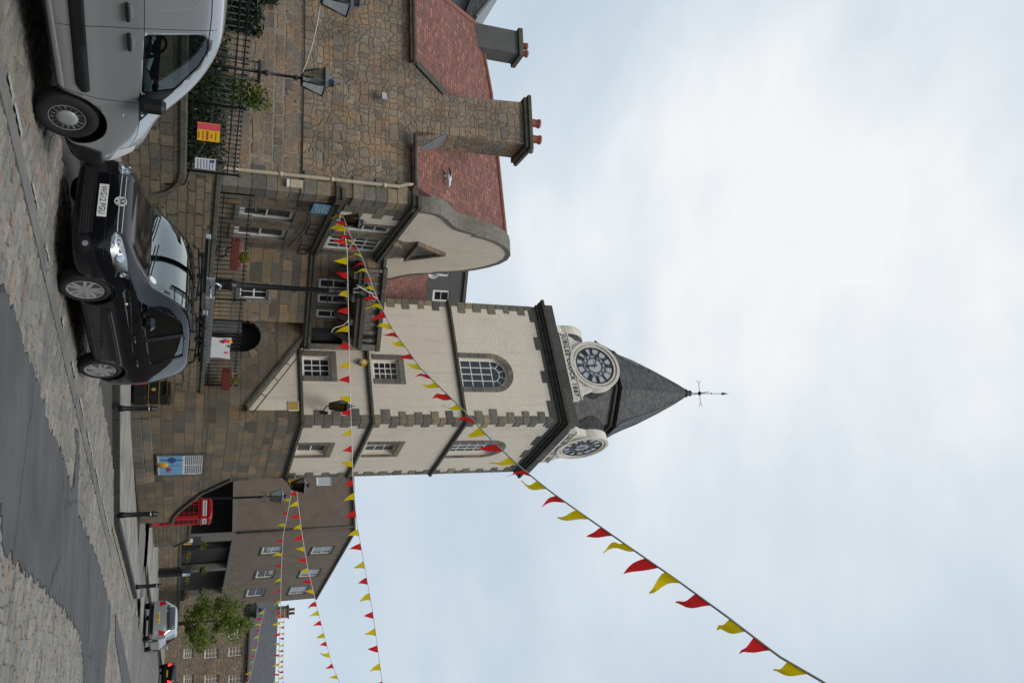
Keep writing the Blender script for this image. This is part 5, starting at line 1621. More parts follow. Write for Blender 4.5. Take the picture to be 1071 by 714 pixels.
# thin cable slung between the two posts
q1, q2 = W.w(-2.48, .12, 3.30), W.w(-4.26, .12, 3.42)
pts = []
for k in range(13):
    t = k / 12; p = q1.lerp(q2, t); pts.append(p + Vector((0, .05, .25 * t * (1 - t))))
tag(MB().tube(pts, .012, 5).build('lamp_cable', M['cord']), 'pale cable slung between the two lantern posts on the left', 'cable')

# tall lamp on the terrace
p = W2.onx(229, 297, .55)
lp = empty('street_lamp', W2.w(p.x, .55, tz), 0, 'tall black street lamp on the terrace in front of the balcony house', 'lamp post')
ztop = W2.onx(368, 309, .55).z - tz; zlan = W2.onx(383, 311, .55).z - tz
MB().lathe([(.19, 0), (.19, .10), (.15, .14), (.15, .55), (.17, .6), (.12, .66), (.085, .75), (.075, 1.6), (.06, ztop - .75), (.09, ztop - .72), (.06, ztop - .66), (.04, ztop - .5), (.03, ztop)], n=14).build('pole', M['iron'], lp)
sc = MB()
for sg in (-1, 1):
    sc.tube([(sg * .02, 0, ztop - .62)] + [(sg * (.16 + .12 * math.cos(R(a))), 0, ztop - .34 + .16 * math.sin(R(a))) for a in range(220, -61, -28)], .014, 6)
sc.tube([(-.42, 0, ztop - .72), (.42, 0, ztop - .72)], .016, 6)
sc.build('scroll', M['iron'], lp)
lantern(lp, ztop, zlan, .10, .20, rot=20)

# lamp standing behind the phone box
fl_ = T.ony(281, 520, .6)
lq = T.w(.6, 11.4)
d_ = ray(283, 519); tt_ = 39.0 / d_.y; top = EYEP + d_ * tt_
lp2 = empty('street_lamp', (top.x, top.y, .1), 0, 'slim black street lamp rising behind the phone box', 'lamp post')
zt = top.z - .1; zt2 = at_y(294, 520, 39.0).z - .1
MB().lathe([(.14, 0), (.14, .8), (.09, .9), (.06, 1.2), (.05, zt - .5), (.075, zt - .47), (.04, zt - .4), (.03, zt)], n=12).build('pole', M['iron'], lp2)
sc = MB()
for sg in (-1, 1): sc.tube([(sg * .02, 0, zt - .62)] + [(sg * (.14 + .10 * math.cos(R(a))), 0, zt - .36 + .13 * math.sin(R(a))) for a in range(220, -61, -28)], .014, 6)
sc.build('scroll', M['iron'], lp2)
lantern(lp2, zt, zt2, .13, .24, rot=30)


def wall_lantern(pos, ang, label, reach=.5, z0=-.02, z1=.42, rb=.10, rt=.21, glass='amber_glass', drop=.12, cat='wall lantern'):
    """bracket grows out along local -y from the wall at the origin"""
    t = empty('wall_lantern', pos, ang, label, cat)
    b = MB().tube([(0, 0, -drop), (0, -reach * .5, -drop - .04), (0, -reach, -drop + .02), (0, -reach, z0)], .018, 6)
    b.cbox(-.05, .05, -.03, .0, -drop - .12, -drop + .12, .01)
    b.tube([(0, -.02, -drop - .10), (0, -reach * .45, -drop - .03)], .012, 5)
    b.build('bracket', M['iron'], t)
    lantern(t, z0, z1, rb, rt, c=(0, -reach), rot=45, glass=glass, burner=(glass != 'amber_glass'))
    return t
pg = B.ony(361.5, 230, .5)
L4 = B.w(.0, pg.y, pg.z - .08)
wall_lantern(L4, B.a + 90, 'black wall lantern on the curved gable where the long bunting starts', reach=.5, rb=.075, rt=.145, z1=.40)
pt_ = T.onx(342, 424.5, -.5)
wall_lantern(T.w(pt_.x, 0, pt_.z + .10), T.a, 'black wall lantern on the front of the tower by its corner stones', reach=.5, z1=.50, rb=.08, rt=.17)
pt2 = T.ony(309, 497, .4)
L6 = T.w(0, TD - .25, pt2.z)
wall_lantern(L6, T.a + 90, 'dark wall lantern on the far corner of the tower where the far bunting starts', reach=.4, z1=.40)
p8 = DS.ony(254, 637, DS.loc(Vector((*(D0 + Vector((pr_2.x, pr_2.y, 0)))[:2], 0))).x + .2)
p8 = at_y(256, 637, 49.5)
wall_lantern(p8 + Vector((-.5, .0, 0)), 58.6 + 0, 'wall lantern on the end of the brown building above the street tree', reach=.6, z1=.62, rb=.17, rt=.32, glass='lamp_glass')

# ------------------------------------------------------------------ bollards
def bollard(pos, h, r, label):
    t = empty('bollard', pos, 0, label, 'bollard', 'black bollards along the pavement')
    MB().lathe([(r * 1.25, 0), (r * 1.25, .10), (r, .13), (r, h - .16), (r * 1.12, h - .15), (r * 1.12, h - .11), (r * .95, h - .10), (r * .95, h - .03), (r * .6, h), (0, h + .01)], n=16).build('post', M['iron'], t)
    MB().lathe([(r * 1.02, h - .205), (r * 1.02, h - .175)], n=16).build('band', M['alu'], t)
    return t
for (px, py, tp, r_, lb) in ((124, 427, 165, .058, 'black bollard at the kerb in front of the litter bin'), (125, 538.5, 166, .062, 'black bollard at the kerb corner in front of the phone box'),
                             (142, 613.5, 170, .065, 'slim black bollard on the pavement behind the silver hatchback'), (171, 695, 184, .07, 'distant black bollard at the kerb between the two far cars')):
    p = grd(px, py, .12); z = at_y(tp, py, p.y).z
    bollard(p, z - .12, r_, lb)

# litter bin
p = grd(139.5, 411, .12)
bn = empty('litter_bin', p, T.a, 'black litter bin with gold lines and a gold crest by the stone wall', 'bin')
zb_ = at_y(179, 411, p.y).z - .12
hb_ = zb_
MB().cbox(-.27, .27, -.27, .27, 0, hb_ * .36, .03).build('base', M['iron'], bn)
body = MB().cbox(-.25, .25, -.25, .25, hb_ * .36 + .002, hb_ * .92, .04)
body = body.build('body', M['black_plastic'], bn)
carve(body, [(MB().box(-.17, .17, -.4, -.18, hb_ * .72, hb_ * .86), M['dark_void'])])
MB().prism([(-.29, hb_ * .92 + .002), (.29, hb_ * .92 + .002), (.24, hb_ * .975), (0, hb_), (-.24, hb_ * .975)], -.28, .28).build('lid', M['iron'], bn)
gl = MB()
for z_ in (hb_ * .40, hb_ * .68, hb_ * .89): gl.box(-.24, .24, -.256, -.2505, z_, z_ + .012).box(.2505, .256, -.24, .24, z_, z_ + .012)
gl.prism([(.05 * math.cos(R(30 * k)), hb_ * .54 + .065 * math.sin(R(30 * k))) for k in range(12)], -.258, -.2505)
gl.build('gold_lines', M['gold'], bn)

# ------------------------------------------------------------------ telephone box
pc = grd(155.5, 544, .12)
PB = Frame(pc, T.a)
pb = empty('telephone_box', PB.w(0, 0, .12), T.a, 'red telephone box partly behind the sloping stair wall', 'telephone box')
HB = at_y(222.5, 535, pc.y).z - .12
s_ = .92
MB().cbox(-s_ - .02, .02, -.02, s_ + .02, 0, .10, .01).build('plinth', M['black_paint'], pb)
zt_ = HB - .52
body = MB().cbox(-s_, 0, 0, s_, .102, zt_, .012).build('body', M['red'], pb)
def face_mats(): return ((None, -s_), (SIDE, 0.0))
cuts = []
for mx, o in face_mats(): cuts.append((MB(mx).box(o + .14, o + s_ - .14, -.2, .05, .42, zt_ - .10), M['red']))
carve(body, cuts)
for mx, o in face_mats():
    g = MB(mx).box(o + .14, o + s_ - .14, .035, .042, .42, zt_ - .10)
    g.build('glazing', M['pane'], pb)
    b = MB(mx)
    w = s_ - .28; zz0, zz1 = .42, zt_ - .10
    for j in range(9): z = zz0 + (zz1 - zz0) * j / 8; b.box(o + .14, o + .14 + w, .005, .034, z - .011, z + .011)
    for u in (.0, .2, .8, 1.0): b.box(o + .14 + w * u - .012, o + .14 + w * u + .012, .008, .034, zz0 + .011, zz1 - .011)
    b.build('glazing_bars', M['red'], pb)
fs_ = MB().cbox(-s_ - .04, .04, -.04, s_ + .04, zt_ + .002, zt_ + .05, .01).cbox(-s_, 0, 0, s_, zt_ + .052, zt_ + .34, .01)
fas = fs_.build('fascia', M['red'], pb)
for mx, o in face_mats():
    MB(mx).box(o + .10, o + s_ - .10, -.018, .0, zt_ + .10, zt_ + .27).build('sign_panel', M['sign_white'], fas)
    tm = mx if mx else Matrix.Identity(4)
    text('TELEPHONE', .125, M['black_paint'], tm @ Matrix.Translation((o + s_ / 2, -.020, zt_ + .187)) @ Matrix.Rotation(R(90), 4, 'X'), fas, 'lettering', .002)
dome = MB(); n = 10
ringz = []
for k in range(n + 1):
    a = math.pi / 2 * k / n
    ringz.append((s_ / 2 * (1.04 - .62 * (1 - math.cos(a * .999)) ** 1.0 if k else 1.06), zt_ + .342 + .17 * math.sin(a)))
prev = None
for r0, z in ringz:
    o = [(-s_ / 2 - r0, s_ / 2 - r0, z), (-s_ / 2 + r0, s_ / 2 - r0, z), (-s_ / 2 + r0, s_ / 2 + r0, z), (-s_ / 2 - r0, s_ / 2 + r0, z)]
    if prev: 
        for k in range(4): dome.add([prev[k], prev[(k + 1) % 4], o[(k + 1) % 4], o[k]], [(0, 1, 2, 3)])
    prev = o
dome.add(prev, [(0, 1, 2, 3)])
for mx, o in face_mats():      # segmental pediments
    dome.M = mx
    c_ = o + s_ / 2
    dome.prism([(c_ - .46, zt_ + .342), (c_ + .46, zt_ + .342)] + [(c_ + .46 * math.cos(R(a)), zt_ + .36 + .13 * math.sin(R(a))) for a in range(0, 181, 15)], -.03, .1)
dome.build('domed_roof', M['red'], pb)

# pay machine
p = LB.onx(166, 600, -.35)
pm = empty('ticket_machine', LB.w(p.x, -.35, .12), LB.a, 'dark ticket machine with a blue and white header in front of the low brown wall', 'ticket machine')
zt_m = LB.onx(199.5, 600, -.35).z - .12
MB().cbox(-.20, .20, -.16, .16, 0, zt_m - .55, .02).build('body', M['iron'], pm)
MB().cbox(-.24, .24, -.17, .17, zt_m - .548, zt_m, .02).build('header', M['trim'], pm)
MB().box(-.2, .2, -.176, -.171, zt_m - .50, zt_m - .24).build('white_panel', M['sign_white'], pm)
MB().box(-.2, .2, -.176, -.171, zt_m - .22, zt_m - .04).build('blue_panel', M['sign_blue'], pm)
text('P', .17, M['sign_white'], facing(0, -.179, zt_m - .13), pm, 'lettering', .002)

# ------------------------------------------------------------------ notices and window boxes on the railings
def on_rail(fr, name, cat, label, px0, px1, yy): 
    a = fr.onx(*px0, yy); b = fr.onx(*px1, yy); return a, b
a = W.onx(208, 128, .08); b = W.onx(228, 149, .08)
wn = empty('warning_notice', W.w((a.x + b.x) / 2, .09, (a.z + b.z) / 2), W.a, 'yellow notice with a pink top band tied to the black railing', 'notice')
hw, hh = .235, .20
MB().cbox(-hw, hw, -.012, 0, -hh, hh, .003).build('plate', M['sign_yellow'], wn)
MB().box(-hw, -hw * .28, -.016, -.0125, -hh, hh).build('pink_panel', M['sign_pink'], wn) if False else None
MB().box(-hw, -hw + .17, -.016, -.0125, -hh, hh).build('pink_band', M['sign_pink'], wn)
tb = MB(); rnd = random.Random(3)
for i, (s0, s1, h_) in enumerate(((-.03, .2, .020), (.03, .14, .03), (-.03, .21, .045), (-.02, .2, .022), (0, .18, .022))):
    z = hh - .07 - i * .075; s = s0
    while s < s1:
        w = rnd.uniform(.02, .05); tb.box(s, min(s + w, s1), -.0145, -.0122, z - h_ / 2, z + h_ / 2); s += w + .012
tb.build('lettering', M['ink_red'], wn)
a = W.onx(205, 165, .08); b = W.onx(224, 178, .08)
wn2 = empty('white_notice', W.w((a.x + b.x) / 2, .09, (a.z + b.z) / 2), W.a, 'small white notice with a blue square on the railing right of the yellow notice', 'notice')
hw, hh = .155, .19
MB().cbox(-hw, hw, -.012, 0, -hh, hh, .003).build('plate', M['sign_white'], wn2)
MB().box(-hw + .02, -hw + .10, -.0145, -.0122, hh - .10, hh - .02).build('blue_square', M['ink_blue'], wn2)
tb = MB()
for i in range(6):
    z = hh - .05 - i * .055; s = -.03 if i == 0 else -hw + .03
    while s < hw - .03:
        w = rnd.uniform(.02, .06); tb.box(s, min(s + w, hw - .02), -.0145, -.0122, z - .008, z + .008); s += w + .012
tb.build('lettering', M['ink_blue'], wn2)

for i, (pa, pb_, lb) in enumerate((((242.5, 251), (250.5, 281), 'long red window box of flowers hung on the terrace railing beside the street lamp'), ((232.5, 388), (241.5, 406), 'red window box with a clipped yellow green plant at the tower end of the railing'))):
    a, b = W2.onx(*pa, .0), W2.onx(*pb_, .0)
    L = abs(b.x - a.x); h = .20 if i == 0 else .24
    t = empty('window_box', W2.w((a.x + b.x) / 2, .02, min(a.z, b.z)), W2.a, lb, 'window box', 'red window boxes on the terrace railing')
    MB().cbox(-L / 2, L / 2, -.11, .10, 0, h, .01).build('trough', M['planter'], t)
    mb = MB(); rnd = random.Random(60 + i)
    bush(mb, (L * (.12 if i == 0 else -.02), 0, h + .13), .15 if i == 0 else .17, 300, .035, rnd, 1.0)
    mb.build('plant', M['flower_y'], t)
    mb = MB()
    bush(mb, (-L * .35, -.02, h + .05), .10, 80, .03, rnd, .8); bush(mb, (L * .36, -.02, h + .05), .08, 50, .03, rnd, .8)
    mb.build('flowers', M['flower_p'], t)
# banner on the railing
a, b = W2.onx(222, 352, .06), W2.onx(240, 374, .06)
bn_ = empty('banner', W2.w((a.x + b.x) / 2, .07, (a.z + b.z) / 2), W2.a, 'creased white cloth banner with coloured blots tied to the terrace railing', 'banner')
mb = MB(); nx_, nz_ = 14, 10; L = abs(b.x - a.x) * .5; H_ = abs(b.z - a.z) * .5 + .02
grid = [(-L + 2 * L * i / nx_ + .03 * (j / nz_), -.02 - .015 * math.sin(i * 1.1 + j * .5), -H_ + 2 * H_ * j / nz_ - .03 * math.sin(math.pi * i / nx_) * (j / nz_)) for j in range(nz_ + 1) for i in range(nx_ + 1)]
mb.add(grid, [(j * (nx_ + 1) + i, j * (nx_ + 1) + i + 1, (j + 1) * (nx_ + 1) + i + 1, (j + 1) * (nx_ + 1) + i) for j in range(nz_) for i in range(nx_)], 0, True)
bo_ = mb.build('cloth', M['banner'], bn_)
for (u, v, r_, m_, nm) in ((-.7, .55, .07, 'sign_pink', 'pink_blot'), (-.6, .15, .05, 'red', 'red_blot'), (-.62, .85, .06, 'sign_yellow', 'yellow_blot'), (-.2, .8, .04, 'leaf_bright', 'green_blot'), (.45, .55, .045, 'sign_pink', 'pink_blot')):
    MB().prism([(u * L + r_ * math.cos(R(40 * k)) * (1 + .3 * (k % 2)), v * H_ + r_ * math.sin(R(40 * k)) * (1 + .3 * (k % 3 == 0))) for k in range(9)], -.046, -.040).build(nm, M[m_], bo_)
# loose scroll of iron at the stair head
p0, p1 = W2.onx(231, 250, -.02), W2.onx(229, 268, -.02)
sc = MB(); c0 = W2.w(p1.x - .15, -.02, 2.26)
e_ = W2.ex
pts = [c0 + e_ * (-.5) + Vector((0, 0, .28)), c0 + e_ * (-.2) + Vector((0, 0, .25))] + [c0 + e_ * (.17 * math.cos(R(a))) + Vector((0, 0, .13 * math.sin(R(a)))) for a in range(120, -220, -25)]
tag(sc.tube(pts, .02, 6).build('scroll_rail', M['iron']), 'black iron scroll handrail looping at the foot of the terrace railing', 'hand rail')

# ------------------------------------------------------------------ bunting
def bunting(label, px, dist, n, size, seed, start='r', tails=(), fw=.22, wind=(.22, -.08, 0)):
    """px: picture points the string passes; dist: how far it hangs at its two ends"""
    rnd = random.Random(seed)
    # length along the picture
    seg = [0.0]
    for i in range(1, len(px)): seg.append(seg[-1] + math.dist(px[i], px[i - 1]))
    tot = seg[-1]
    def at(s):
        s = max(0, min(tot, s)); i = 1
        while i < len(px) - 1 and seg[i] < s: i += 1
        f = (s - seg[i - 1]) / (seg[i] - seg[i - 1] + 1e-9)
        x = px[i - 1][0] + (px[i][0] - px[i - 1][0]) * f; y = px[i - 1][1] + (px[i][1] - px[i - 1][1]) * f
        u = s / tot
        return at_d(x, y, 1 / ((1 - u) / dist[0] + u / dist[1]))
    pts = [at(tot * k / 80) for k in range(81)]
    L = [0.0]
    for i in range(1, 81): L.append(L[-1] + (pts[i] - pts[i - 1]).length)
    def p3(l):
        l = max(0, min(L[-1], l)); i = 1
        while i < 80 and L[i] < l: i += 1
        return pts[i - 1].lerp(pts[i], (l - L[i - 1]) / (L[i] - L[i - 1] + 1e-9))
    o = pts[0]
    b = empty('bunting', o, 0, label, 'bunting', 'strings of red and yellow pennants over the street')
    MB().tube([p - o for p in pts], .011, 5).build('cord', M['cord'], b)
    for k in range(n):
        l0 = L[-1] * (k + .5 + rnd.uniform(-.13, .13)) / n - fw / 2
        A_, B_ = p3(l0), p3(l0 + fw)
        along_ = (B_ - A_).normalized()
        sz = size * rnd.uniform(.8, 1.12)
        wv = Vector(wind) * rnd.uniform(-.4, 1.3) + Vector((rnd.gauss(0, .18), rnd.gauss(0, .18), 0))
        mb = MB(); m_ = 7
        drop = Vector((0, 0, -1))
        ph, am = rnd.uniform(0, 6), rnd.uniform(.008, .045)
        nrm = along_.cross(drop).normalized()
        rows = []
        cur = Vector((0, 0, 0))
        for j in range(m_ + 1):
            v = j / m_
            dirn = (drop + wv * (v * 1.4)).normalized()
            if j: cur = cur + dirn * sz / m_
            wd = (1 - v ** 1.12) * .97 + .03
            c = (A_ + B_) / 2 + cur + nrm * (am * math.sin(ph + v * 5) * v * 1.5)
            tw_ = along_ + nrm * math.sin(ph * 1.7) * v * .6
            tw_.normalize()
            rows.append((c - tw_ * fw / 2 * wd + nrm * am * .4 * math.sin(ph + v * 7), c + nrm * am * .5 * math.sin(ph + 2 + v * 6), c + tw_ * fw / 2 * wd))
        for r_ in rows: mb.add([q - o for q in r_], [])
        for j in range(m_):
            for c in range(2): mb.f.append([j * 3 + c, j * 3 + c + 1, (j + 1) * 3 + c + 1, (j + 1) * 3 + c]); mb.m.append(0); mb.sm.append(True)
        red = (k % 2 == 0) == (start == 'r')
        mb.build('pennant', M['flag_red' if red else 'flag_yellow'], b)
    for (l_, d3) in tails:
        p = p3(L[-1] * l_); q = [p - o]
        for t in range(1, 7): q.append(p - o + Vector(d3) * (t / 6) + Vector((rnd.uniform(-.04, .04), 0, rnd.uniform(-.05, .05))))
        MB().tube(q, .012, 4).build('loose_tail', M['cord'], b)
    return b
dA = (L4 + Vector((.4, 0, .1)) - EYEP).length
dT = (L6 - EYEP).length
bunting('longest string of large pennants, from the curved gable lantern up across the sky', [(358, 224), (366, 246), (378, 268), (393, 309), (409, 342), (440, 385), (486, 430), (514, 460), (545, 489), (576, 514), (620, 545), (660, 573), (705, 604), (760, 644), (815, 686), (865, 715), (960, 786), (1060, 866)], (dA, 5.6), 43, .32, 1,
        start='y', tails=((.27, (-.25, -.1, -.45)), (.925, (.1, .05, -.4))), fw=.25)
bunting('string of pennants from the curved gable across the middle of the tower', [(358, 226), (363, 262), (364, 310), (365, 360), (366, 410), (367.5, 450), (369, 500), (373, 545), (381, 590), (390, 640), (400, 714), (424, 860)], (dA, 25.5), 35, .34, 2, start='y', tails=((.17, (.35, 0, -.5)),), fw=.21)
bunting('lower string of small pennants from the far tower corner past the brown building', [(308, 498), (301, 535), (296, 560), (294, 600), (293, 650), (291.5, 714), (289, 850)], (dT, 56.0), 36, .34, 3, start='r', fw=.22)
bunting('upper string of small pennants from the far tower corner out over the sky', [(309, 498), (311, 520), (316, 560), (322, 595), (333, 640), (346, 690), (357, 718), (402, 850)], (dT, 36.0), 32, .34, 4, start='y', fw=.21)
bunting('distant string of tiny pennants sloping down in front of the slate roof', [(277, 636), (272, 655), (268, 680), (262, 705), (258, 718), (238, 800)], (49.0, 66.0), 30, .36, 5, start='y', fw=.24)
bunting('distant flat string of tiny pennants just above the slate roof ridge', [(297.5, 640), (297, 665), (296, 690), (296.5, 716), (298, 800)], (52.0, 66.0), 30, .36, 6, start='r', fw=.24)
# ------------------------------------------------------------------ vehicles
def body_rings(st):
    """st rows: x, z under, z waist(widest), z belt, z top, half widths: under, widest, belt, roof edge"""
    rings = []
    for (x, zb, zm, zs, zt, wb, wm, ws, wt) in st:
        ze = zs + (zt - zs) * .90
        h = [(0, zb), (wb * .55, zb), (wb * .93, zb + .01), (wm * .975, zb + .10), (wm * .995, zb + (zm - zb) * .6), (wm, zm), (wm * .992, zm + (zs - zm) * .45), (ws + (wm - ws) * .25, zs - .035), (ws, zs), (ws + (wt - ws) * .06, zs + (ze - zs) * .08),
             (ws + (wt - ws) * .5, zs + (ze - zs) * .52), (wt + .01, zs + (ze - zs) * .93), (wt - .035, ze + (zt - ze) * .42), (wt * .74, zt - (zt - ze) * .22), (wt * .38, zt - (zt - ze) * .04), (0, zt)]
        ring = [(x, y, z) for y, z in h] + [(x, -y, z) for y, z in h[-2:0:-1]]
        rings.append(ring)
    return rings


def body_mesh(name, st, mats):
    rings = body_rings(st); n = len(rings[0])
    mb = MB()
    mb.add([p for r in rings for p in r], [(i * n + k, i * n + (k + 1) % n, (i + 1) * n + (k + 1) % n, (i + 1) * n + k) for i in range(len(rings) - 1) for k in range(n)], 0, True)
    # close nose and tail with a small grid of quads
    half = n // 2
    for base, rev in ((0, True), ((len(rings) - 1) * n, False)):
        for k in range(half):
            a, b, c, d = base + k, base + (k + 1), base + (n - k - 1) % n, base + (n - k) % n
            f = [a, b, c, d]
            f2 = []
            for q in f:
                if q not in f2: f2.append(q)
            if len(f2) < 3: continue
            mb.f.append(f2[::-1] if rev else f2); mb.m.append(0); mb.sm.append(True)
    return mb.build(name, mats)


def bvh_of(o):
    dg = bpy.context.evaluated_depsgraph_get(); dg.update()
    ev = o.evaluated_get(dg); me = ev.to_mesh()
    t = BVHTree.FromPolygons([v.co.copy() for v in me.vertices], [list(p.vertices) for p in me.polygons])
    ev.to_mesh_clear()
    return t


def patch(bvh, poly, ax, sgn, off, mat, parent, name, res=.05, thick=0.0, smooth=True):
    """a panel following the body: poly in (x,z) for ax 'y', (y,z) for ax 'x', (x,y) for ax 'z'; sgn: the side it lies on"""
    P = [Vector(p) for p in poly]
    b = []
    for i in range(len(P)):
        a, c = P[i], P[(i + 1) % len(P)]; k = max(1, int((c - a).length / res))
        b += [a.lerp(c, j / k) for j in range(k)]
    nb = len(b); pp = [(v.x, v.y) for v in b]
    x0, x1 = min(v.x for v in P), max(v.x for v in P); y0, y1 = min(v.y for v in P), max(v.y for v in P)
    ins = []
    i = 1
    while x0 + i * res < x1:
        j = 1
        while y0 + j * res < y1:
            q = (x0 + i * res, y0 + j * res)
            if inside(q, pp) and min((Vector(q) - v).length for v in b) > res * .45: ins.append(Vector(q))
            j += 1
        i += 1
    v2, e2, f2, *_ = delaunay_2d_cdt(b + ins, [(k, (k + 1) % nb) for k in range(nb)], [], 1, 1e-6)
    D = {'x': Vector((1, 0, 0)), 'y': Vector((0, 1, 0)), 'z': Vector((0, 0, 1))}[ax] * sgn
    out = []; last = None; bad = set()
    for idx, v in enumerate(v2):
        o = {'x': Vector((0, v.x, v.y)), 'y': Vector((v.x, 0, v.y)), 'z': Vector((v.x, v.y, 0))}[ax] + D * 6
        loc, nor, *_r = bvh.ray_cast(o, -D)
        if loc is None: bad.add(idx); out.append(o - D * 6); continue
        if nor.dot(D) < 0: nor = -nor
        out.append(loc + nor * off)
    mb = MB()
    fs = [tuple(f) for f in f2 if not any(k in bad for k in f)]
    mb.add(out, fs, 0, smooth)
    o = mb.build(name, mat, parent)
    if thick:
        s = o.modifiers.new('s', 'SOLIDIFY'); s.thickness = thick; s.offset = -1
    return o


def seam(bvh, pts, ax, sgn, parent, w=.007, name='panel_gap', mat='black_paint', off=.0012):
    mb = MB()
    D = {'x': Vector((1, 0, 0)), 'y': Vector((0, 1, 0)), 'z': Vector((0, 0, 1))}[ax] * sgn
    path = []
    for i in range(len(pts) - 1):
        a, b = Vector(pts[i]), Vector(pts[i + 1]); k = max(1, int((b - a).length / .04))
        path += [a.lerp(b, j / k) for j in range(k)]
    path.append(Vector(pts[-1]))
    P = []
    for v in path:
        o = {'x': Vector((0, v.x, v.y)), 'y': Vector((v.x, 0, v.y)), 'z': Vector((v.x, v.y, 0))}[ax] + D * 6
        loc, nor, *_r = bvh.ray_cast(o, -D)
        if loc is None: continue
        if nor.dot(D) < 0: nor = -nor
        P.append((loc + nor * off, nor))
    for i in range(len(P) - 1):
        (a, na), (b, nb_) = P[i], P[i + 1]
        t = (b - a).normalized(); s1 = t.cross(na).normalized() * w / 2; s2 = t.cross(nb_).normalized() * w / 2
        mb.add([a - s1, b - s2, b + s2, a + s1], [(0, 1, 2, 3)])
    return mb.build(name, M[mat], parent)


def rounded(pts, r=.05, n=4):
    out = []
    m = len(pts)
    for i in range(m):
        p, a, b = Vector(pts[i]), Vector(pts[i - 1]), Vector(pts[(i + 1) % m])
        rr = min(r, (a - p).length * .45, (b - p).length * .45)
        s, e = p + (a - p).normalized() * rr, p + (b - p).normalized() * rr
        for k in range(n + 1):
            t = k / n; out.append(tuple(s * (1 - t) ** 2 + p * 2 * t * (1 - t) + e * t * t))
    return out


def wheel(parent, x, y, r, side, kind, w=.20, steer=0):
    """side +1: outer face looks to +y"""
    t = bpy.data.objects.new('wheel', None); COL.objects.link(t); t.parent = parent; t.location = (x, y, r)
    t.rotation_euler = (0, 0, (0 if side > 0 else math.pi) + R(steer))
    ri = r * (.72 if kind == 'alloy' else .60)
    ty = MB().lathe([(ri, -w / 2), (r * .93, -w / 2), (r * .985, -w * .40), (r, -w * .3), (r, w * .3), (r * .985, w * .40), (r * .93, w / 2), (ri * 1.06, w / 2), (ri, w * .44)], n=40, axis='y')
    tyo = ty.build('tyre', M['tyre'], t)
    rm = MB()
    if kind == 'cover':
        rm.lathe([(ri * 1.02, w * .42), (ri * .97, w * .47), (ri * .90, w * .40), (ri * .86, w * .38)], n=40, axis='y')
        rm.lathe([(ri * .60, w * .43), (ri * .56, w * .50), (ri * .3, w * .56), (0, w * .57)], n=32, axis='y')
        for k in range(16):
            a = 2 * math.pi * k / 16; c_, s_ = math.cos(a), math.sin(a); d = ri * .058
            q = [(ri * .58, -d), (ri * .90, -d * 1.2), (ri * .90, d * 1.2), (ri * .58, d)]
            rm.prism([(c_ * u - s_ * v, s_ * u + c_ * v) for u, v in q], w * .36, w * .44, ax='y')
        rm.build('wheel_cover', M['hubcap'], t)
        MB().lathe([(0, w * .28), (ri * .97, w * .30)], n=32, axis='y').build('rim', M['black_paint'], t)
    else:
        rm.lathe([(ri * 1.03, w * .44), (ri * .98, w * .49), (ri * .90, w * .42), (ri * .86, w * .1)], n=40, axis='y')
        rm.lathe([(ri * .24, w * .40), (ri * .20, w * .45), (0, w * .46)], n=20, axis='y')
        for k in range(5):
            for dl in (-.16, .16):
                a = 2 * math.pi * k / 5 + .3; 
                q = [(ri * .16, dl * ri * .4 - .022), (ri * .93, dl * ri * 1.25 - .022), (ri * .93, dl * ri * 1.25 + .022), (ri * .16, dl * ri * .4 + .022)]
                c_, s_ = math.cos(a), math.sin(a)
                rm.prism([(c_ * u - s_ * v, s_ * u + c_ * v) for u, v in q], w * .30, w * .46, ax='y')
        rm.build('rim', M['alloy'], t)
        MB().lathe([(0, w * .02), (ri * .9, w * .02)], n=32, axis='y').build('brake_disc', M['trim'], t)
    return t


def shell(o, cuts, paint, thick=.03):
    """hollow body with true openings"""
    s = o.modifiers.new('ss', 'SUBSURF'); s.levels = 2; s.render_levels = 2
    bvh = bvh_of(o)
    so = o.modifiers.new('so', 'SOLIDIFY'); so.thickness = thick; so.offset = -1; so.material_offset = 1; so.material_offset_rim = 1
    carve(o, cuts)
    for p in o.data.polygons: p.use_smooth = True
    return bvh


def seats(parent, rows, z0=.42, w=.46):
    for (x, ys, lean) in rows:
        for y in ys:
            mb = MB()
            mb.cbox(x - .05, x + .45, y - w / 2, y + w / 2, z0, z0 + .14, .05)
            n = len(mb.v)
            mb.cbox(-.07, .07, y - w / 2, y + w / 2, 0, .58, .05)
            mb.cbox(-.05, .05, y - .13, y + .13, .62, .84, .04)
            mb.tube([(0, y - .06, .55), (0, y - .06, .66)], .01, 5).tube([(0, y + .06, .55), (0, y + .06, .66)], .01, 5)
            ca, sa = math.cos(R(-lean)), math.sin(R(-lean))
            for i in range(n, len(mb.v)):
                v = mb.v[i]; mb.v[i] = Vector((v.x * ca + v.z * sa + x - .04, v.y, -v.x * sa + v.z * ca + z0 + .1))
            mb.build('seat', M['seat'], parent)


def steering(parent, x, y, z):
    mb = MB()
    c = Vector((x, y, z)); u, v = Vector((0, 1, 0)), Vector((-.35, 0, .94))
    mb.tube([c + u * .18 * math.cos(2 * math.pi * k / 20) + v * .18 * math.sin(2 * math.pi * k / 20) for k in range(21)], .016, 6)
    mb.tube([c - u * .17, c + u * .17], .018, 5).tube([c, c + Vector((.3, 0, -.12))], .03, 6)
    mb.build('steering_wheel', M['trim'], parent)


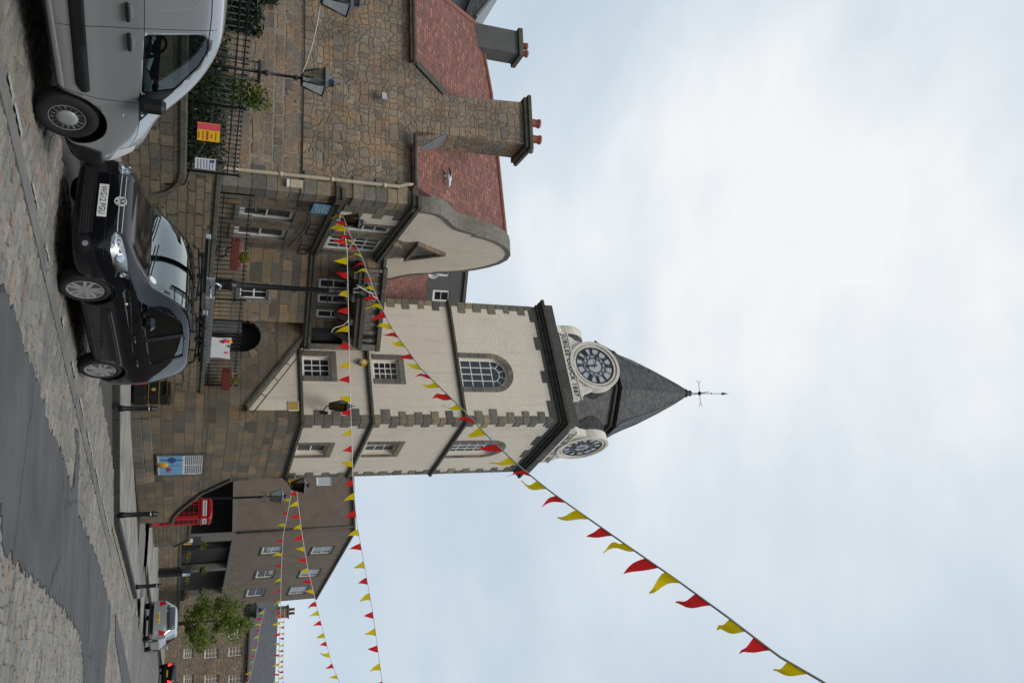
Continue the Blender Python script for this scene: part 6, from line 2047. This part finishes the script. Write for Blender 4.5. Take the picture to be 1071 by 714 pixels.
# ---------- silver van
VA = 58.6
v0 = grd(36, 118, 0)
vx = Vector((math.cos(R(VA)), math.sin(R(VA)), 0)); vy = Vector((-vx.y, vx.x, 0))
vo = v0 - vx * 1.365 + vy * .86
van = empty('van', vo, VA, 'silver panel van parked at the far left, cut off by the picture edge', 'van')
VS = [(-2.12, 0.34, 0.62, 1.08, 1.705, 0.7, 0.78, 0.8, 0.66), (-2.06, 0.27, 0.66, 1.1, 1.805, 0.8, 0.87, 0.865, 0.71), (-1.9, 0.23, 0.66, 1.11, 1.855, 0.83, 0.9, 0.885, 0.73), (-1.2, 0.21, 0.66, 1.12, 1.89, 0.84, 0.905, 0.89, 0.74), (-0.4, 0.21, 0.66, 1.12, 1.905, 0.84, 0.905, 0.89, 0.74), (0.05, 0.21, 0.66, 1.115, 1.905, 0.84, 0.905, 0.888, 0.735), (0.3, 0.21, 0.66, 1.11, 1.88, 0.84, 0.905, 0.886, 0.72), (0.6, 0.21, 0.65, 1.1, 1.78, 0.84, 0.905, 0.882, 0.7), (0.95, 0.21, 0.64, 1.085, 1.595, 0.84, 0.904, 0.875, 0.69), (1.22, 0.21, 0.63, 1.06, 1.355, 0.84, 0.904, 0.865, 0.7), (1.42, 0.21, 0.62, 1.02, 1.2, 0.84, 0.904, 0.85, 0.72), (1.7, 0.21, 0.6, 0.95, 1.115, 0.82, 0.895, 0.82, 0.7), (1.95, 0.22, 0.56, 0.86, 1.03, 0.78, 0.865, 0.77, 0.64), (2.1, 0.23, 0.52, 0.78, 0.93, 0.7, 0.81, 0.7, 0.57), (2.2, 0.25, 0.49, 0.7, 0.82, 0.6, 0.72, 0.62, 0.48), (2.25, 0.29, 0.47, 0.62, 0.71, 0.5, 0.6, 0.52, 0.38)]
vb_ = body_mesh('body', VS, [M['silver'], M['trim'], M['black_plastic']])
vb_.parent = van
door_win = [(.06, 1.12), (.03, 1.64), (.09, 1.725), (.24, 1.735), (.50, 1.635), (.86, 1.385), (.86, 1.07)]
tri_win = [(.87, 1.05), (.87, 1.385), (1.30, 1.03)]
wsc = [(-.70, 1.185), (.70, 1.185), (.60, 1.70), (-.60, 1.70)]
cuts = [(MB().prism(rounded(door_win, .05), -2, 2), M['black_plastic']), (MB().prism(rounded(wsc, .06), .05, 2.2, ax='x'), M['black_plastic'])]
for x_ in (1.365, -1.365):
    for sg in (-1, 1): cuts.append((MB().lathe([(0, -.14), (.385, -.14), (.385, .5), (0, .5)], (x_, sg * .92 - .0, .325), 36, axis='y') if sg > 0 else MB().lathe([(0, -.5), (.385, -.5), (.385, .14), (0, .14)], (x_, -.92, .325), 36, axis='y'), M['black_plastic']))
vbvh = shell(vb_, cuts, 'silver')
for sg in (-1, 1):
    g = patch(vbvh, rounded([(x_ * 1.0, z_) for x_, z_ in door_win], .05), 'y', sg, -.012, M['car_glass'], van, 'side_window', .06)
    patch(vbvh, tri_win, 'y', sg, .003, M['black_plastic'], van, 'quarter_panel', .06)
    patch(vbvh, [(.92, 1.06), (.92, 1.34), (.88, 1.38), (.84, 1.40), (.84, 1.05)], 'y', sg, .0015, M['black_plastic'], van, 'pillar_trim', .06)
    patch(vbvh, rounded([(-1.9, .515), (.82, .445), (.93, .50), (.90, .575), (-1.9, .655)], .03), 'y', sg, .012, M['black_plastic'], van, 'side_moulding', .06, .012)
    patch(vbvh, [(-.95, .235), (.945, .25), (.96, .285), (.93, .325), (-.95, .315)], 'y', sg, .012, M['silver'], van, 'sill', .05, .012)
    rw = rounded([(-1.95, 1.17), (-.22, 1.165), (-.30, 1.64), (-1.95, 1.64)], .12)
    seam(vbvh, rw + [rw[0]], 'y', sg, van, .010, 'pressed_panel', 'hubcap')
    seam(vbvh, [(.10, .33), (.02, .8), (-.02, 1.15), (-.02, 1.80)], 'y', sg, van)
    seam(vbvh, [(.93, .34), (.99, .65), (1.0, .98), (1.0, 1.06)], 'y', sg, van)
    seam(vbvh, [(-1.95, 1.13), (-.5, 1.14), (.8, 1.10), (1.55, 1.0), (1.9, .87)], 'y', sg, van, .006)
    seam(vbvh, [(-1.9, 1.74), (-.2, 1.745), (.35, 1.715)], 'y', sg, van, .010)
    for hx in (.16, -.20):
        hl_ = patch(vbvh, [(hx + .11 * math.cos(R(20 * k)), .985 + .055 * math.sin(R(20 * k))) for k in range(18)], 'y', sg, .0015, M['hubcap'], van, 'handle_cup', .03)
        loc, nor, *_ = vbvh.ray_cast(Vector((hx, sg * 6, .985)), Vector((0, -sg, 0)))
        MB().cbox(hx - .105, hx + .105, loc.y - .03 if sg > 0 else loc.y - .045, loc.y + .045 if sg > 0 else loc.y + .03, .965, 1.005, .015).build('door_handle', M['black_plastic'], van)
    # wing mirror
    y_ = sg * .90
    mr = MB().cbox(.86, 1.0, min(y_ - sg * .02, y_ + sg * .16), max(y_ - sg * .02, y_ + sg * .16), 1.06, 1.32, .05).tube([(.96, sg * .84, 1.06), (.94, sg * .93, 1.1)], .045, 8)
    mr.build('wing_mirror', M['black_plastic'], van)
    MB().lathe([(0, 0), (.022, 0), (.018, .012), (0, .014)], (1.20, sg * .876 if sg > 0 else -.890, .865), 12, axis='y').build('side_repeater', M['reflector'], van)
# black bumper, lamps and grille
bump_p = [(-.76, .24), (.76, .24), (.80, .56), (-.80, .56)]
patch(vbvh, [(-.80, .30), (.80, .30), (.80, .60), (-.80, .60)], 'x', 1, .02, M['black_plastic'], van, 'front_bumper', .06, .02)
for sg in (-1, 1):
    patch(vbvh, [(1.80, .235), (2.12, .26), (2.12, .62), (1.84, .62), (1.78, .45)], 'y', sg, .016, M['black_plastic'], van, 'bumper_corner', .05, .015)
    patch(vbvh, [(1.80, .78), (2.08, .66), (2.10, .80), (1.98, .93), (1.78, .97)], 'y', sg, .004, M['reflector'], van, 'headlight', .04)
patch(vbvh, [(-.45, .62), (.45, .62), (.45, .74), (-.45, .74)], 'x', 1, .006, M['black_paint'], van, 'grille', .05)
for x_ in (1.365, -1.365):
    for sg in (-1, 1): wheel(van, x_, sg * .79, .312, sg, 'cover', .195, steer=0)
seats(van, [(.02, (-.40, .40), 12)], z0=.62)
steering(van, .62, -.38, 1.13)
MB().cbox(.70, 1.25, -.78, .78, .80, 1.07, .06).build('dashboard', M['trim'], van)
pp_ = MB(); rnd = random.Random(8)
for k in range(7):
    x_, y_ = rnd.uniform(.78, 1.15), rnd.uniform(-.7, .3); a = rnd.uniform(0, 3)
    c_, s_ = math.cos(a) * .13, math.sin(a) * .13
    pp_.add([(x_ - c_, y_ - s_, 1.085 + k * .002), (x_ + s_, y_ - c_, 1.10 + k * .004), (x_ + c_, y_ + s_, 1.16), (x_ - s_, y_ + c_, 1.12)], [(0, 1, 2, 3)])
pp_.build('papers', M['mint'], van)
MB().cbox(-.16, -.10, -.80, .80, .45, 1.35, .02).build('bulkhead', M['hubcap'], van)

# ---------- black estate car
k0, k1 = grd(60.8, 301, 0), grd(81.4, 386, 0)
hd = (k0 - k1).normalized(); CA = math.degrees(math.atan2(hd.y, hd.x))
cl = Vector((-hd.y, hd.x, 0))               # the car's left, towards us
wbse = (k0 - k1).length; fx = wbse / 2
co_ = (k0 + k1) / 2 - cl * .845
car = empty('estate_car', co_, CA, 'black estate car with a loaded roof rack, parked facing the silver van', 'car')
CS = [(-1.98, 0.42, 0.62, 0.9, 1.26, 0.58, 0.72, 0.72, 0.5), (-1.93, 0.3, 0.62, 0.98, 1.432, 0.72, 0.81, 0.78, 0.605), (-1.82, 0.22, 0.6, 1.01, 1.54, 0.8, 0.86, 0.82, 0.64), (-1.55, 0.19, 0.59, 1.02, 1.64, 0.82, 0.88, 0.835, 0.665), (-1.0, 0.18, 0.58, 1.015, 1.675, 0.83, 0.885, 0.84, 0.685), (-0.4, 0.18, 0.58, 1.0, 1.69, 0.83, 0.885, 0.84, 0.695), (0.05, 0.18, 0.58, 0.99, 1.675, 0.83, 0.885, 0.84, 0.695), (0.35, 0.18, 0.58, 0.985, 1.615, 0.83, 0.885, 0.84, 0.695), (0.62, 0.18, 0.58, 0.98, 1.49, 0.83, 0.885, 0.84, 0.705), (0.88, 0.18, 0.58, 0.97, 1.32, 0.83, 0.885, 0.838, 0.67), (1.1, 0.18, 0.57, 0.955, 1.155, 0.83, 0.885, 0.832, 0.69), (1.26, 0.18, 0.565, 0.94, 1.065, 0.83, 0.885, 0.825, 0.69), (1.55, 0.18, 0.55, 0.9, 1.0, 0.82, 0.882, 0.81, 0.66), (1.8, 0.18, 0.52, 0.845, 0.925, 0.8, 0.865, 0.775, 0.62), (1.96, 0.18, 0.49, 0.79, 0.86, 0.74, 0.83, 0.72, 0.56), (2.07, 0.19, 0.47, 0.73, 0.79, 0.66, 0.76, 0.65, 0.48), (2.14, 0.22, 0.45, 0.67, 0.72, 0.54, 0.64, 0.55, 0.38)]
cb_ = body_mesh('body', CS, [M['black_car'], M['trim'], M['black_plastic']])
cb_.parent = car
# windows measured back from the front axle
def fxk(d): return fx - d
fwin = [(fxk(.34), .985), (fxk(.62), 1.215), (fxk(.92), 1.43), (fxk(1.12), 1.515), (fxk(1.44), 1.54), (fxk(1.42), 1.02)]
rwin = [(fxk(1.50), 1.025), (fxk(1.52), 1.543), (fxk(2.20), 1.53), (fxk(2.28), 1.045)]
qwin = [(fxk(2.34), 1.05), (fxk(2.28), 1.515), (fxk(2.70), 1.45), (fxk(2.95), 1.09)]
wsc = [(-.685, 1.085), (.685, 1.085), (.60, 1.565), (-.60, 1.565)]
cuts = [(MB().prism(rounded(w_, .04), -2, 2), M['black_plastic']) for w_ in (fwin, rwin)]
cuts.append((MB().prism(rounded(wsc, .06), .02, 1.7, ax='x'), M['black_plastic']))
for x_ in (fx, -fx):
    cuts.append((MB().lathe([(0, -.14), (.37, -.14), (.37, .5), (0, .5)], (x_, .90, .32), 36, axis='y'), M['black_plastic']))
    cuts.append((MB().lathe([(0, -.5), (.37, -.5), (.37, .14), (0, .14)], (x_, -.90, .32), 36, axis='y'), M['black_plastic']))
cbvh = shell(cb_, cuts, 'black')
patch(cbvh, rounded(wsc, .06), 'x', 1, -.008, M['screen_glass'], car, 'windscreen', .06)
patch(cbvh, [(-.50, 1.06), (.50, 1.06), (.45, 1.36), (-.45, 1.36)], 'x', -1, .003, M['dark_glass'], car, 'rear_window', .06)
for sg in (-1, 1):
    patch(cbvh, rounded(fwin, .04), 'y', sg, -.012, M['car_glass'], car, 'side_window', .06)
    patch(cbvh, rounded(rwin, .04), 'y', sg, -.012, M['car_glass'], car, 'side_window', .06)
    patch(cbvh, rounded(qwin, .04), 'y', sg, .003, M['dark_glass'], car, 'quarter_window', .06)
    patch(cbvh, [(fxk(1.41), 1.015), (fxk(1.43), 1.545), (fxk(1.53), 1.545), (fxk(1.51), 1.02)], 'y', sg, .003, M['black_plastic'], car, 'pillar_trim', .05)
    patch(cbvh, [(fxk(2.27), .60), (fxk(.50), .555), (fxk(.46), .575), (fxk(.50), .605), (fxk(2.27), .65)], 'y', sg, .010, M['black_car'], car, 'side_moulding', .06, .01)
    patch(cbvh, [(fxk(2.18), .20), (fxk(.42), .20), (fxk(.42), .285), (fxk(2.18), .29)], 'y', sg, .008, M['black_plastic'], car, 'sill', .06, .008)
    seam(cbvh, [(fxk(.47), .30), (fxk(.46), .62), (fxk(.52), .97)], 'y', sg, car, .008)
    seam(cbvh, [(fxk(1.46), .29), (fxk(1.46), 1.5)], 'y', sg, car, .008)
    seam(cbvh, [(fxk(2.05), .30), (fxk(2.20), .55), (fxk(2.30), .80), (fxk(2.32), 1.0)], 'y', sg, car, .008)
    seam(cbvh, [(fxk(.02), .93), (fxk(.5), .955), (fxk(1.46), .985)], 'y', sg, car, .006)
    for hx in (fxk(1.34), fxk(2.16)):
        loc, nor, *_ = cbvh.ray_cast(Vector((hx, sg * 6, .86)), Vector((0, -sg, 0)))
        MB().tube([(hx + .10, loc.y + sg * .0, .862), (hx + .08, loc.y + sg * .035, .865), (hx - .08, loc.y + sg * .035, .87), (hx - .10, loc.y, .872)], .015, 8).build('door_handle', M['black_car'], car)
    mr = MB().cbox(fxk(.74), fxk(.58), sg * .87 if sg > 0 else -1.08, 1.08 if sg > 0 else -.87, 1.0, 1.16, .05)
    mr.tube([(fxk(.62), sg * .82, .99), (fxk(.64), sg * .92, 1.03)], .03, 6)
    mro = mr.build('wing_mirror', M['black_car'], car)
    # lamps
    hlp = [(.47, .705), (.55, .665), (.72, .66), (.86, .70), (.90, .80), (.86, .86), (.70, .835), (.52, .775)]
    patch(cbvh, [(sg * a, b) for a, b in hlp], 'x', 1, .003, M['alu'], car, 'headlight_bowl', .04)
    hl_ = patch(cbvh, [(sg * a, b) for a, b in hlp], 'x', 1, .010, M['lens'], car, 'headlight', .04)
    for (yy, zz, rr, mt) in ((.60, .735, .058, 'chrome'), (.745, .765, .066, 'chrome'), (.66, .69, .03, 'reflector'), (.83, .79, .04, 'reflector'), (.53, .72, .03, 'chrome')):
        loc, nor, *_ = cbvh.ray_cast(Vector((6, sg * yy, zz)), Vector((-1, 0, 0)))
        if loc: 
            mbl = MB().lathe([(rr, 0), (rr * .92, .006), (rr * .6, .002), (0, .006)], (0, 0, 0), 14, axis='x')
            q = mbl.build('bulb', M[mt], hl_)
            q.matrix_local = Matrix.Translation(loc + nor * .004) @ nor.to_track_quat('X', 'Z').to_matrix().to_4x4()
    fgp = [(sg * (.66 + .115 * math.cos(R(24 * k))), .375 + .065 * math.sin(R(24 * k))) for k in range(15)]
    patch(cbvh, fgp, 'x', 1, .004, M['black_plastic'], car, 'fog_surround', .03)
    patch(cbvh, [(sg * (.665 + .036 * math.cos(R(24 * k))), .375 + .036 * math.sin(R(24 * k))) for k in range(15)], 'x', 1, .008, M['alu'], car, 'fog_lamp', .02)
    patch(cbvh, [(fxk(3.00), .80), (fxk(3.16), .80), (fxk(3.14), 1.02), (fxk(3.02), 1.0)], 'y', sg, .004, M['tail_red'], car, 'rear_light', .04)
    loc, nor, *_ = cbvh.ray_cast(Vector((fxk(.30), sg * 6, .80)), Vector((0, -sg, 0)))
    MB().lathe([(0, 0), (.026, 0), (.02, .012), (0, .015)], (fxk(.30), loc.y - (0 if sg > 0 else .015), .80), 12, axis='y').build('side_repeater', M['reflector'], car)
# nose: grilles, plate, emblem, bonnet shut line, wipers
up_g = [(-.47, .705), (.47, .705), (.49, .775), (-.49, .775)]
patch(cbvh, up_g, 'x', 1, .004, M['black_plastic'], car, 'grille', .04)
for z_ in (.722, .745, .768): seam(cbvh, [(-.46, z_), (.46, z_)], 'x', 1, car, .007, 'grille_bar', 'reflector' if z_ != .745 else 'black_car', .012)
patch(cbvh, [(-.56, .27), (.56, .27), (.50, .44), (-.50, .44)], 'x', 1, .004, M['black_plastic'], car, 'lower_grille', .05)
for z_ in (.30, .33, .36, .39): seam(cbvh, [(-.53, z_), (.53, z_)], 'x', 1, car, .010, 'grille_bar', 'trim', .014)
seam(cbvh, [(-.80, .585), (-.4, .585), (.4, .585), (.80, .585)], 'x', 1, car, .008)
seam(cbvh, [(1.98, -.62), (1.7, -.74), (1.3, -.80)], 'z', 1, car, .008); seam(cbvh, [(1.98, .62), (1.7, .74), (1.3, .80)], 'z', 1, car, .008)
seam(cbvh, [(1.99, -.60), (2.06, -.3), (2.08, 0), (2.06, .3), (1.99, .60)], 'z', 1, car, .008)
seam(cbvh, [(1.85, .45), (1.30, .55)], 'z', 1, car, .01, 'bonnet_crease', 'black_car', .004); seam(cbvh, [(1.85, -.45), (1.30, -.55)], 'z', 1, car, .01, 'bonnet_crease', 'black_car', .004)
loc, nor, *_ = cbvh.ray_cast(Vector((6, 0, .525)), Vector((-1, 0, 0)))
PM = Matrix.Translation((loc.x + .012, 0, .525)) @ Matrix.Rotation(R(90), 4, 'Z') @ Matrix.Rotation(R(90), 4, 'X')
pl_ = MB().cbox(loc.x - .0, loc.x + .010, -.26, .26, .469, .581, .004).build('number_plate', M['plate_white'], car)
text('WG12 PGU', .105, M['black_paint'], PM, pl_, 'lettering', .001, xs=.86)
loc, nor, *_ = cbvh.ray_cast(Vector((6, 0, .735)), Vector((-1, 0, 0)))
em = MB(); n = 28
cx_ = loc.x + .016
for r0, r1, x0, x1 in ((.063, .075, .0, .014),):
    for k in range(n):
        a, b = 2 * math.pi * k / n, 2 * math.pi * (k + 1) / n
        em.prism([(q * math.cos(t), .735 + q * math.sin(t)) for q, t in ((r0, a), (r1, a), (r1, b), (r0, b))], cx_, cx_ + .014, ax='x')
def stroke(p, q, w=.0062):
    a, b = Vector(p), Vector(q); n_ = Vector((-(b - a).y, (b - a).x)).normalized() * w
    em.prism([(v.x, .735 + v.y) for v in (a - n_, b - n_, b + n_, a + n_)], cx_ + .002, cx_ + .011, ax='x')
stroke((-.022, .058), (0, .010)); stroke((.022, .058), (0, .010))
stroke((-.052, .034), (-.026, -.052)); stroke((-.026, -.052), (0, -.002)); stroke((0, -.002), (.026, -.052)); stroke((.026, -.052), (.052, .034))
emo = em.build('emblem', M['reflector'], car)
MB().lathe([(.066, cx_ - .012), (.066, cx_ + .001), (0, cx_ + .001)], (0, 0, .735), 24, axis='x').build('emblem_base', M['black_plastic'], emo)
for (ya, yb) in ((.55, -.05), (-.02, -.55)):
    P = []
    for k in range(7):
        y_ = ya + (yb - ya) * k / 6; z_ = 1.085 + .075 * (k / 6)
        l_, n_, *_ = cbvh.ray_cast(Vector((6, y_, z_)), Vector((-1, 0, 0)))
        if l_: P.append(l_ + n_ * .018)
    MB().tube(P, .009, 5).build('wiper', M['black_plastic'], car)
for x_ in (fx, -fx):
    for sg in (-1, 1): wheel(car, x_, sg * .765, .318, sg, 'alloy', .20, steer=(0))
seats(car, [(.02, (-.36, .36), 14), (-.85, (-.36, .36), 14)], z0=.40)
steering(car, .50, -.36, 1.0)
MB().cbox(.62, 1.05, -.74, .74, .70, 1.0, .06).build('dashboard', M['trim'], car)
l_, n_, *_ = cbvh.ray_cast(Vector((6, .56, 1.14)), Vector((-1, 0, 0)))
stk = patch(cbvh, [(.56 + .045 * math.cos(R(30 * k)), 1.135 + .04 * math.sin(R(30 * k))) for k in range(12)], 'x', 1, -.004, M['sign_white'], car, 'tax_sticker', .02)
MB().cbox(.28, .33, -.11, .11, 1.40, 1.46, .02).build('rear_view_mirror', M['trim'], car)
# roof rails, rack
for sg in (-1, 1):
    rr = MB().tube([(.35, sg * .60, 1.63), (.25, sg * .60, 1.71), (-.6, sg * .60, 1.745), (-1.35, sg * .60, 1.71), (-1.48, sg * .59, 1.63)], .016, 8)
    for x_ in (-.3, -.95): rr.tube([(x_, sg * .60, 1.64), (x_, sg * .60, 1.74)], .014, 6)
    rr.build('roof_rail', M['black_plastic'], car)
for x_ in (.10, -.55, -1.15):
    rk = MB().tube([(x_, -.60, 1.778), (x_, .60, 1.778)], .020, 8)
    for sg in (-1, 1): rk.cbox(x_ - .04, x_ + .04, sg * .60 - .03, sg * .60 + .03, 1.70, 1.815, .015)
    rk.build('roof_bar', M['black_plastic'], car)
# load carried on the bars
ldr = empty('roof_ladder', co_ + Vector((0, 0, 1.80)), CA, 'perforated aluminium ladder channel lashed on the roof rack of the black car', 'ladder')
lb_ = MB()
for y_ in (.16, .50):
    lb_.box(-1.62, .62, y_ - .012, y_ + .012, .05, .15); lb_.box(-1.62, .62, y_ - .03, y_ + .012, .038, .05); lb_.box(-1.62, .62, y_ - .03, y_ + .012, .15, .162)
lb_.build('side_channel', M['alu'], ldr)
hm = MB()
for k in range(16):
    x_ = -1.52 + k * .138; hm.lathe([(.014, .513), (.0, .5135)], (x_, 0, .10), 10, axis='y')
hm.build('hole', M['black_paint'], ldr)
rg = MB()
for k in range(9): rg.tube([(-1.5 + k * .25, .17, .10), (-1.5 + k * .25, .49, .10)], .016, 8)
rg.build('rung', M['alu'], ldr)
for i, (y_, xa, xb, m_, lb) in enumerate(((.60, -1.70, .32, 'black_plastic', 'long black box section on the near side of the car roof rack'), (-.30, -.55, 1.05, 'black_plastic', 'black box section sticking out over the windscreen of the black car'))):
    t = empty('roof_pole', co_ + Vector((0, 0, 1.80)), CA, lb, 'pole')
    MB().cbox(xa, xb, y_ - .035, y_ + .035, .0, .07, .012).build('bar', M[m_], t)
    MB().box(xa, xb, y_ + .036, y_ + .044, .045, .07).build('bright_strip', M['steel'], t)
    MB().cbox(xb, xb + .03, y_ - .04, y_ + .045, -.004, .075, .012).build('end_cap', M['steel'], t)
    if i == 0:
        cl_ = MB()
        for x_ in (-1.3, -.7, -.1): cl_.cbox(x_ - .03, x_ + .03, y_ - .04, y_ + .045, -.03, .08, .01)
        cl_.build('clamp', M['black_plastic'], t)
hk = MB().tube([(.62, .33, .10), (.72, .33, .12), (.76, .33, .18), (.70, .33, .24), (.60, .33, .22)], .018, 8)
hk.build('hook', M['steel'], ldr)


# ---------- small far cars, seen from behind
def far_car(pos, ang, paint, label, lit=False, plate='plate_yellow', name='hatchback'):
    t = empty(name, pos, ang, label, 'car')
    FS = [(-1.90, .38, .55, .86, .98, .60, .72, .70, .50), (-1.84, .28, .56, .92, 1.16, .72, .82, .78, .56), (-1.66, .20, .56, .94, 1.36, .78, .84, .80, .58), (-1.3, .18, .56, .95, 1.45, .80, .85, .81, .60), (-.5, .18, .56, .94, 1.48, .80, .85, .81, .61), (.1, .18, .56, .93, 1.42, .80, .85, .81, .61), (.55, .18, .56, .92, 1.22, .80, .85, .80, .62),
          (.95, .18, .55, .90, 1.0, .79, .85, .79, .62), (1.4, .18, .52, .82, .90, .78, .84, .74, .56), (1.75, .2, .48, .70, .78, .66, .76, .62, .44), (1.85, .25, .45, .62, .68, .5, .6, .5, .3)]
    o = body_mesh('body', FS, [M[paint]]); o.parent = t
    cu = [(MB().lathe([(0, -.5), (.34, -.5), (.34, .14), (0, .14)], (x_, -.86, .30), 24, axis='y'), M['black_plastic']) for x_ in (1.2, -1.2)] + [(MB().lathe([(0, -.14), (.34, -.14), (.34, .5), (0, .5)], (x_, .86, .30), 24, axis='y'), M['black_plastic']) for x_ in (1.2, -1.2)]
    s = o.modifiers.new('ss', 'SUBSURF'); s.levels = 2; s.render_levels = 2
    bv = bvh_of(o); carve(o, cu)
    for p in o.data.polygons: p.use_smooth = True
    patch(bv, rounded([(-.60, .98), (.60, .98), (.50, 1.34), (-.50, 1.34)], .06), 'x', -1, .004, M['dark_glass'], t, 'rear_window', .08)
    patch(bv, rounded([(-.60, .94), (.60, .94), (.52, 1.34), (-.52, 1.34)], .06), 'x', 1, .004, M['dark_glass'], t, 'windscreen', .08)
    patch(bv, [(-.68, .28), (.68, .28), (.72, .42), (-.72, .42)], 'x', -1, .01, M['black_plastic'], t, 'rear_bumper', .08)
    for sg in (-1, 1):
        patch(bv, [(sg * .52, .66), (sg * .76, .66), (sg * .76, .95), (sg * .62, .95)], 'x', -1, .006, M['lit_red' if lit else 'tail_red'], t, 'rear_light', .06)
        patch(bv, [(-1.35, .98), (-1.2, 1.36), (.1, 1.34), (.60, .97)], 'y', sg, .004, M['dark_glass'], t, 'side_window', .08)
        loc_, *_ = bv.ray_cast(Vector((.52, sg * 6, .9)), Vector((0, -sg, 0)))
        MB().cbox(.48, .60, loc_.y if sg > 0 else loc_.y - .16, loc_.y + .16 if sg > 0 else loc_.y, .93, 1.04, .03).build('wing_mirror', M[paint], t)
        for x_ in (1.2, -1.2): wheel(t, x_, sg * .745, .295, sg, 'cover', .18)
    loc_, *_ = bv.ray_cast(Vector((-6, 0, .60)), Vector((1, 0, 0)))
    p_ = MB().cbox(loc_.x - .016, loc_.x - .002, -.26, .26, .56, .67, .004).build('number_plate', M[plate], t)
    l2 = MB()
    for k in range(7):
        if k == 4: continue
        l2.box(loc_.x - .018, loc_.x - .0165, .20 - k * .062 - .045, .20 - k * .062, .585, .645)
    l2.build('lettering', M['black_paint'], p_)
    return t
a, b = grd(149.5, 630, 0), grd(150.5, 664, 0)
hc = far_car(((a + b) / 2) + S.ex * 1.9 + Vector((0, 0, .0)), 58.6, 'silver', 'small silver hatchback seen from behind, parked in front of the low brown wall')
p = grd(166, 706, 0)
far_car(p + S.ex * 1.9, 56, 'black_car', 'dark car with a lit red tail lamp at the far right end of the street', lit=True, name='saloon_car')
# ------------------------------------------------------------------ sky, sun, camera
wd = bpy.data.worlds.new('World'); SC.world = wd; wd.use_nodes = True
nt = wd.node_tree
bg = nt.nodes['Background']; bg.inputs['Strength'].default_value = .1
SUN_EL, SUN_AZ = R(52), R(168)          # azimuth clockwise from +Y: behind us, a little to the right
sky = N(nt, 'ShaderNodeTexSky', sky_type='NISHITA'); sky.sun_disc = False
sky.sun_elevation = SUN_EL; sky.sun_rotation = SUN_AZ; sky.air_density = 1.0; sky.dust_density = 2.0
tc = N(nt, 'ShaderNodeTexCoord')
mp = N(nt, 'ShaderNodeMapping'); mp.inputs['Scale'].default_value = (1.0, 1.0, 2.2); nt.links.new(tc.outputs['Generated'], mp.inputs[0])
nz = noise(nt, mp.outputs[0], 1.6, 6, .55)
nz2 = noise(nt, mp.outputs[0], 4.5, 5, .5)
gdir_ = ray(890, 330)
dt = N(nt, 'ShaderNodeVectorMath', operation='DOT_PRODUCT'); nt.links.new(tc.outputs['Generated'], dt.inputs[0]); dt.inputs[1].default_value = gdir_
gl_ = N(nt, 'ShaderNodeMapRange'); gl_.inputs[1].default_value = .87; gl_.inputs[2].default_value = 1.0; nt.links.new(dt.outputs['Value'], gl_.inputs[0])
f = math_(nt, 'ADD', math_(nt, 'MULTIPLY', nz.outputs['Fac'], .9), math_(nt, 'MULTIPLY', nz2.outputs['Fac'], .22))
f = math_(nt, 'ADD', f, math_(nt, 'MULTIPLY', gl_.outputs[0], .46))
rp = ramp(nt, [(.44, (.405, .495, .585)), (.64, (.49, .57, .645)), (.84, (.61, .665, .715)), (1.0, (.775, .79, .80))]); nt.links.new(f, rp.inputs[0])
cl10 = mixc(nt, rp.outputs[0], (10, 10, 10), 1.0, 'MULTIPLY')
fin = mixc(nt, sky.outputs[0], cl10, .94)
nt.links.new(fin, bg.inputs['Color'])
sl = bpy.data.lights.new('sun', 'SUN'); sl.energy = 1.7; sl.angle = R(25); sl.color = (1, .97, .92)
so = bpy.data.objects.new('sun', sl); COL.objects.link(so)
sd_ = Vector((math.sin(SUN_AZ) * math.cos(SUN_EL), math.cos(SUN_AZ) * math.cos(SUN_EL), math.sin(SUN_EL)))
so.rotation_euler = sd_.to_track_quat('Z', 'Y').to_euler()
so.location = (0, 0, 30)

cam = bpy.data.cameras.new('camera'); co = bpy.data.objects.new('camera', cam); COL.objects.link(co)
cam.sensor_width = 36; cam.sensor_fit = 'HORIZONTAL'; cam.lens = 36 * FPX / 1071
cam.clip_start = .1; cam.clip_end = 2000
mm = Matrix((CU, -CR, -CF)).transposed().to_4x4()
mm.translation = EYEP
co.matrix_world = mm
SC.camera = co
SC.view_settings.view_transform = 'Standard'; SC.view_settings.look = 'None'; SC.view_settings.exposure = 0.3; SC.view_settings.gamma = 1
SC.render.engine = 'CYCLES'
SC.cycles.max_bounces = 8; SC.cycles.transparent_max_bounces = 12
